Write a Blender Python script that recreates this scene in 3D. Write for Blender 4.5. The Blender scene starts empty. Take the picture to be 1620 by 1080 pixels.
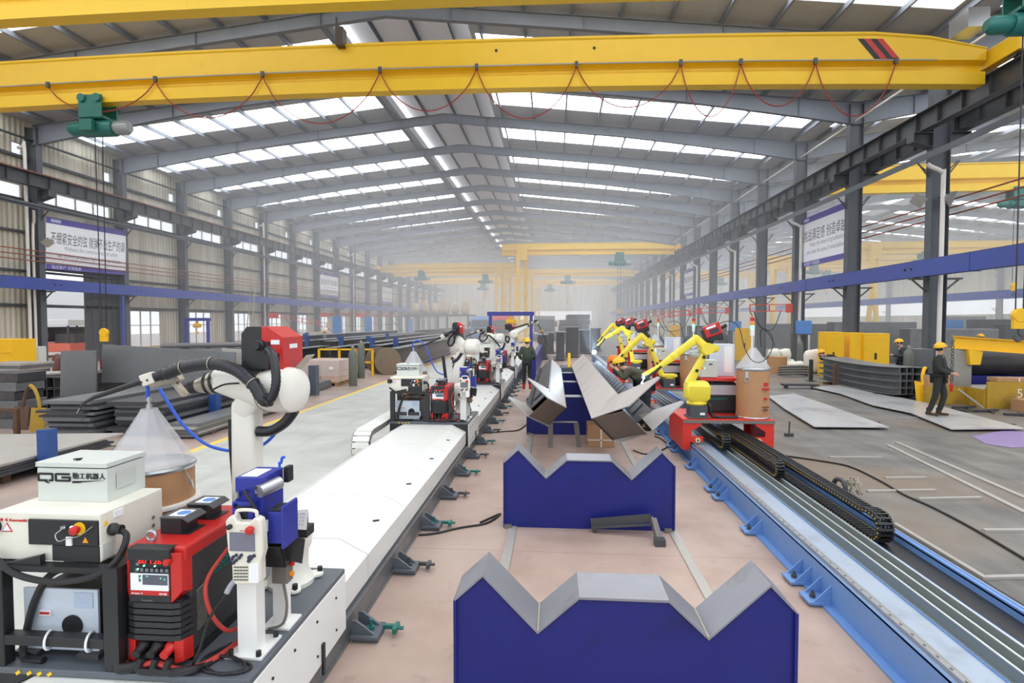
import bpy, math, random
from mathutils import Vector, Matrix
random.seed(7)
SC = bpy.context.scene
COL = SC.collection
# ------------------------------------------------------------------ camera
F, YAW, PIT, CH = 882.0, 0.0763, 0.0367, 2.35
cd = bpy.data.cameras.new('camera'); cam = bpy.data.objects.new('camera', cd); COL.objects.link(cam)
cd.sensor_width = 36.0; cd.lens = F / 1620 * 36; cd.clip_start = 0.05; cd.clip_end = 600
cam.location = (0, 0, CH); cam.rotation_euler = (math.pi / 2 - PIT, 0, YAW)
SC.camera = cam
# ------------------------------------------------------------------ exposure, sky
SC.view_settings.view_transform = 'Standard'; SC.view_settings.look = 'None'
SC.view_settings.gamma = 1.0; SC.view_settings.use_curve_mapping = False
SC.view_settings.exposure = -1.2
SKYLIGHT_E, SKY_E, HAZE = 13.0, 3.6, 0.0105
SC.cycles.max_bounces = 7; SC.cycles.diffuse_bounces = 4; SC.cycles.glossy_bounces = 3
SC.cycles.transparent_max_bounces = 10; SC.cycles.volume_bounces = 3
SC.cycles.sample_clamp_indirect = 6.0; SC.cycles.caustics_reflective = False; SC.cycles.caustics_refractive = False
SC.cycles.use_denoising = True
W = bpy.data.worlds.new('sky'); SC.world = W; W.use_nodes = True
_b = W.node_tree.nodes['Background']; _b.inputs['Color'].default_value = (0.90, 0.95, 1.0, 1); _b.inputs['Strength'].default_value = SKY_E

# ------------------------------------------------------------------ pixel -> place (plans the layout in hall axes)
def ray(px, py):
    u = (px - 810) / F; v = -(py - 540) / F
    cp, sp, c, s = math.cos(PIT), math.sin(PIT), math.cos(YAW), math.sin(YAW)
    fw = cp + v * sp; up = v * cp - sp
    return Vector((u * c - fw * s, u * s + fw * c, up))
def _on(px, py, k, val):
    d = ray(px, py); o = Vector((0, 0, CH)); t = (val - o[k]) / d[k]
    return o + d * t
def onX(px, py, v): return _on(px, py, 0, v)
def onY(px, py, v): return _on(px, py, 1, v)
def onZ(px, py, v=0.0): return _on(px, py, 2, v)
def V(*a): return Vector(a)

# ------------------------------------------------------------------ materials
def lin(c):
    return tuple((x / 12.92 if x <= 0.04045 else ((x + 0.055) / 1.055) ** 2.4) for x in [v / 255 for v in c])
MATS = {}
def mat(name, rgb, rough=0.5, metal=0.0, var=0.10, scale=6.0, bump=0.0, dirt=None, dscale=1.5, dthr=0.55, streak=False, emit=None, es=1.0, alpha=1.0):
    if name in MATS: return MATS[name]
    m = bpy.data.materials.new(name); m.use_nodes = True; nt = m.node_tree; N = nt.nodes; L = nt.links
    b = N['Principled BSDF']; c = lin(rgb)
    b.inputs['Roughness'].default_value = rough; b.inputs['Metallic'].default_value = metal
    tc = N.new('ShaderNodeTexCoord')
    mp = N.new('ShaderNodeMapping'); L.new(tc.outputs['Object'], mp.inputs[0])
    if streak: mp.inputs['Scale'].default_value = (1, 1, 0.12)
    n1 = N.new('ShaderNodeTexNoise'); n1.inputs['Scale'].default_value = scale; n1.inputs['Detail'].default_value = 5
    L.new(mp.outputs[0], n1.inputs['Vector'])
    mx = N.new('ShaderNodeMix'); mx.data_type = 'RGBA'
    L.new(n1.outputs['Fac'], mx.inputs['Factor'])
    mx.inputs['A'].default_value = (*[x * (1 - var) for x in c], 1); mx.inputs['B'].default_value = (*[min(1, x * (1 + var)) for x in c], 1)
    out = mx.outputs['Result']
    if dirt:
        n2 = N.new('ShaderNodeTexNoise'); n2.inputs['Scale'].default_value = dscale; n2.inputs['Detail'].default_value = 8; n2.inputs['Roughness'].default_value = .65
        L.new(mp.outputs[0], n2.inputs['Vector'])
        r = N.new('ShaderNodeValToRGB'); r.color_ramp.elements[0].position = dthr; r.color_ramp.elements[1].position = min(1, dthr + .22)
        L.new(n2.outputs['Fac'], r.inputs[0])
        m2 = N.new('ShaderNodeMix'); m2.data_type = 'RGBA'; L.new(r.outputs[0], m2.inputs['Factor'])
        L.new(out, m2.inputs['A']); m2.inputs['B'].default_value = (*lin(dirt), 1); out = m2.outputs['Result']
    L.new(out, b.inputs['Base Color'])
    if bump:
        bp = N.new('ShaderNodeBump'); bp.inputs['Strength'].default_value = bump; bp.inputs['Distance'].default_value = .01
        L.new(n1.outputs['Fac'], bp.inputs['Height']); L.new(bp.outputs[0], b.inputs['Normal'])
    if emit:
        b.inputs['Emission Color'].default_value = (*lin(emit), 1); b.inputs['Emission Strength'].default_value = es
    if alpha < 1: b.inputs['Alpha'].default_value = alpha
    MATS[name] = m
    return m

# ------------------------------------------------------------------ mesh builder
class MB:
    def __init__(s): s.v = []; s.f = []; s.m = []; s.mi = 0
    def add(s, vs, fs):
        o = len(s.v); s.v.extend([tuple(x) for x in vs])
        for f in fs: s.f.append([o + i for i in f]); s.m.append(s.mi)
        return s
    def box(s, x0, y0, z0, x1, y1, z1):
        x0, x1 = min(x0, x1), max(x0, x1); y0, y1 = min(y0, y1), max(y0, y1); z0, z1 = min(z0, z1), max(z0, z1)
        return s.add([(x0, y0, z0), (x1, y0, z0), (x1, y1, z0), (x0, y1, z0), (x0, y0, z1), (x1, y0, z1), (x1, y1, z1), (x0, y1, z1)],
                     [(0, 3, 2, 1), (4, 5, 6, 7), (0, 1, 5, 4), (1, 2, 6, 5), (2, 3, 7, 6), (3, 0, 4, 7)])
    def bar(s, p0, p1, w, h, up=(0, 0, 1)):
        p0, p1, up = Vector(p0), Vector(p1), Vector(up); d = (p1 - p0).normalized()
        a = d.cross(up)
        if a.length < 1e-4: a = d.cross(Vector((0, 1, 0)))
        a.normalize(); b = a.cross(d)
        a = a * w / 2; b = b * h / 2
        return s.add([p0 - a - b, p0 + a - b, p0 + a + b, p0 - a + b, p1 - a - b, p1 + a - b, p1 + a + b, p1 - a + b],
                     [(0, 1, 2, 3), (7, 6, 5, 4), (0, 4, 5, 1), (1, 5, 6, 2), (2, 6, 7, 3), (3, 7, 4, 0)])
    def loft(s, loops, cap=True, closed=False):
        n = len(loops[0]); vs = [p for l in loops for p in l]; fs = []
        k = len(loops)
        for i in range(k if closed else k - 1):
            a, b = i * n, ((i + 1) % k) * n
            for j in range(n):
                j2 = (j + 1) % n; fs.append((a + j, a + j2, b + j2, b + j))
        if cap and not closed: fs.append(tuple(range(n - 1, -1, -1))); fs.append(tuple((k - 1) * n + j for j in range(n)))
        return s.add(vs, fs)
    def frame(s, d, up=(0, 0, 1)):
        d = Vector(d).normalized(); a = d.cross(Vector(up))
        if a.length < 1e-3: a = d.cross(Vector((0, 1, 0)))
        a.normalize(); return a, a.cross(d).normalized()
    def cyl(s, p0, p1, r, r2=None, n=16, cap=True):
        p0, p1 = Vector(p0), Vector(p1); a, b = s.frame(p1 - p0); r2 = r if r2 is None else r2
        L = []
        for p, q in ((p0, r), (p1, r2)):
            L.append([p + a * (q * math.cos(t)) + b * (q * math.sin(t)) for t in [2 * math.pi * i / n for i in range(n)]])
        return s.loft(L, cap)
    def turned(s, p0, d, prof, n=20, cap=True):
        p0 = Vector(p0); d = Vector(d).normalized(); a, b = s.frame(d)
        return s.loft([[p0 + d * z + a * (r * math.cos(t)) + b * (r * math.sin(t)) for t in [2 * math.pi * i / n for i in range(n)]] for r, z in prof], cap)
    def tube(s, pts, r, n=8, sub=6, closed=False, rf=None):
        P = smooth(pts, sub, closed); k = len(P); L = []
        up = None
        for i in range(k):
            d = (P[(i + 1) % k] - P[i - 1]) if (closed or 0 < i < k - 1) else (P[1] - P[0] if i == 0 else P[-1] - P[-2])
            d.normalize()
            if up is None: a, b = s.frame(d)
            else:
                a = up - d * up.dot(d)
                if a.length < 1e-5: a, b = s.frame(d)
                a.normalize(); b = a.cross(d)
            up = a
            q = r if rf is None else r * rf(i / max(1, k - 1), i)
            L.append([P[i] + a * (q * math.cos(t)) + b * (q * math.sin(t)) for t in [2 * math.pi * j / n for j in range(n)]])
        return s.loft(L, True, closed)
    def prism(s, poly, o, U, Vv, ext):
        o, U, Vv, ext = Vector(o), Vector(U), Vector(Vv), Vector(ext)
        a = [o + U * u + Vv * v for u, v in poly]
        return s.loft([a, [p + ext for p in a]])
    def limb(s, p0, p1, w0, d0, w1, d1, up=(0, 0, 1), e=3.0, n=20, r=0.5):
        p0, p1 = Vector(p0), Vector(p1); d = p1 - p0; ln = d.length; d.normalize(); a, b = s.frame(d, up); L = []
        m = max(w0, d0) * r; q = max(w1, d1) * r
        st = [(-m, .45), (-m * .8, .75), (-m * .4, .95), (0, 1.0), (ln, 1.0), (ln + q * .4, .95), (ln + q * .8, .75), (ln + q, .45)]
        for t, k in st:
            u = min(1, max(0, t / ln)); w = (w0 + (w1 - w0) * u) * k / 2; h = (d0 + (d1 - d0) * u) * k / 2
            lp = []
            for j in range(n):
                th = 2 * math.pi * j / n; cx, sx = math.cos(th), math.sin(th)
                lp.append(p0 + d * t + a * (w * math.copysign(abs(cx) ** (2 / e), cx)) + b * (h * math.copysign(abs(sx) ** (2 / e), sx)))
            L.append(lp)
        return s.loft(L)
    def sphere(s, c, rx, ry=None, rz=None, n=14, m=9, z0=-1.0, z1=1.0):
        ry = rx if ry is None else ry; rz = rx if rz is None else rz; c = Vector(c); L = []
        a0, a1 = math.asin(z0), math.asin(z1)
        for i in range(m + 1):
            ph = a0 + (a1 - a0) * i / m; k = max(.02, math.cos(ph))
            L.append([c + Vector((rx * k * math.cos(t), ry * k * math.sin(t), rz * math.sin(ph))) for t in [2 * math.pi * j / n for j in range(n)]])
        return s.loft(L)
    def ring(s, c, nrm, R, r, n=20, m=8):
        c = Vector(c); a, b = s.frame(nrm)
        return s.tube([c + a * (R * math.cos(t)) + b * (R * math.sin(t)) for t in [2 * math.pi * j / n for j in range(n)]], r, m, 1, True)
    def mesh(s, name, off=Vector((0, 0, 0))):
        me = bpy.data.meshes.new(name)
        me.from_pydata([(x - off.x, y - off.y, z - off.z) for x, y, z in s.v], [], s.f)
        for p, m in zip(me.polygons, s.m): p.material_index = m
        return me
def smooth(pts, sub=6, closed=False):
    P = [Vector(p) for p in pts]
    if sub <= 1 or len(P) < 3: return P
    out = []; n = len(P)
    for i in range(n if closed else n - 1):
        if closed: a, b, c, d = P[i - 1], P[i], P[(i + 1) % n], P[(i + 2) % n]
        else: a, b, c, d = P[max(0, i - 1)], P[i], P[i + 1], P[min(n - 1, i + 2)]
        for k in range(sub):
            t = k / sub
            out.append(.5 * ((2 * b) + (c - a) * t + (2 * a - 5 * b + 4 * c - d) * t * t + (3 * b - a - 3 * c + d) * t ** 3))
    if not closed: out.append(P[-1])
    return out
def wloc(o):
    r = Vector((0, 0, 0))
    while o is not None: r = r + o.location; o = o.parent
    return r
def fin(me, m, ang=40):
    for x in (m if isinstance(m, (list, tuple)) else [m]): me.materials.append(x)
    import bmesh
    bm = bmesh.new(); bm.from_mesh(me); bmesh.ops.recalc_face_normals(bm, faces=bm.faces[:]); bm.to_mesh(me); bm.free()
    if ang:
        me.shade_smooth(); me.set_sharp_from_angle(angle=math.radians(ang))
    return me
def T(name, label, cat, loc=(0, 0, 0), group=None, rot=0.0):
    o = bpy.data.objects.new(name, None); COL.objects.link(o); o.empty_display_size = .1
    o.location = loc; o.rotation_euler = (0, 0, rot); o['label'] = label; o['category'] = cat
    if group: o['group'] = group
    return o
def P(par, name, mb, m, bev=0, ang=40, world=True, label=None):
    """a part (or sub-part) of par; world: mb is in hall coordinates"""
    me = fin(mb.mesh(name, wloc(par) if world else Vector((0, 0, 0))), m, ang)
    o = bpy.data.objects.new(name, me); COL.objects.link(o); o.parent = par
    if label: o['label'] = label
    if bev: bevel(o, bev)
    return o
def bevel(o, w):
    b = o.modifiers.new('bevel', 'BEVEL'); b.width = w; b.segments = 2; b.limit_method = 'ANGLE'; b.angle_limit = math.radians(50); b.use_clamp_overlap = True
def O(name, label, cat, mb, m, loc=None, group=None, bev=0, ang=40):
    """a thing that is one mesh"""
    if loc is None:
        xs = [v[0] for v in mb.v]; ys = [v[1] for v in mb.v]; zs = [v[2] for v in mb.v]
        loc = ((min(xs) + max(xs)) / 2, (min(ys) + max(ys)) / 2, min(zs))
    loc = Vector(loc)
    me = fin(mb.mesh(name, loc), m, ang)
    o = bpy.data.objects.new(name, me); COL.objects.link(o); o.location = loc; o['label'] = label; o['category'] = cat
    if group: o['group'] = group
    if bev: bevel(o, bev)
    return o
def S(name, mb, m, ang=0, par=None, bev=0):
    me = fin(mb.mesh(name), m, ang); o = bpy.data.objects.new(name, me); COL.objects.link(o); o['kind'] = 'structure'
    if par: o.parent = par
    return o
def tree(o, par=None):
    c = o.copy(); COL.objects.link(c); c.parent = par
    for ch in [x for x in KIDS.get(o.name, [])]: tree(ch, c)
    return c
KIDS = {}
def index_kids():
    KIDS.clear()
    for o in bpy.data.objects:
        if o.parent: KIDS.setdefault(o.parent.name, []).append(o)
def dup(root, off, label=None, group=None, rot=None, at=None):
    c = tree(root); c.location = Vector(at) if at is not None else root.location + Vector(off)
    if rot is not None: c.rotation_euler = (0, 0, rot)
    if label: c['label'] = label
    if group: c['group'] = group
    return c
def text(par, name, s, o, U, Vv, size, m, width=None, bold=0.0, shear=0.0, align='LEFT', fat=0.0):
    """lettering as a thin raised mesh: o lower-left start, U reading direction, Vv up"""
    c = bpy.data.curves.new(name, 'FONT'); c.body = s; c.size = 1; c.offset = 0.0 if any(ord(ch) > 255 for ch in s) else min(bold, .012); c.shear = shear; c.align_x = align; c.extrude = .004
    ob = bpy.data.objects.new(name, c); COL.objects.link(ob)
    me = bpy.data.meshes.new_from_object(ob.evaluated_get(bpy.context.evaluated_depsgraph_get()))
    bpy.data.objects.remove(ob); bpy.data.curves.remove(c)
    U, Vv, o = Vector(U).normalized(), Vector(Vv).normalized(), Vector(o); N = U.cross(Vv)
    xs = [v.co.x for v in me.vertices] or [0, 1]
    for v in me.vertices: v.co.y = min(1.05, max(-.3, v.co.y))
    kx = size if not width else width / (max(xs) - min(xs))
    x0 = min(xs) if align == 'LEFT' else 0
    off = wloc(par) if par else Vector((0, 0, 0))
    for v in me.vertices:
        q = o + U * ((v.co.x - x0) * kx) + Vv * (v.co.y * size) + N * (v.co.z * .25 + .0012)
        v.co = q - off
    if fat:                                  # heavier strokes: the same outlines once more, a hair aside
        n_ = len(me.vertices); vs = [tuple(v.co) for v in me.vertices]; fs = [tuple(p.vertices) for p in me.polygons]
        vs2 = [tuple(Vector(v) + U * (fat * size) + N * .0002) for v in vs]
        me = bpy.data.meshes.new(name); me.from_pydata(vs + vs2, [], fs + [tuple(i + n_ for i in f) for f in fs])
    me.materials.clear(); me.materials.append(m)
    me.name = name
    ob = bpy.data.objects.new(name, me); COL.objects.link(ob)
    if par: ob.parent = par
    return ob
# ================================================================== the hall
XL, XM, XR, XF = -26.3, -6.4, 13.5, 53.3          # left columns, ridge, shared columns, far columns of the next bay
BAY, Y0 = 5.6, 26.6
YE = Y0 + 18 * BAY + 2                              # far end wall
def row(i): return Y0 + BAY * i
def zroof(x):
    m = XM if x <= XR else (XR + XF) / 2
    return 14.5 - .1055 * abs(x - m)
ORD = ['first', 'second', 'third', 'fourth', 'fifth', 'sixth', 'seventh', 'eighth', 'ninth', 'tenth', 'eleventh', 'twelfth', 'thirteenth',
       'fourteenth', 'fifteenth', 'sixteenth', 'seventeenth', 'eighteenth', 'nineteenth', 'twentieth', 'twenty-first', 'twenty-second']
m_col = mat('column_steel', (88, 92, 98), .55, .0, .12, 3, dirt=(70, 72, 76), dscale=.7)
m_raf = mat('rafter_steel', (122, 128, 138), .55, 0, .1, 2)
m_roof = mat('roof_sheet', (176, 178, 180), .6, 0, .1, 3)
m_mon = mat('monitor_sheet', (226, 227, 232), .5, 0, .05, 3)
m_dark = mat('dark_steel', (78, 80, 83), .5, .2, .2, 5, dirt=(58, 52, 48))
m_beam = mat('runway_grey', (78, 80, 84), .5, .1, .14, 4, dirt=(62, 62, 64))
m_rail = mat('rail_rust', (150, 84, 66), .6, .2, .15, 9)
m_blue = mat('beam_blue', (66, 82, 158), .45, 0, .08, 3, dirt=(70, 80, 130))
m_pvc = mat('pvc_white', (226, 222, 214), .4, 0, .05, 5)
m_white = mat('paint_white', (236, 237, 234), .38, 0, .03, 4)
m_yel = mat('crane_yellow', (240, 197, 40), .42, 0, .05, 2.2, dirt=(204, 154, 36), dscale=1.1, dthr=.66)
m_yel2 = mat('plant_yellow', (244, 190, 22), .5, 0, .07, 4, dirt=(200, 150, 40), dthr=.62)
m_sky = mat('skylight_sheet', (240, 244, 248), .5, 0, .02, 2, emit=(246, 250, 255), es=SKYLIGHT_E)
m_pane = mat('window_glass', (232, 240, 246), .15, 0, .03, 2, alpha=.22)
m_green = mat('hoist_green', (38, 112, 104), .4, .1, .12, 6)
m_blk = mat('black_plastic', (34, 35, 38), .45, 0, .15, 12)
m_rub = mat('black_rubber', (26, 26, 29), .5, 0, .15, 12)
m_red = mat('signal_red', (192, 36, 32), .4, 0, .08, 8)
m_chr = mat('bright_steel', (186, 188, 190), .28, .8, .06, 12)

# floor: painted lanes across X, worn concrete
def floor_mat():
    m = bpy.data.materials.new('painted_floor'); m.use_nodes = True; nt = m.node_tree; N = nt.nodes; L = nt.links
    b = N['Principled BSDF']
    tc = N.new('ShaderNodeTexCoord'); sp = N.new('ShaderNodeSeparateXYZ'); L.new(tc.outputs['Object'], sp.inputs[0])
    def noise(sc, det=6, vec=None, dist=0):
        n = N.new('ShaderNodeTexNoise'); n.inputs['Scale'].default_value = sc; n.inputs['Detail'].default_value = det; n.inputs['Distortion'].default_value = dist
        L.new(vec or tc.outputs['Object'], n.inputs['Vector']); return n.outputs['Fac']
    def mixc(f, a, bb):
        x = N.new('ShaderNodeMix'); x.data_type = 'RGBA'
        for s, v in (('Factor', f), ('A', a), ('B', bb)):
            if isinstance(v, (tuple, float)): x.inputs[s].default_value = (*v, 1) if isinstance(v, tuple) else v
            else: L.new(v, x.inputs[s])
        return x.outputs['Result']
    def ramp(f, p0, p1):
        r = N.new('ShaderNodeMapRange'); r.inputs['From Min'].default_value = p0; r.inputs['From Max'].default_value = p1; L.new(f, r.inputs['Value']); return r.outputs['Result']
    def gt(v):
        x = N.new('ShaderNodeMath'); x.operation = 'GREATER_THAN'; L.new(sp.outputs['X'], x.inputs[0]); x.inputs[1].default_value = v; return x.outputs[0]
    big = noise(.35, 8, dist=.6); fine = noise(5, 8); mid = noise(1.3, 9)
    mp = N.new('ShaderNodeMapping'); mp.inputs['Scale'].default_value = (1.2, .15, 1); L.new(tc.outputs['Object'], mp.inputs[0])
    strk = noise(2.2, 6, mp.outputs[0])
    pink = mixc(ramp(mid, .35, .7), lin((184, 161, 149)), lin((162, 138, 126)))
    pink = mixc(ramp(big, .52, .75), pink, lin((172, 158, 146)))
    pink = mixc(ramp(fine, .62, .8), pink, lin((150, 128, 118)))
    left = mixc(ramp(big, .4, .6), pink, lin((150, 136, 128)))
    lane = mixc(ramp(mid, .3, .75), lin((188, 190, 184)), lin((168, 170, 164)))
    lane = mixc(ramp(strk, .58, .8), lane, lin((160, 160, 154)))
    yl = mixc(ramp(fine, .5, .75), lin((236, 200, 70)), lin((200, 186, 130)))
    grey = mixc(ramp(mid, .3, .7), lin((132, 129, 124)), lin((98, 96, 93)))
    grey = mixc(ramp(strk, .5, .75), grey, lin((84, 82, 80)))
    grey = mixc(ramp(big, .5, .66), grey, lin((126, 110, 94)))
    c = mixc(gt(-6.62), left, yl)
    c = mixc(gt(-6.46), c, lane); c = mixc(gt(-3.27), c, yl); c = mixc(gt(-3.15), c, pink)
    c = mixc(gt(2.35), c, grey)
    # joints across the hall every 5.6 m
    md = N.new('ShaderNodeMath'); md.operation = 'MODULO'; L.new(sp.outputs['Y'], md.inputs[0]); md.inputs[1].default_value = 2.8
    lt = N.new('ShaderNodeMath'); lt.operation = 'LESS_THAN'; L.new(md.outputs[0], lt.inputs[0]); lt.inputs[1].default_value = .012
    ml = N.new('ShaderNodeMath'); ml.operation = 'MULTIPLY'; L.new(lt.outputs[0], ml.inputs[0]); ml.inputs[1].default_value = .45
    c = mixc(ml.outputs[0], c, lin((110, 100, 94)))
    L.new(c, b.inputs['Base Color'])
    rr = ramp(mid, .2, .9); r2 = N.new('ShaderNodeMapRange'); r2.inputs['To Min'].default_value = .38; r2.inputs['To Max'].default_value = .6; L.new(rr, r2.inputs['Value'])
    L.new(r2.outputs[0], b.inputs['Roughness'])
    return m
mb = MB(); mb.box(-75, -9, -.3, 60, YE + 20, 0); S('floor', mb, floor_mat())

# cladding: ribbed sheet with rust streaks
def clad(name, rgb, rgb2, pitch=.28):
    m = bpy.data.materials.new(name); m.use_nodes = True; nt = m.node_tree; N = nt.nodes; L = nt.links; b = N['Principled BSDF']
    tc = N.new('ShaderNodeTexCoord'); mp = N.new('ShaderNodeMapping'); mp.inputs['Scale'].default_value = (1, 1, .08); L.new(tc.outputs['Object'], mp.inputs[0])
    n = N.new('ShaderNodeTexNoise'); n.inputs['Scale'].default_value = 1.6; n.inputs['Detail'].default_value = 7; L.new(mp.outputs[0], n.inputs['Vector'])
    r = N.new('ShaderNodeValToRGB'); r.color_ramp.elements[0].position = .35; r.color_ramp.elements[1].position = .72
    r.color_ramp.elements[0].color = (*lin(rgb), 1); r.color_ramp.elements[1].color = (*lin(rgb2), 1); L.new(n.outputs['Fac'], r.inputs[0])
    w = N.new('ShaderNodeTexWave'); w.wave_type = 'BANDS'; w.bands_direction = 'Y'; w.wave_profile = 'SIN'; w.inputs['Scale'].default_value = .314 / pitch; L.new(tc.outputs['Object'], w.inputs['Vector'])
    bp = N.new('ShaderNodeBump'); bp.inputs['Distance'].default_value = .05; bp.inputs['Strength'].default_value = .9; L.new(w.outputs['Fac'], bp.inputs['Height'])
    L.new(bp.outputs[0], b.inputs['Normal']); L.new(r.outputs[0], b.inputs['Base Color']); b.inputs['Roughness'].default_value = .5
    return m
m_clad = clad('wall_cladding', (214, 208, 192), (176, 168, 148))
m_dado = mat('dado_paint', (228, 226, 218), .6, 0, .06, 2, dirt=(170, 150, 120), dthr=.6)
m_cap = mat('sill_ochre', (196, 158, 96), .6, 0, .15, 5)
xw0, xw1 = -26.75, -26.62
mb = MB(); dd = MB(); cp = MB(); wn = 0
WIN = []
for i in range(-6, 19):
    y, y2 = row(i), row(i + 1)
    if i == 0:
        mb.box(xw0, y, 5.0, xw1, y2, 8.4); mb.box(xw0, y, 0, xw1, y + .2, 5); mb.box(xw0, y2 - .2, 0, xw1, y2, 5)
    else:
        dd.box(xw0 - .06, y, 0, xw1 + .06, y2, .62); cp.box(xw0 - .06, y, .62, xw1 + .1, y2, .68)
        mb.box(xw0, y, .68, xw1, y + 1, 3.0); mb.box(xw0, y + 3.7, .68, xw1, y2, 3.0); mb.box(xw0, y, 3.0, xw1, y2, 8.4)
        WIN.append((y + 1, y + 3.7, .68, 3.0, 3, 2))
    mb.box(xw0, y, 8.4, xw1, y + .4, 9.15); mb.box(xw0, y2 - .4, 8.4, xw1, y2, 9.15); WIN.append((y + .4, y2 - .4, 8.4, 9.15, 4, 1))
    mb.box(xw0, y, 9.15, xw1, y2, 10.6); mb.box(xw0, y, 11.2, xw1, y2, 12.45); mb.box(xw0, y, 10.6, xw1, y + 4.75, 11.2); mb.box(xw0, y2 - .3, 10.6, xw1, y2, 11.2)
    WIN.append((y + 4.75, y2 - .3, 10.6, 11.2, 1, 1))
S('wall_left', mb, m_clad); S('baseboard_left', dd, m_dado); S('trim_1', cp, m_cap)
m_frame = mat('window_frame', (176, 178, 176), .5, 0, .06, 6)
TR = 2
for (a, b_, c, d, nx, nz) in WIN:
    if b_ < 20: continue
    wn += 1; f = MB(); x0, x1 = xw0 + .03, xw1 - .02; t = .05
    for k in range(nx + 1):
        yy = a + (b_ - a) * k / nx; f.box(x0, max(a, yy - t / 2), c, x1, min(b_, yy + t / 2), d)
    for k in range(nz + 1):
        zz = c + (d - c) * (k / nz if nz != 2 else (0, .6, 1)[k]); f.box(x0 + .003, a, max(c, zz - t / 2), x1 - .003, b_, min(d, zz + t / 2))
    w = S('window_%d' % wn, f, m_frame)
    g = MB(); g.box(x0 + .03, a + .01, c + .01, x0 + .036, b_ - .01, d - .01); S('pane', g, m_pane, par=w)
# girts of the left wall
for z, w in ((3.05, .16), (4.8, .12), (6.75, .12), (8.33, .14), (10.45, .14), (11.4, .07)):
    g = MB(); off = .22 if z > 11 else 0
    g.box(xw1 + off, 14, z, xw1 + .16 + off, YE, z + w); S('trim_%d' % TR, g, m_dark); TR += 1

# roof sheets with skylight openings, ridge monitor
roof = MB()
def slope(x0, x1, y0, y1, th=.06):
    a, b_ = zroof(x0 + 1e-4 if x0 == XR else x0), zroof(x1)
    if x0 == XR: a = zroof(XR)
    roof.add([(x0, y0, a), (x1, y0, b_), (x1, y1, b_), (x0, y1, a), (x0, y0, a + th), (x1, y0, b_ + th), (x1, y1, b_ + th), (x0, y1, a + th)],
             [(0, 3, 2, 1), (4, 5, 6, 7), (0, 1, 5, 4), (1, 2, 6, 5), (2, 3, 7, 6), (3, 0, 4, 7)])
XN = (XR + XF) / 2
strips = []
for i in range(-6, 19):
    y, y2 = row(i), row(i + 1)
    s0, s1 = y + 2.2, y + 4.15
    for (x0, sa, sb, x1) in ((XL - .5, XL + .1, -9.3, -9.0), (-3.5, -3.3, XR - .6, XR), (XR, XR + .8, XN - 3, XN - 2.6), (XN + 2.6, XN + 3, XF - .8, XF + .5)):
        slope(x0, x1, y, s0); slope(x0, x1, s1, y2); slope(x0, sa, s0, s1); slope(sb, x1, s0, s1)
        strips.append((sa, sb, s0, s1))
# monitor: raised ridge with white sheets
for xc, hw in ((-6.25, 2.75), (XN, 2.6)):
    zz = 14.5 - .1055 * hw + .1
    for i in range(-6, 19):
        y, y2 = row(i), row(i + 1)
    mon = MB(); ya, yb = row(-6), YE
    zt, zp = zz + .95, zz + 1.2
    for sx in (-1, 1):
        x0 = xc + sx * (hw + .25)
        mon.add([(x0, ya, zt), (xc, ya, zp), (xc, yb, zp), (x0, yb, zt), (x0, ya, zt + .06), (xc, ya, zp + .06), (xc, yb, zp + .06), (x0, yb, zt + .06)],
                [(0, 3, 2, 1), (4, 5, 6, 7), (0, 1, 5, 4), (1, 2, 6, 5), (2, 3, 7, 6), (3, 0, 4, 7)])
        mon.box(x0 - .02, ya, zz - .1, x0 + .02, yb, zz + .72)
    S('ceiling_monitor' if xc < 0 else 'ceiling_monitor_right', mon, m_mon)
    for sx in (-1, 1):
        wn += 1; g = MB(); x0 = xc + sx * (hw + .25); g.box(x0 - .02, ya, zz + .72, x0 + .02, yb, zt); S('window_%d' % wn, g, m_sky)
S('ceiling', roof, m_roof)
for (sa, sb, s0, s1) in strips:
    wn += 1; g = MB(); a, b_ = zroof(sa + .001), zroof(sb)
    g.add([(sa, s0, a + .03), (sb, s0, b_ + .03), (sb, s1, b_ + .03), (sa, s1, a + .03)], [(0, 3, 2, 1)]); S('window_%d' % wn, g, m_sky)
px = [XL + .9 + k * 1.79 for k in range(10)] + [-8.0, -6.3, -4.6] + [-3.0 + k * 1.79 for k in range(10)] + [XR + 1 + k * 2.1 for k in range(9)] + [XN + 2.9 + k * 2.1 for k in range(8)]
for x in px:
    g = MB(); z = zroof(x) - .02
    if -9 < x < -3.5: z = zroof(x) + 1.0
    g.box(x - .04, 4, z - .2, x + .04, YE, z); S('trim_%d' % TR, g, m_raf if not -9 < x < -3.5 else m_col); TR += 1
# end wall with a bright door band, far wall of the next bay, rear gable left open
mb = MB(); ew = YE
mb.box(XL - .5, ew, 4.6, XF, ew + .15, 16.2); mb.box(XL - .5, ew, 0, XM - 7, ew + .15, 4.6); mb.box(8.5, ew, 0, XF, ew + .15, 4.6); mb.box(XM - 7, ew, 0, 8.5, ew + .15, 2.6)
S('wall_end', mb, m_clad)
wn += 1; g = MB(); g.box(XM - 7, ew + .04, 2.6, 8.5, ew + .08, 4.6); S('window_%d' % wn, g, m_pane)
mb = MB(); mb.box(XF + .5, -9, 0, XF + .65, YE, 3.2); mb.box(XF + .5, -9, 5.0, XF + .65, YE, 12.4); S('wall_right', mb, m_clad)
wn += 1; g = MB(); g.box(XF + .54, -9, 3.2, XF + .58, YE, 5.0); S('window_%d' % wn, g, m_pane)

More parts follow.
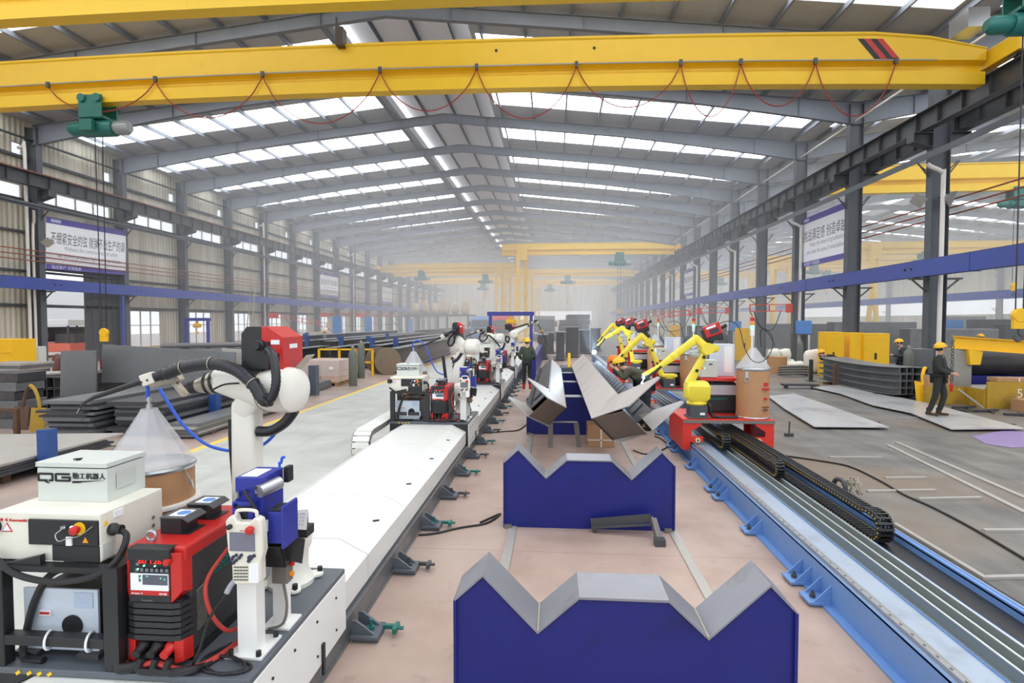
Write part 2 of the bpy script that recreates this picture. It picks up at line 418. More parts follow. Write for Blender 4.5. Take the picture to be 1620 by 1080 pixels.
# rafters: haunched I-sections, one frame per row and bay
def rafter(x0, x1, name, label):
    xm = (x0 + x1) / 2; r = T(name, label, 'roof rafter', (xm, 0, 12), 'roof rafters of the main hall' if x0 < 0 else 'roof rafters of the side hall')
    n = 8; top, bot = [], []
    for k in range(2 * n + 1):
        x = x0 + (x1 - x0) * k / (2 * n); u = abs(x - xm) / ((x1 - x0) / 2); zt = zroof(min(x, x1 - .001) if x0 > 0 else x) - .22
        if x0 > 0: zt = 14.5 - .1055 * abs(x - xm) - .22
        d = .5 if u < .5 else .5 + .5 * ((u - .5) / .5) ** 1.3
        top.append((x, zt)); bot.append((x, zt - d))
    w = MB(); poly = top + bot[::-1]
    for k in range(2 * n):
        a, b_, c, d = top[k], top[k + 1], bot[k + 1], bot[k]
        w.loft([[(q[0], -.012, q[1]) for q in (a, b_, c, d)], [(q[0], .012, q[1]) for q in (a, b_, c, d)]])
    for k in range(1, 2 * n, 2):
        w.box(top[k][0] - .01, -.1, bot[k][1], top[k][0] + .01, .1, top[k][1])
    P(r, 'web', w, m_raf, ang=0, world=True)
    for nm, L_, dz in (('top_flange', top, -.02), ('bottom_flange', bot, 0)):
        f = MB()
        for k in range(2 * n): 
            a, b_ = L_[k], L_[k + 1]
            f.loft([[(q[0], yy, q[1] + dz + e) for q, yy, e in ((a, -.11, 0), (a, .11, 0), (a, .11, .02), (a, -.11, .02))], [(q[0], yy, q[1] + dz + e) for q, yy, e in ((b_, -.11, 0), (b_, .11, 0), (b_, .11, .02), (b_, -.11, .02))]])
        P(r, nm, f, m_raf, ang=0)
    return r
ra = rafter(XL, XR, 'roof_rafter', 'grey roof rafter between the two nearest yellow crane girders')
rb = rafter(XR, XF, 'roof_rafter', 'grey rafter of the side hall roof, nearest of its row')
index_kids()
for i in range(-1, 19):
    if i == -1: ra.location.y = row(i); rb.location.y = row(i)
    else:
        dup(ra, (0, row(i) - row(-1), 0), '%s grey main hall roof rafter behind the second yellow crane girder' % ORD[i])
        dup(rb, (0, row(i) - row(-1), 0), '%s grey side hall roof rafter counted from the front' % ORD[i + 1])

# columns: H-sections with a corbel for the runway
def column(x, label, corb, group):
    r = T('steel_column', label, 'column', (x, 0, 0), group)
    zt = 12.1 - (.0 if x < 50 else .0)
    s = MB(); s.box(x - .30, -.17, 0, x - .28, .17, zt); s.box(x + .28, -.17, 0, x + .30, .17, zt); s.box(x - .28, -.01, 0, x + .28, .01, zt)
    P(r, 'shaft', s, m_col, ang=0)
    s = MB(); s.box(x - .42, -.28, 0, x + .42, .28, .03); P(r, 'base_plate', s, m_dark, ang=0)
    for c in corb:
        k = MB(); xa = x + c * .3; xb = x + c * .95
        k.prism([(xa, 8.45), (xb, 8.65), (xb, 8.93), (xa, 8.93)], (0, -.01, 0), (1, 0, 0), (0, 0, 1), (0, .02, 0)); k.box(xa, -.2, 8.93, xb, .2, 8.96)
        k.prism([(xa, 8.43), (xb, 8.63), (xb, 8.65), (xa, 8.45)], (0, -.2, 0), (1, 0, 0), (0, 0, 1), (0, .4, 0)); k.box(xb - .02, -.2, 8.64, xb, .2, 8.93)
        P(r, 'corbel', k, m_dark, ang=0)
        k = MB(); k.box(xa, -.12, 3.82, x + c * .85, .12, 3.88); k.bar((xa, 0, 3.4), (x + c * .8, 0, 3.84), .05, .05); P(r, 'bracket', k, m_dark, ang=0)
        k = MB(); k.bar((xa, .02, 7.45), (x + c * .72, .02, 8.0), .04, .04); k.bar((xa, .02, 7.6), (x + c * .72, .12, 8.02), .03, .03); P(r, 'strut', k, m_dark, ang=0)
    return r
ca = column(XL, 'x', (1,), 'columns along the left wall'); cb = column(XR, 'x', (-1, 1), 'columns between the two halls'); cc = column(XF, 'x', (-1,), 'columns along the far right wall')
index_kids()
for src, nm in ((ca, '%s grey steel column along the left wall, counting from the camera'), (cb, '%s grey steel column of the row between the halls, counting from the camera'), (cc, '%s grey column along the far wall of the side hall')):
    first = True; k = 0
    for i in range(-1 if src is not ca else 0, 18):
        if src is cc and (i % 2 or i > 12): continue
        lab = nm % ORD[k]; k += 1
        if first: src.location.y = row(i); src['label'] = lab; first = False; base = i
        else: dup(src, (0, row(i) - row(base), 0), lab)

# crane runways
def runway(x, name, label, z0=8.96, z1=9.6, rail=True):
    r = T(name, label, 'crane runway', (x, 60, z0)); y0, y1 = 2, YE - .2
    s = MB(); s.box(x - .01, y0, z0 + .02, x + .01, y1, z1 - .02)
    y = y0
    while y < y1: s.box(x - .13, y - .006, z0 + .02, x + .13, y + .006, z1 - .02); y += 1.12
    P(r, 'web', s, m_beam, ang=0)
    s = MB(); s.box(x - .16, y0, z0, x + .16, y1, z0 + .02); P(r, 'bottom_flange', s, m_beam, ang=0)
    s = MB(); s.box(x - .2, y0, z1 - .02, x + .2, y1, z1); P(r, 'top_flange', s, m_beam, ang=0)
    s = MB(); s.box(x - .035, y0, z1, x + .035, y1, z1 + .1); P(r, 'rail', s, m_rail, ang=0, label='rust red crane rail')
runway(XL + .7, 'crane_runway_girder', 'stiffened dark grey crane runway girder along the left columns')
runway(XR - .65, 'crane_runway_girder', 'stiffened dark grey crane runway girder on the main hall side of the right columns')
runway(XR + .65, 'crane_runway_girder', 'dark grey crane runway girder on the side hall side of the right columns')
runway(XF - .7, 'crane_runway_girder', 'far crane runway girder along the far right wall of the side hall')
def bluebeam(x, label):
    r = T('blue_runway_beam', label, 'crane runway', (x, 60, 3.9)); y0, y1 = 2, YE - .2
    s = MB(); s.box(x - .16, y0, 3.9, x + .16, y1, 4.46); P(r, 'box_beam', s, m_blue, ang=0)
    s = MB(); s.box(x - .03, y0, 4.46, x + .03, y1, 4.5); P(r, 'rail', s, m_dark, ang=0)
    s = MB(); y = row(-2) + .25
    while y < YE - 4:
        for d in (-.18, .18): s.cyl((x - .18, y + d, 4.2), (x + .18, y + d, 4.2), .045, n=8)
        y += BAY
    P(r, 'bolt_holes', s, m_rub, ang=0)
    s = MB(); y = row(-2) + 2.9
    while y < YE - 4: s.box(x - .175, y - .05, 3.88, x + .175, y + .05, 4.48); y += 2 * BAY
    P(r, 'splice_plate', s, m_blue, ang=0)
bluebeam(XL + .72, 'long blue lower runway beam bracketed to the left wall columns')
bluebeam(XR - .62, 'long blue lower runway beam on the right column row')
bluebeam(XR + 17.5, 'blue runway beam far inside the side hall')
for x, lab in ((XL + .78, 'thin grey angle rail on struts along the left columns'), (XR - .72, 'thin grey angle rail on struts along the right columns')):
    s = MB(); s.box(x - .05, 2, 8.02, x + .05, YE - 1, 8.04); s.box(x - .05, 2, 7.9, x - .03, YE - 1, 8.02); s.box(x - .05, 2, 8.04, x + .05, YE - 1, 8.12)
    O('cable_rail', lab, 'rail', s, m_col, ang=0)
s = MB(); s.cyl((XR, 4, 11.35), (XR, YE - 1, 11.35), .05, n=8); O('eave_tie_tube', 'pale eave tie tube linking the tops of the right columns', 'tube', s, m_pvc)
for x, zz, y0, y1, side in ((XL + .4, (5.35, 5.6, 5.85), 10, 120, 'left wall columns'), (XR + .45, (6.1, 6.35, 6.62), 6, 90, 'side hall face of the right columns')):
    for k, z in enumerate(zz):
        s = MB(); s.cyl((x, y0, z), (x, y1, z), .028, n=6)
        O('conductor_bar', '%s of three brown conductor bars along the %s' % (('lowest', 'middle', 'topmost')[k], side), 'conductor bar', s, m_rail, group='conductor bars on the ' + side)
# rain pipes
def pipe(pts, label, r=.075):
    s = MB(); s.tube(pts, r, 10, 3); O('rain_pipe', label, 'pipe', s, m_pvc)
q = onX(38, 400, -26.3).y
pipe([(-26.45, q, 10.9), (-26.2, q, 10.9), (-26.1, q, 10.7), (-26.1, q, 5), (-26.1, q, 0)], 'white rain pipe left of the slogan banner on the left wall')
for i, lab in ((4, 'white rain pipe beside the fifth column along the left wall'), (8, 'white rain pipe beside the ninth column along the left wall')):
    q = row(i) - .42; pipe([(-26.45, q, 10.9), (-26.2, q, 10.9), (-26.1, q, 10.7), (-26.1, q, 5), (-26.1, q, 0)], lab)
for i, n_ in ((-1, 'first'), (1, 'third'), (3, 'fifth'), (5, 'seventh'), (7, 'ninth')):
    q = row(i) - .4
    pipe([(XR - .62, q, 7.8), (XR - .5, q, 7.7), (XR - .12, q, 7.5), (XR - .08, q, 7.2), (XR - .08, q, 3), (XR - .08, q, 0)], 'white rain pipe bent down the %s column between the halls' % n_)
pipe([(XL + .6, 25.9, 7.8), (XL + .3, 26.2, 7.3), (XL + .22, 26.2, 6.5), (XL + .22, 26.2, 0)], 'grey bent pipe down the first left column beside the banner', .06)

# haze hanging through the hall
vm = bpy.data.materials.new('hall_haze'); vm.use_nodes = True; nt = vm.node_tree; nt.nodes.remove(nt.nodes['Principled BSDF'])
vs = nt.nodes.new('ShaderNodeVolumeScatter'); vs.inputs['Density'].default_value = HAZE; vs.inputs['Color'].default_value = (.93, .97, 1, 1); vs.inputs['Anisotropy'].default_value = .1
nt.links.new(vs.outputs[0], nt.nodes['Material Output'].inputs['Volume'])
mb = MB(); mb.box(XL - .2, 25.5, .02, XF + .3, YE - .2, 14.2)
S('haze', mb, vm)
# ================================================================== overhead cranes
def girder_mesh(x0, x1, y, z0, hgt, cam_, taper0=0, taper1=0, n=24, k=1.0):
    """box girder with an I-rail below; x0..x1 along the hall, slight camber; ends taper from the top"""
    xc, hs = XM, 19.2
    prof = [(-.26, hgt), (-.26, hgt * .96), (-.22, hgt * .93), (-.22, hgt * .46), (-.015, hgt * .42), (-.015, hgt * .28), (-.2, hgt * .245), (-.2, 0)]
    prof = prof + [(-a, b) for a, b in prof[::-1]]
    m = MB(); L = []
    for i in range(n + 1):
        x = x0 + (x1 - x0) * i / n
        cz = cam_ * (1 - ((2 * x - x0 - x1) / (x1 - x0)) ** 2)
        t = 0
        if taper1 and x > x1 - taper1: t = (x - x1 + taper1) / taper1
        if taper0 and x < x0 + taper0: t = (x0 + taper0 - x) / taper0
        lp = []
        for a, b in prof:
            bb = b if b < hgt * .5 else hgt * .5 + (b - hgt * .5) * (1 - .62 * t)
            lp.append((x, y + a * k, z0 + cz + bb))
        L.append(lp)
    return m.loft(L)
def hoist(label, x, y, z, hook=None, sc=1.0, name='electric_hoist', group=None):
    """trolley, barrel, motor and hook of a wire-rope hoist; z = underside of the girder"""
    h = T(name, label, 'hoist', (x, y, z - .7 * sc), group)
    m = MB()
    for sy in (-1, 1):
        m.box(x - .3 * sc, y + sy * .24 * sc - .02, z - .38 * sc, x + .3 * sc, y + sy * .24 * sc + .02, z + .16 * sc)
        for dx in (-.2, .2): m.cyl((x + dx * sc, y + sy * .2 * sc, z + .08 * sc), (x + dx * sc, y + sy * .3 * sc, z + .08 * sc), .1 * sc, n=14)
    m.box(x - .32 * sc, y - .22 * sc, z - .4 * sc, x + .32 * sc, y + .22 * sc, z - .34 * sc)
    P(h, 'trolley', m, m_green)
    m = MB(); m.turned((x - .35 * sc, y, z - .58 * sc), (1, 0, 0), [(.2 * sc, 0), (.21 * sc, .03), (.21 * sc, .75 * sc), (.2 * sc, .8 * sc)], 18); P(h, 'rope_drum', m, m_green)
    m = MB(); m.turned((x + .45 * sc, y, z - .58 * sc), (1, 0, 0), [(.15 * sc, 0), (.17 * sc, .05), (.17 * sc, .3 * sc), (.12 * sc, .38 * sc)], 16)
    P(h, 'motor', m, mat('motor_grey', (150, 158, 160), .4, .3))
    m = MB(); m.turned((x - .35 * sc, y, z - .58 * sc), (-1, 0, 0), [(.16 * sc, 0), (.17 * sc, .05), (.17 * sc, .32 * sc), (.1 * sc, .42 * sc)], 16); P(h, 'gearbox', m, m_green)
    m = MB(); m.box(x - .2 * sc, y - .36 * sc, z - .72 * sc, x + .12 * sc, y - .24 * sc, z - .46 * sc); P(h, 'control_box', m, m_green)
    if hook is not None:
        m = MB()
        for dx in (-.1, .1): m.cyl((x + dx * sc, y, z - .7 * sc), (x + dx * .7 * sc, y, hook + .4), .012 * max(1, sc), n=6)
        P(h, 'wire_rope', m, m_blk)
        m = MB(); m.turned((x, y - .06, hook + .3), (0, 1, 0), [(.14, 0), (.16, .03), (.16, .09), (.14, .12)], 16); m.box(x - .13, y - .045, hook, x + .13, y + .045, hook + .3)
        b_ = P(h, 'hook_block', m, m_yel2)
        m = MB(); m.tube([(x, y, hook + .02), (x, y, hook - .1), (x + .08, y, hook - .19), (x, y, hook - .28), (x - .09, y, hook - .22), (x - .1, y, hook - .14)], .024, 8, 5); P(b_, 'hook', m, m_dark)
    return h
def end_truck(par, x, y, z, ln=2.6):
    m = MB(); m.box(x - .16, y - ln / 2, z + .12, x + .16, y + ln / 2, z + .62)
    e = P(par, 'end_truck', m, m_yel, .02)
    for s in (-1, 1):
        m = MB(); m.cyl((x - .1, y + s * (ln / 2 - .3), z + .18), (x + .1, y + s * (ln / 2 - .3), z + .18), .18, n=16); P(e, 'wheel', m, m_dark)
m_black = mat('stripe_black', (38, 38, 42), .5)
def bridge_crane(label, y, z0, hgt, cam_):
    c = T('bridge_crane', label, 'overhead crane', (XM, y, z0), 'overhead cranes across the main hall')
    P(c, 'girder', girder_mesh(XL + .93, XR - .88, y, z0, hgt, cam_, 2.2, 2.2), m_yel, ang=30)
    end_truck(c, XL + .7, y, 9.702); end_truck(c, XR - .65, y, 9.702)
    return c
HB = 1.5
cbm = bridge_crane('yellow overhead crane girder with red and black warning stripes near its right end', 17.9, 9.32, HB, .36)
yf = 17.9 - .225
def czb(x): return 9.32 + .36 * (1 - ((2 * x - (XL + .9) - (XR - .75)) / (XR - XL - 1.65)) ** 2)
for k, mm in enumerate((m_black, m_red, m_black, m_red)):
    a = onY(1357 + 10 * k, 61, yf - .01); b_ = onY(1367 + 10 * k, 61, yf - .01); c_ = onY(1394 + 10 * k, 93, yf - .01); d = onY(1384 + 10 * k, 93, yf - .01)
    m = MB(); m.loft([[(q.x, yf - .006, q.z) for q in (a, b_, c_, d)], [(q.x, yf + .002, q.z) for q in (a, b_, c_, d)]]); P(cbm, 'warning_stripe', m, mm, ang=0)
m = MB(); N_ = 30
m.tube([(XL + 2 + (XR - XL - 4.3) * i / N_, yf - .05, czb(XL + 2 + (XR - XL - 4.3) * i / N_) + HB * .44) for i in range(N_ + 1)], .022, 6, 1); P(cbm, 'cable_track', m, m_chr)
hx = [onY(x, 105, yf - .05).x for x in (75, 245, 415, 601, 754, 912, 1077, 1172, 1290, 1417)]
for k, x in enumerate(hx):
    z = czb(x) + HB * .44; m = MB(); m.box(x - .05, yf - .09, z - .12, x + .05, yf - .01, z + .06); P(cbm, 'cable_carrier', m, m_dark)
    if k < len(hx) - 1:
        x2 = hx[k + 1]; z2 = czb(x2) + HB * .44; sg = 1.55 if k % 2 == 0 else 1.25
        if k == 0: sg = .9
        m = MB(); m.tube([(x + (x2 - x) * t, yf - .05, z + (z2 - z) * t - .1 - sg * (4 * t * (1 - t)) ** .8) for t in [i / 12 for i in range(13)]], .017, 6, 2); P(cbm, 'festoon_cable', m, mat('cable_red', (150, 48, 40), .5))
for x, yy in ((785, 80), (940, 76)):
    q = onY(x, yy, yf); m = MB(); m.cyl((q.x, yf - .012, q.z), (q.x, yf + .01, q.z), .045, n=12); P(cbm, 'port_hole', m, m_rub)
q = onY(541, 63, yf); m = MB(); m.box(q.x - .12, yf - .25, q.z - .28, q.x + .12, yf + .1, q.z + .3); m.box(q.x - .12, yf - .22, q.z + .3, q.x - .06, yf - .18, q.z + .6); P(cbm, 'limit_switch_box', m, mat('box_brown', (70, 58, 44), .5))
q = onY(1540, 60, yf); m = MB(); m.box(q.x - .35, 17.4, q.z + .2, q.x + .25, 18.2, q.z + .75); P(cbm, 'drive_cover', m, m_chr)
q = onY(155, 165, 17.9)
hoist('green electric hoist hanging under the striped yellow crane girder at the left', q.x, 17.9, czb(q.x), onY(173, 540, 17.9).z, 1.35)
ca_ = bridge_crane('nearest yellow overhead crane girder along the top edge of the view', 13.25, 9.5, 1.4, .34)
q = onY(1600, 60, 13.25)
hoist('large green electric hoist under the nearest crane at the upper right corner', q.x + .35, 13.25, 9.5, onY(1612, 520, 13.25).z, 1.15)

def semi_gantry(label, y, xleg, xend, xover, px_hoist, hook, group, zt=9.4, hgt=1.25, zh=None):
    """girder riding the runway at xend on one side and an A-leg at xleg on the other"""
    c = T('semi_gantry_crane', label, 'gantry crane', (xleg, y, 0), group)
    a, b_ = min(xover, xend), max(xover, xend)
    e_ = .25
    P(c, 'girder', girder_mesh(a + (e_ if xend == a else 0), b_ - (e_ if xend == b_ else 0), y, zt, hgt, .05, 2.4 if xend == a else 0, 2.4 if xend == b_ else 0, 12), m_yel, ang=30)
    m = MB(); m.box(xleg - .55, y - .5, zt - .55, xleg + .55, y + .5, zt + hgt * .8); P(c, 'leg_saddle', m, m_yel, .02)
    for s in (-1, 1):
        m = MB(); m.loft([[(xleg + s * .25 + e * .16, y + s * 1.5 + f * .2, .45) for e, f in ((-1, -1), (1, -1), (1, 1), (-1, 1))], [(xleg + s * .42 + e * .2, y + s * .45 + f * .25, zt) for e, f in ((-1, -1), (1, -1), (1, 1), (-1, 1))]])
        P(c, 'leg', m, m_yel, ang=0)
    for z in (2.4, 5.2, 7.6): m = MB(); m.bar((xleg - .28, y - .9, z), (xleg + .3, y + .9, z), .12, .14); P(c, 'leg_brace', m, m_yel, ang=0)
    m = MB(); m.box(xleg - .2, y - 2, .16, xleg + .2, y + 2, .5); w = P(c, 'bogie', m, m_yel, .02)
    for s in (-1, 1):
        m = MB(); m.cyl((xleg - .1, y + s * 1.6, .19), (xleg + .1, y + s * 1.6, .19), .18, n=14); P(w, 'wheel', m, m_dark)
    end_truck(c, xend, y, 9.702)
    return c
G_ = 'semi gantry cranes down the main hall'
sg = ['nearest yellow semi gantry crane, on the right runway with its leg mid hall', 'yellow semi gantry crane on the left runway, first on that side', 'yellow semi gantry crane on the left runway, second on that side',
      'yellow semi gantry crane on the right runway, second on that side', 'yellow semi gantry crane on the left runway, third on that side', 'yellow semi gantry crane on the right runway, third on that side']
HL = ['%s of the three green hoists under the right-hand semi gantries', '%s of the three green hoists under the left-hand semi gantries']
HN = ['nearest', 'nearest', 'middle one', 'middle one', 'farthest', 'farthest']
GP = [(826, 60.5, 1, 980, 405, None), (790, 80, -1, 667, 434, None), (803, 87, -1, 768, 440, None), (838, 90, 1, 898, 440, 478), (812, 106, -1, 764, 462, None), (850, 112, 1, 870, 468, None)]
for k, (lab, (pxl, y, sd, ph, py, hk)) in enumerate(zip(sg, GP)):
    xl = onY(pxl, 500, y).x
    semi_gantry(lab, y, xl, (XR - .65) if sd > 0 else (XL + .7), xl - sd * 2.2, None, None, G_)
    q = onY(ph, py, y)
    hoist(HL[0 if sd > 0 else 1] % HN[k],
          q.x, y, 9.4, onY(ph, hk or (495 if y == 60.5 else 470), y).z, 1.5, group='hoists of the semi gantry cranes')
# side hall cranes
c2 = T('bridge_crane', 'yellow overhead crane girder in the side hall behind the right columns', 'overhead crane', (XN, 32, 9.3))
P(c2, 'girder', girder_mesh(XR + .9, XF - .9, 32.6, 9.35, 1.5, .1, 2.2, 2.2), m_yel, ang=30); end_truck(c2, XR + .65, 32.6, 9.702); end_truck(c2, XF - .7, 32.6, 9.702)
q = onY(1608, 325, 32.6); hoist('green hoist under the side hall crane at the right edge', q.x, 32.6, 9.4, 4.0, 1.2)
for k, (pxl, y, sd, lab) in enumerate(((1380, 62, 1, 'yellow side hall gantry whose legs show right of the slogan board'), (1222, 74, 1, 'nearest yellow side hall gantry behind the red boom'),
                                (1250, 84, 1, 'second yellow side hall gantry behind the red boom'), (1188, 96, -1, 'deepest yellow side hall gantry behind the columns'))):
    xl = onY(pxl, 500, y).x
    semi_gantry(lab, y, xl, XF - .7 if sd > 0 else XR + .65, xl - sd * 2.2, None, None, 'gantry cranes of the side hall')
    hoist('green hoist below the ' + lab, xl + sd * 5, y, 9.4, 6.5, 1.4, group='hoists of the side hall gantries')
# ================================================================== left robot track
m_cover = mat('cover_white', (226, 227, 223), .35, 0, .025, 3)
m_ltgrey = mat('cabinet_grey', (205, 210, 204), .45, 0, .03, 5)
m_deck = mat('deck_grey', (96, 102, 110), .5, .1, .12, 6, dirt=(74, 76, 80))
m_iron = mat('track_iron', (120, 121, 124), .4, .4, .15, 5, dirt=(150, 140, 124), dscale=2)
m_bluec = mat('cabinet_blue_grey', (204, 214, 226), .45, 0, .03, 5)
m_navy = mat('device_blue', (42, 52, 150), .4, 0, .06, 6)
m_drum = mat('fibre_drum', (184, 138, 98), .6, 0, .08, 4, dirt=(160, 120, 84))
m_cone = mat('clear_cone', (238, 238, 242), .15, 0, .03, 4, alpha=.42)
m_robw = mat('robot_white', (236, 234, 224), .35, 0, .03, 6, dirt=(206, 200, 184), dscale=3, dthr=.66)
m_alu = mat('bare_metal', (172, 164, 150), .35, .6, .1, 10)
m_hose = mat('hose_black', (30, 32, 38), .35, 0, .1, 20)
m_hoseb = mat('hose_blue', (38, 92, 214), .35, 0, .05, 10)
m_hosegr = mat('hose_grey', (120, 116, 110), .5, .1, .1, 20)
m_cabr = mat('cable_oxide_red', (186, 62, 54), .5, 0, .08, 10)
m_txtk = mat('ink_black', (20, 22, 26), .5); m_txtr = mat('ink_red', (196, 34, 40), .5); m_txtg = mat('ink_green', (0, 130, 120), .5); m_txtw = mat('ink_white', (238, 238, 238), .5)
m_paper = mat('paper_white', (238, 240, 244), .7, 0, .03, 8); m_lblue = mat('label_blue', (90, 140, 206), .6)
m_ledr = mat('led_red', (255, 40, 30), .4, emit=(255, 30, 20), es=2.2); m_ledg = mat('led_green', (180, 255, 210), .4, emit=(120, 255, 190), es=3)
m_ledw = mat('led_white', (230, 225, 255), .4, emit=(220, 215, 255), es=8)
m_yelb = mat('warn_yellow', (240, 196, 30), .5); m_orange = mat('warn_orange', (240, 150, 30), .5)
TX = -2.185
tk = T('robot_track', 'long white covered robot track running down the left of the pink aisle', 'robot track', (TX, 14, 0))
m = MB()
for x in (-1.56, -2.77):
    m.box(x - .07, .6, .18, x + .07, 31, .2); m.box(x - .07, .6, 0, x + .07, 31, .02); m.box(x - .05, .6, .02, x - .03, 31, .18)
m.box(-1.515, .6, .02, -1.505, 31, .18)
P(tk, 'base_beam', m, m_iron, ang=0)
m = MB(); m.box(-1.60, .6, .2, -1.54, 31, .25); m.box(-2.83, .6, .2, -2.77, 31, .25); P(tk, 'guide_rail', m, m_chr, ang=0)
m = MB(); m.box(-2.5, .6, .05, -1.86, 31, .3); P(tk, 'core', m, m_blk, ang=0)
cross = [(-2.84, .235), (-2.84, .44), (-2.61, .562), (-1.757, .562), (-1.52, .44), (-1.52, .235), (-1.53, .235), (-1.53, .436), (-1.76, .55), (-2.605, .55), (-2.83, .436), (-2.83, .235)]
pan = MB(); pan.prism(cross, (0, .004, 0), (1, 0, 0), (0, 0, 1), (0, 1.157, 0))
pm_ = fin(pan.mesh('cover_panel'), m_cover, 0)
lt = MB(); lt.bar((-1.66, .55, .513), (-1.63, .62, .497), .02, .015); lm_ = fin(lt.mesh('latch'), m_blk, 0)
for k in range(26):
    y = .9 + 1.166 * k
    o = bpy.data.objects.new('cover_panel', pm_); COL.objects.link(o); o.parent = tk; o.location = Vector((0, y, 0)) - tk.location
    l = bpy.data.objects.new('latch', lm_); COL.objects.link(l); l.parent = o
def foot(par, x, y, sgn, mm, mbolt):
    m = MB(); m.box(x, y - .11, .03, x + sgn * .2, y + .11, .05)
    m.prism([(0, .05), (.17, .05), (.03, .15), (0, .15)], (x, y - .075, 0), (sgn, 0, 0), (0, 0, 1), (0, .02, 0)); m.prism([(0, .05), (.17, .05), (.03, .15), (0, .15)], (x, y + .06, 0), (sgn, 0, 0), (0, 0, 1), (0, .02, 0))
    m.box(x + sgn * .02, y - .09, 0, x + sgn * .2, y + .09, .03)
    f = P(par, 'levelling_foot', m, mm, ang=0)
    m = MB(); m.cyl((x + sgn * .12, y, .03), (x + sgn * .12, y, .13), .014, n=8); m.cyl((x + sgn * .12, y, .05), (x + sgn * .12, y, .075), .028, n=6)
    P(f, 'anchor_bolt', m, mbolt); m = MB()
    m.bar((x + sgn * .2, y + .05, .05), (x + sgn * .3, y + .05, .05), .03, .03); m.bar((x + sgn * .3, y - .02, .05), (x + sgn * .3, y + .09, .05), .03, .04); m.cyl((x + sgn * .28, y + .02, .06), (x + sgn * .36, y + .02, .06), .014, n=8)
    P(f, 'adjusting_clamp', m, mbolt)
for k in range(22):
    foot(tk, -1.48, 2.9 + 1.09 * k, 1, m_deck, m_green if k % 2 else m_dark)
# energy chain left of the track
ec = T('cable_chain', 'white cable chain looping beside the left robot track', 'cable chain', (-3.02, 10, 0))
m = MB(); cpth = []
z0c, z1c, rr = .12, .56, .22
for k in range(9): cpth.append((8.55 + rr - rr * math.sin(math.pi * k / 8) - .0, .12 + rr * (1 - math.cos(math.pi * k / 8)))) 
pathc = [(11.2, .12)] + [(y, .12) for y in (10.4, 9.6, 9.0)] + cpth + [(9.2, .56), (9.8, .57), (10.4, .57), (11.2, .56)]
dense = []
for (a, b_), (c_, d_) in zip(pathc[:-1], pathc[1:]):
    L_ = math.hypot(c_ - a, d_ - b_); n_ = max(1, round(L_ / .085))
    for k in range(n_): dense.append((a + (c_ - a) * k / n_, b_ + (d_ - b_) * k / n_))
dense.append(pathc[-1])
top_ = []
for k in range(len(dense) - 1):
    (a, b_), (c_, d_) = dense[k], dense[k + 1]
    mid = Vector((-3.02, (a + c_) / 2, (b_ + d_) / 2)); dv = Vector((0, c_ - a, d_ - b_)); L_ = dv.length; dv.normalize(); nr = dv.cross(Vector((1, 0, 0)))
    for sx in (-.135, .12):
        p = Vector((-3.05 + sx, a, b_)); m.bar(p + dv * .004, p + dv * (L_ * .9), .03, .085, up=nr)
P(ec, 'links', m, m_hosegr, ang=0)
m = MB()
for k in range(len(dense) - 1):
    (a, b_), (c_, d_) = dense[k], dense[k + 1]; dv = Vector((0, c_ - a, d_ - b_)); nr = dv.normalized().cross(Vector((1, 0, 0)))
    p0 = Vector((-3.05, a, b_)) - nr * .045; m.bar(p0, p0 + dv, .27, .012, up=nr)
P(ec, 'cover_strip', m, m_cover, ang=0)
m = MB(); m.box(-3.16, 8.3, 0, -2.92, 27.5, .07); P(ec, 'tray', m, m_ltgrey, ang=0)

UNIT = []                       # every thing that stands on the first carriage: (root, label pattern)
def U(o, pat): UNIT.append((o, pat)); o['label'] = pat % WHICH[0]; return o
WHICH = ['nearest', 'second', 'third', 'farthest']
YD = 2.55                       # front edge of the deck
DK = .602
# --- carriage
c = T('robot_carriage', 'x', 'carriage', (TX, 3.2, .2), 'carriages on the left track')
m = MB(); m.box(-2.86, YD, .57, -1.475, 3.78, DK); P(c, 'deck', m, m_deck, .004, ang=0)
m = MB(); m.box(-1.485, YD + .01, .17, -1.47, 3.78, .57)
sk = P(c, 'side_skirt', m, m_white, .003, ang=0)
m = MB()
for y in (2.75, 3.0, 3.3, 3.6):
    for z in (.26, .48): m.cyl((-1.472, y, z), (-1.462, y, z), .008, n=8)
P(sk, 'screw', m, m_blk)
m = MB(); m.box(-2.87, YD + .01, .16, -2.855, 3.78, .57); P(c, 'side_skirt', m, m_white, .003, ang=0)
m = MB(); m.prism([(-1.755, .568), (-1.485, .568), (-1.485, .205), (-1.515, .205), (-1.515, .45)], (0, YD + .005, 0), (1, 0, 0), (0, 0, 1), (0, .012, 0)); P(c, 'front_frame', m, m_blk, ang=0); m = MB(); m.prism([(-2.61, .568), (-2.855, .568), (-2.855, .16), (-2.845, .16), (-2.845, .45)], (0, YD + .005, 0), (1, 0, 0), (0, 0, 1), (0, .012, 0)); P(c, 'front_frame', m, m_blk, ang=0)
m = MB(); m.box(-1.469, 3.36, .1, -1.455, 3.39, .3); P(c, 'wiper_strip', m, m_blk, ang=0)
m = MB()
for k, x in enumerate((-2.7, -2.64, -2.585, -2.53)): m.bar((x, YD - .003, .574), (x + .02, YD - .003, .588), .004, .016)
P(c, 'hazard_strip', m, m_yelb, ang=0)
U(c, '%s dark decked carriage on the white left robot track')
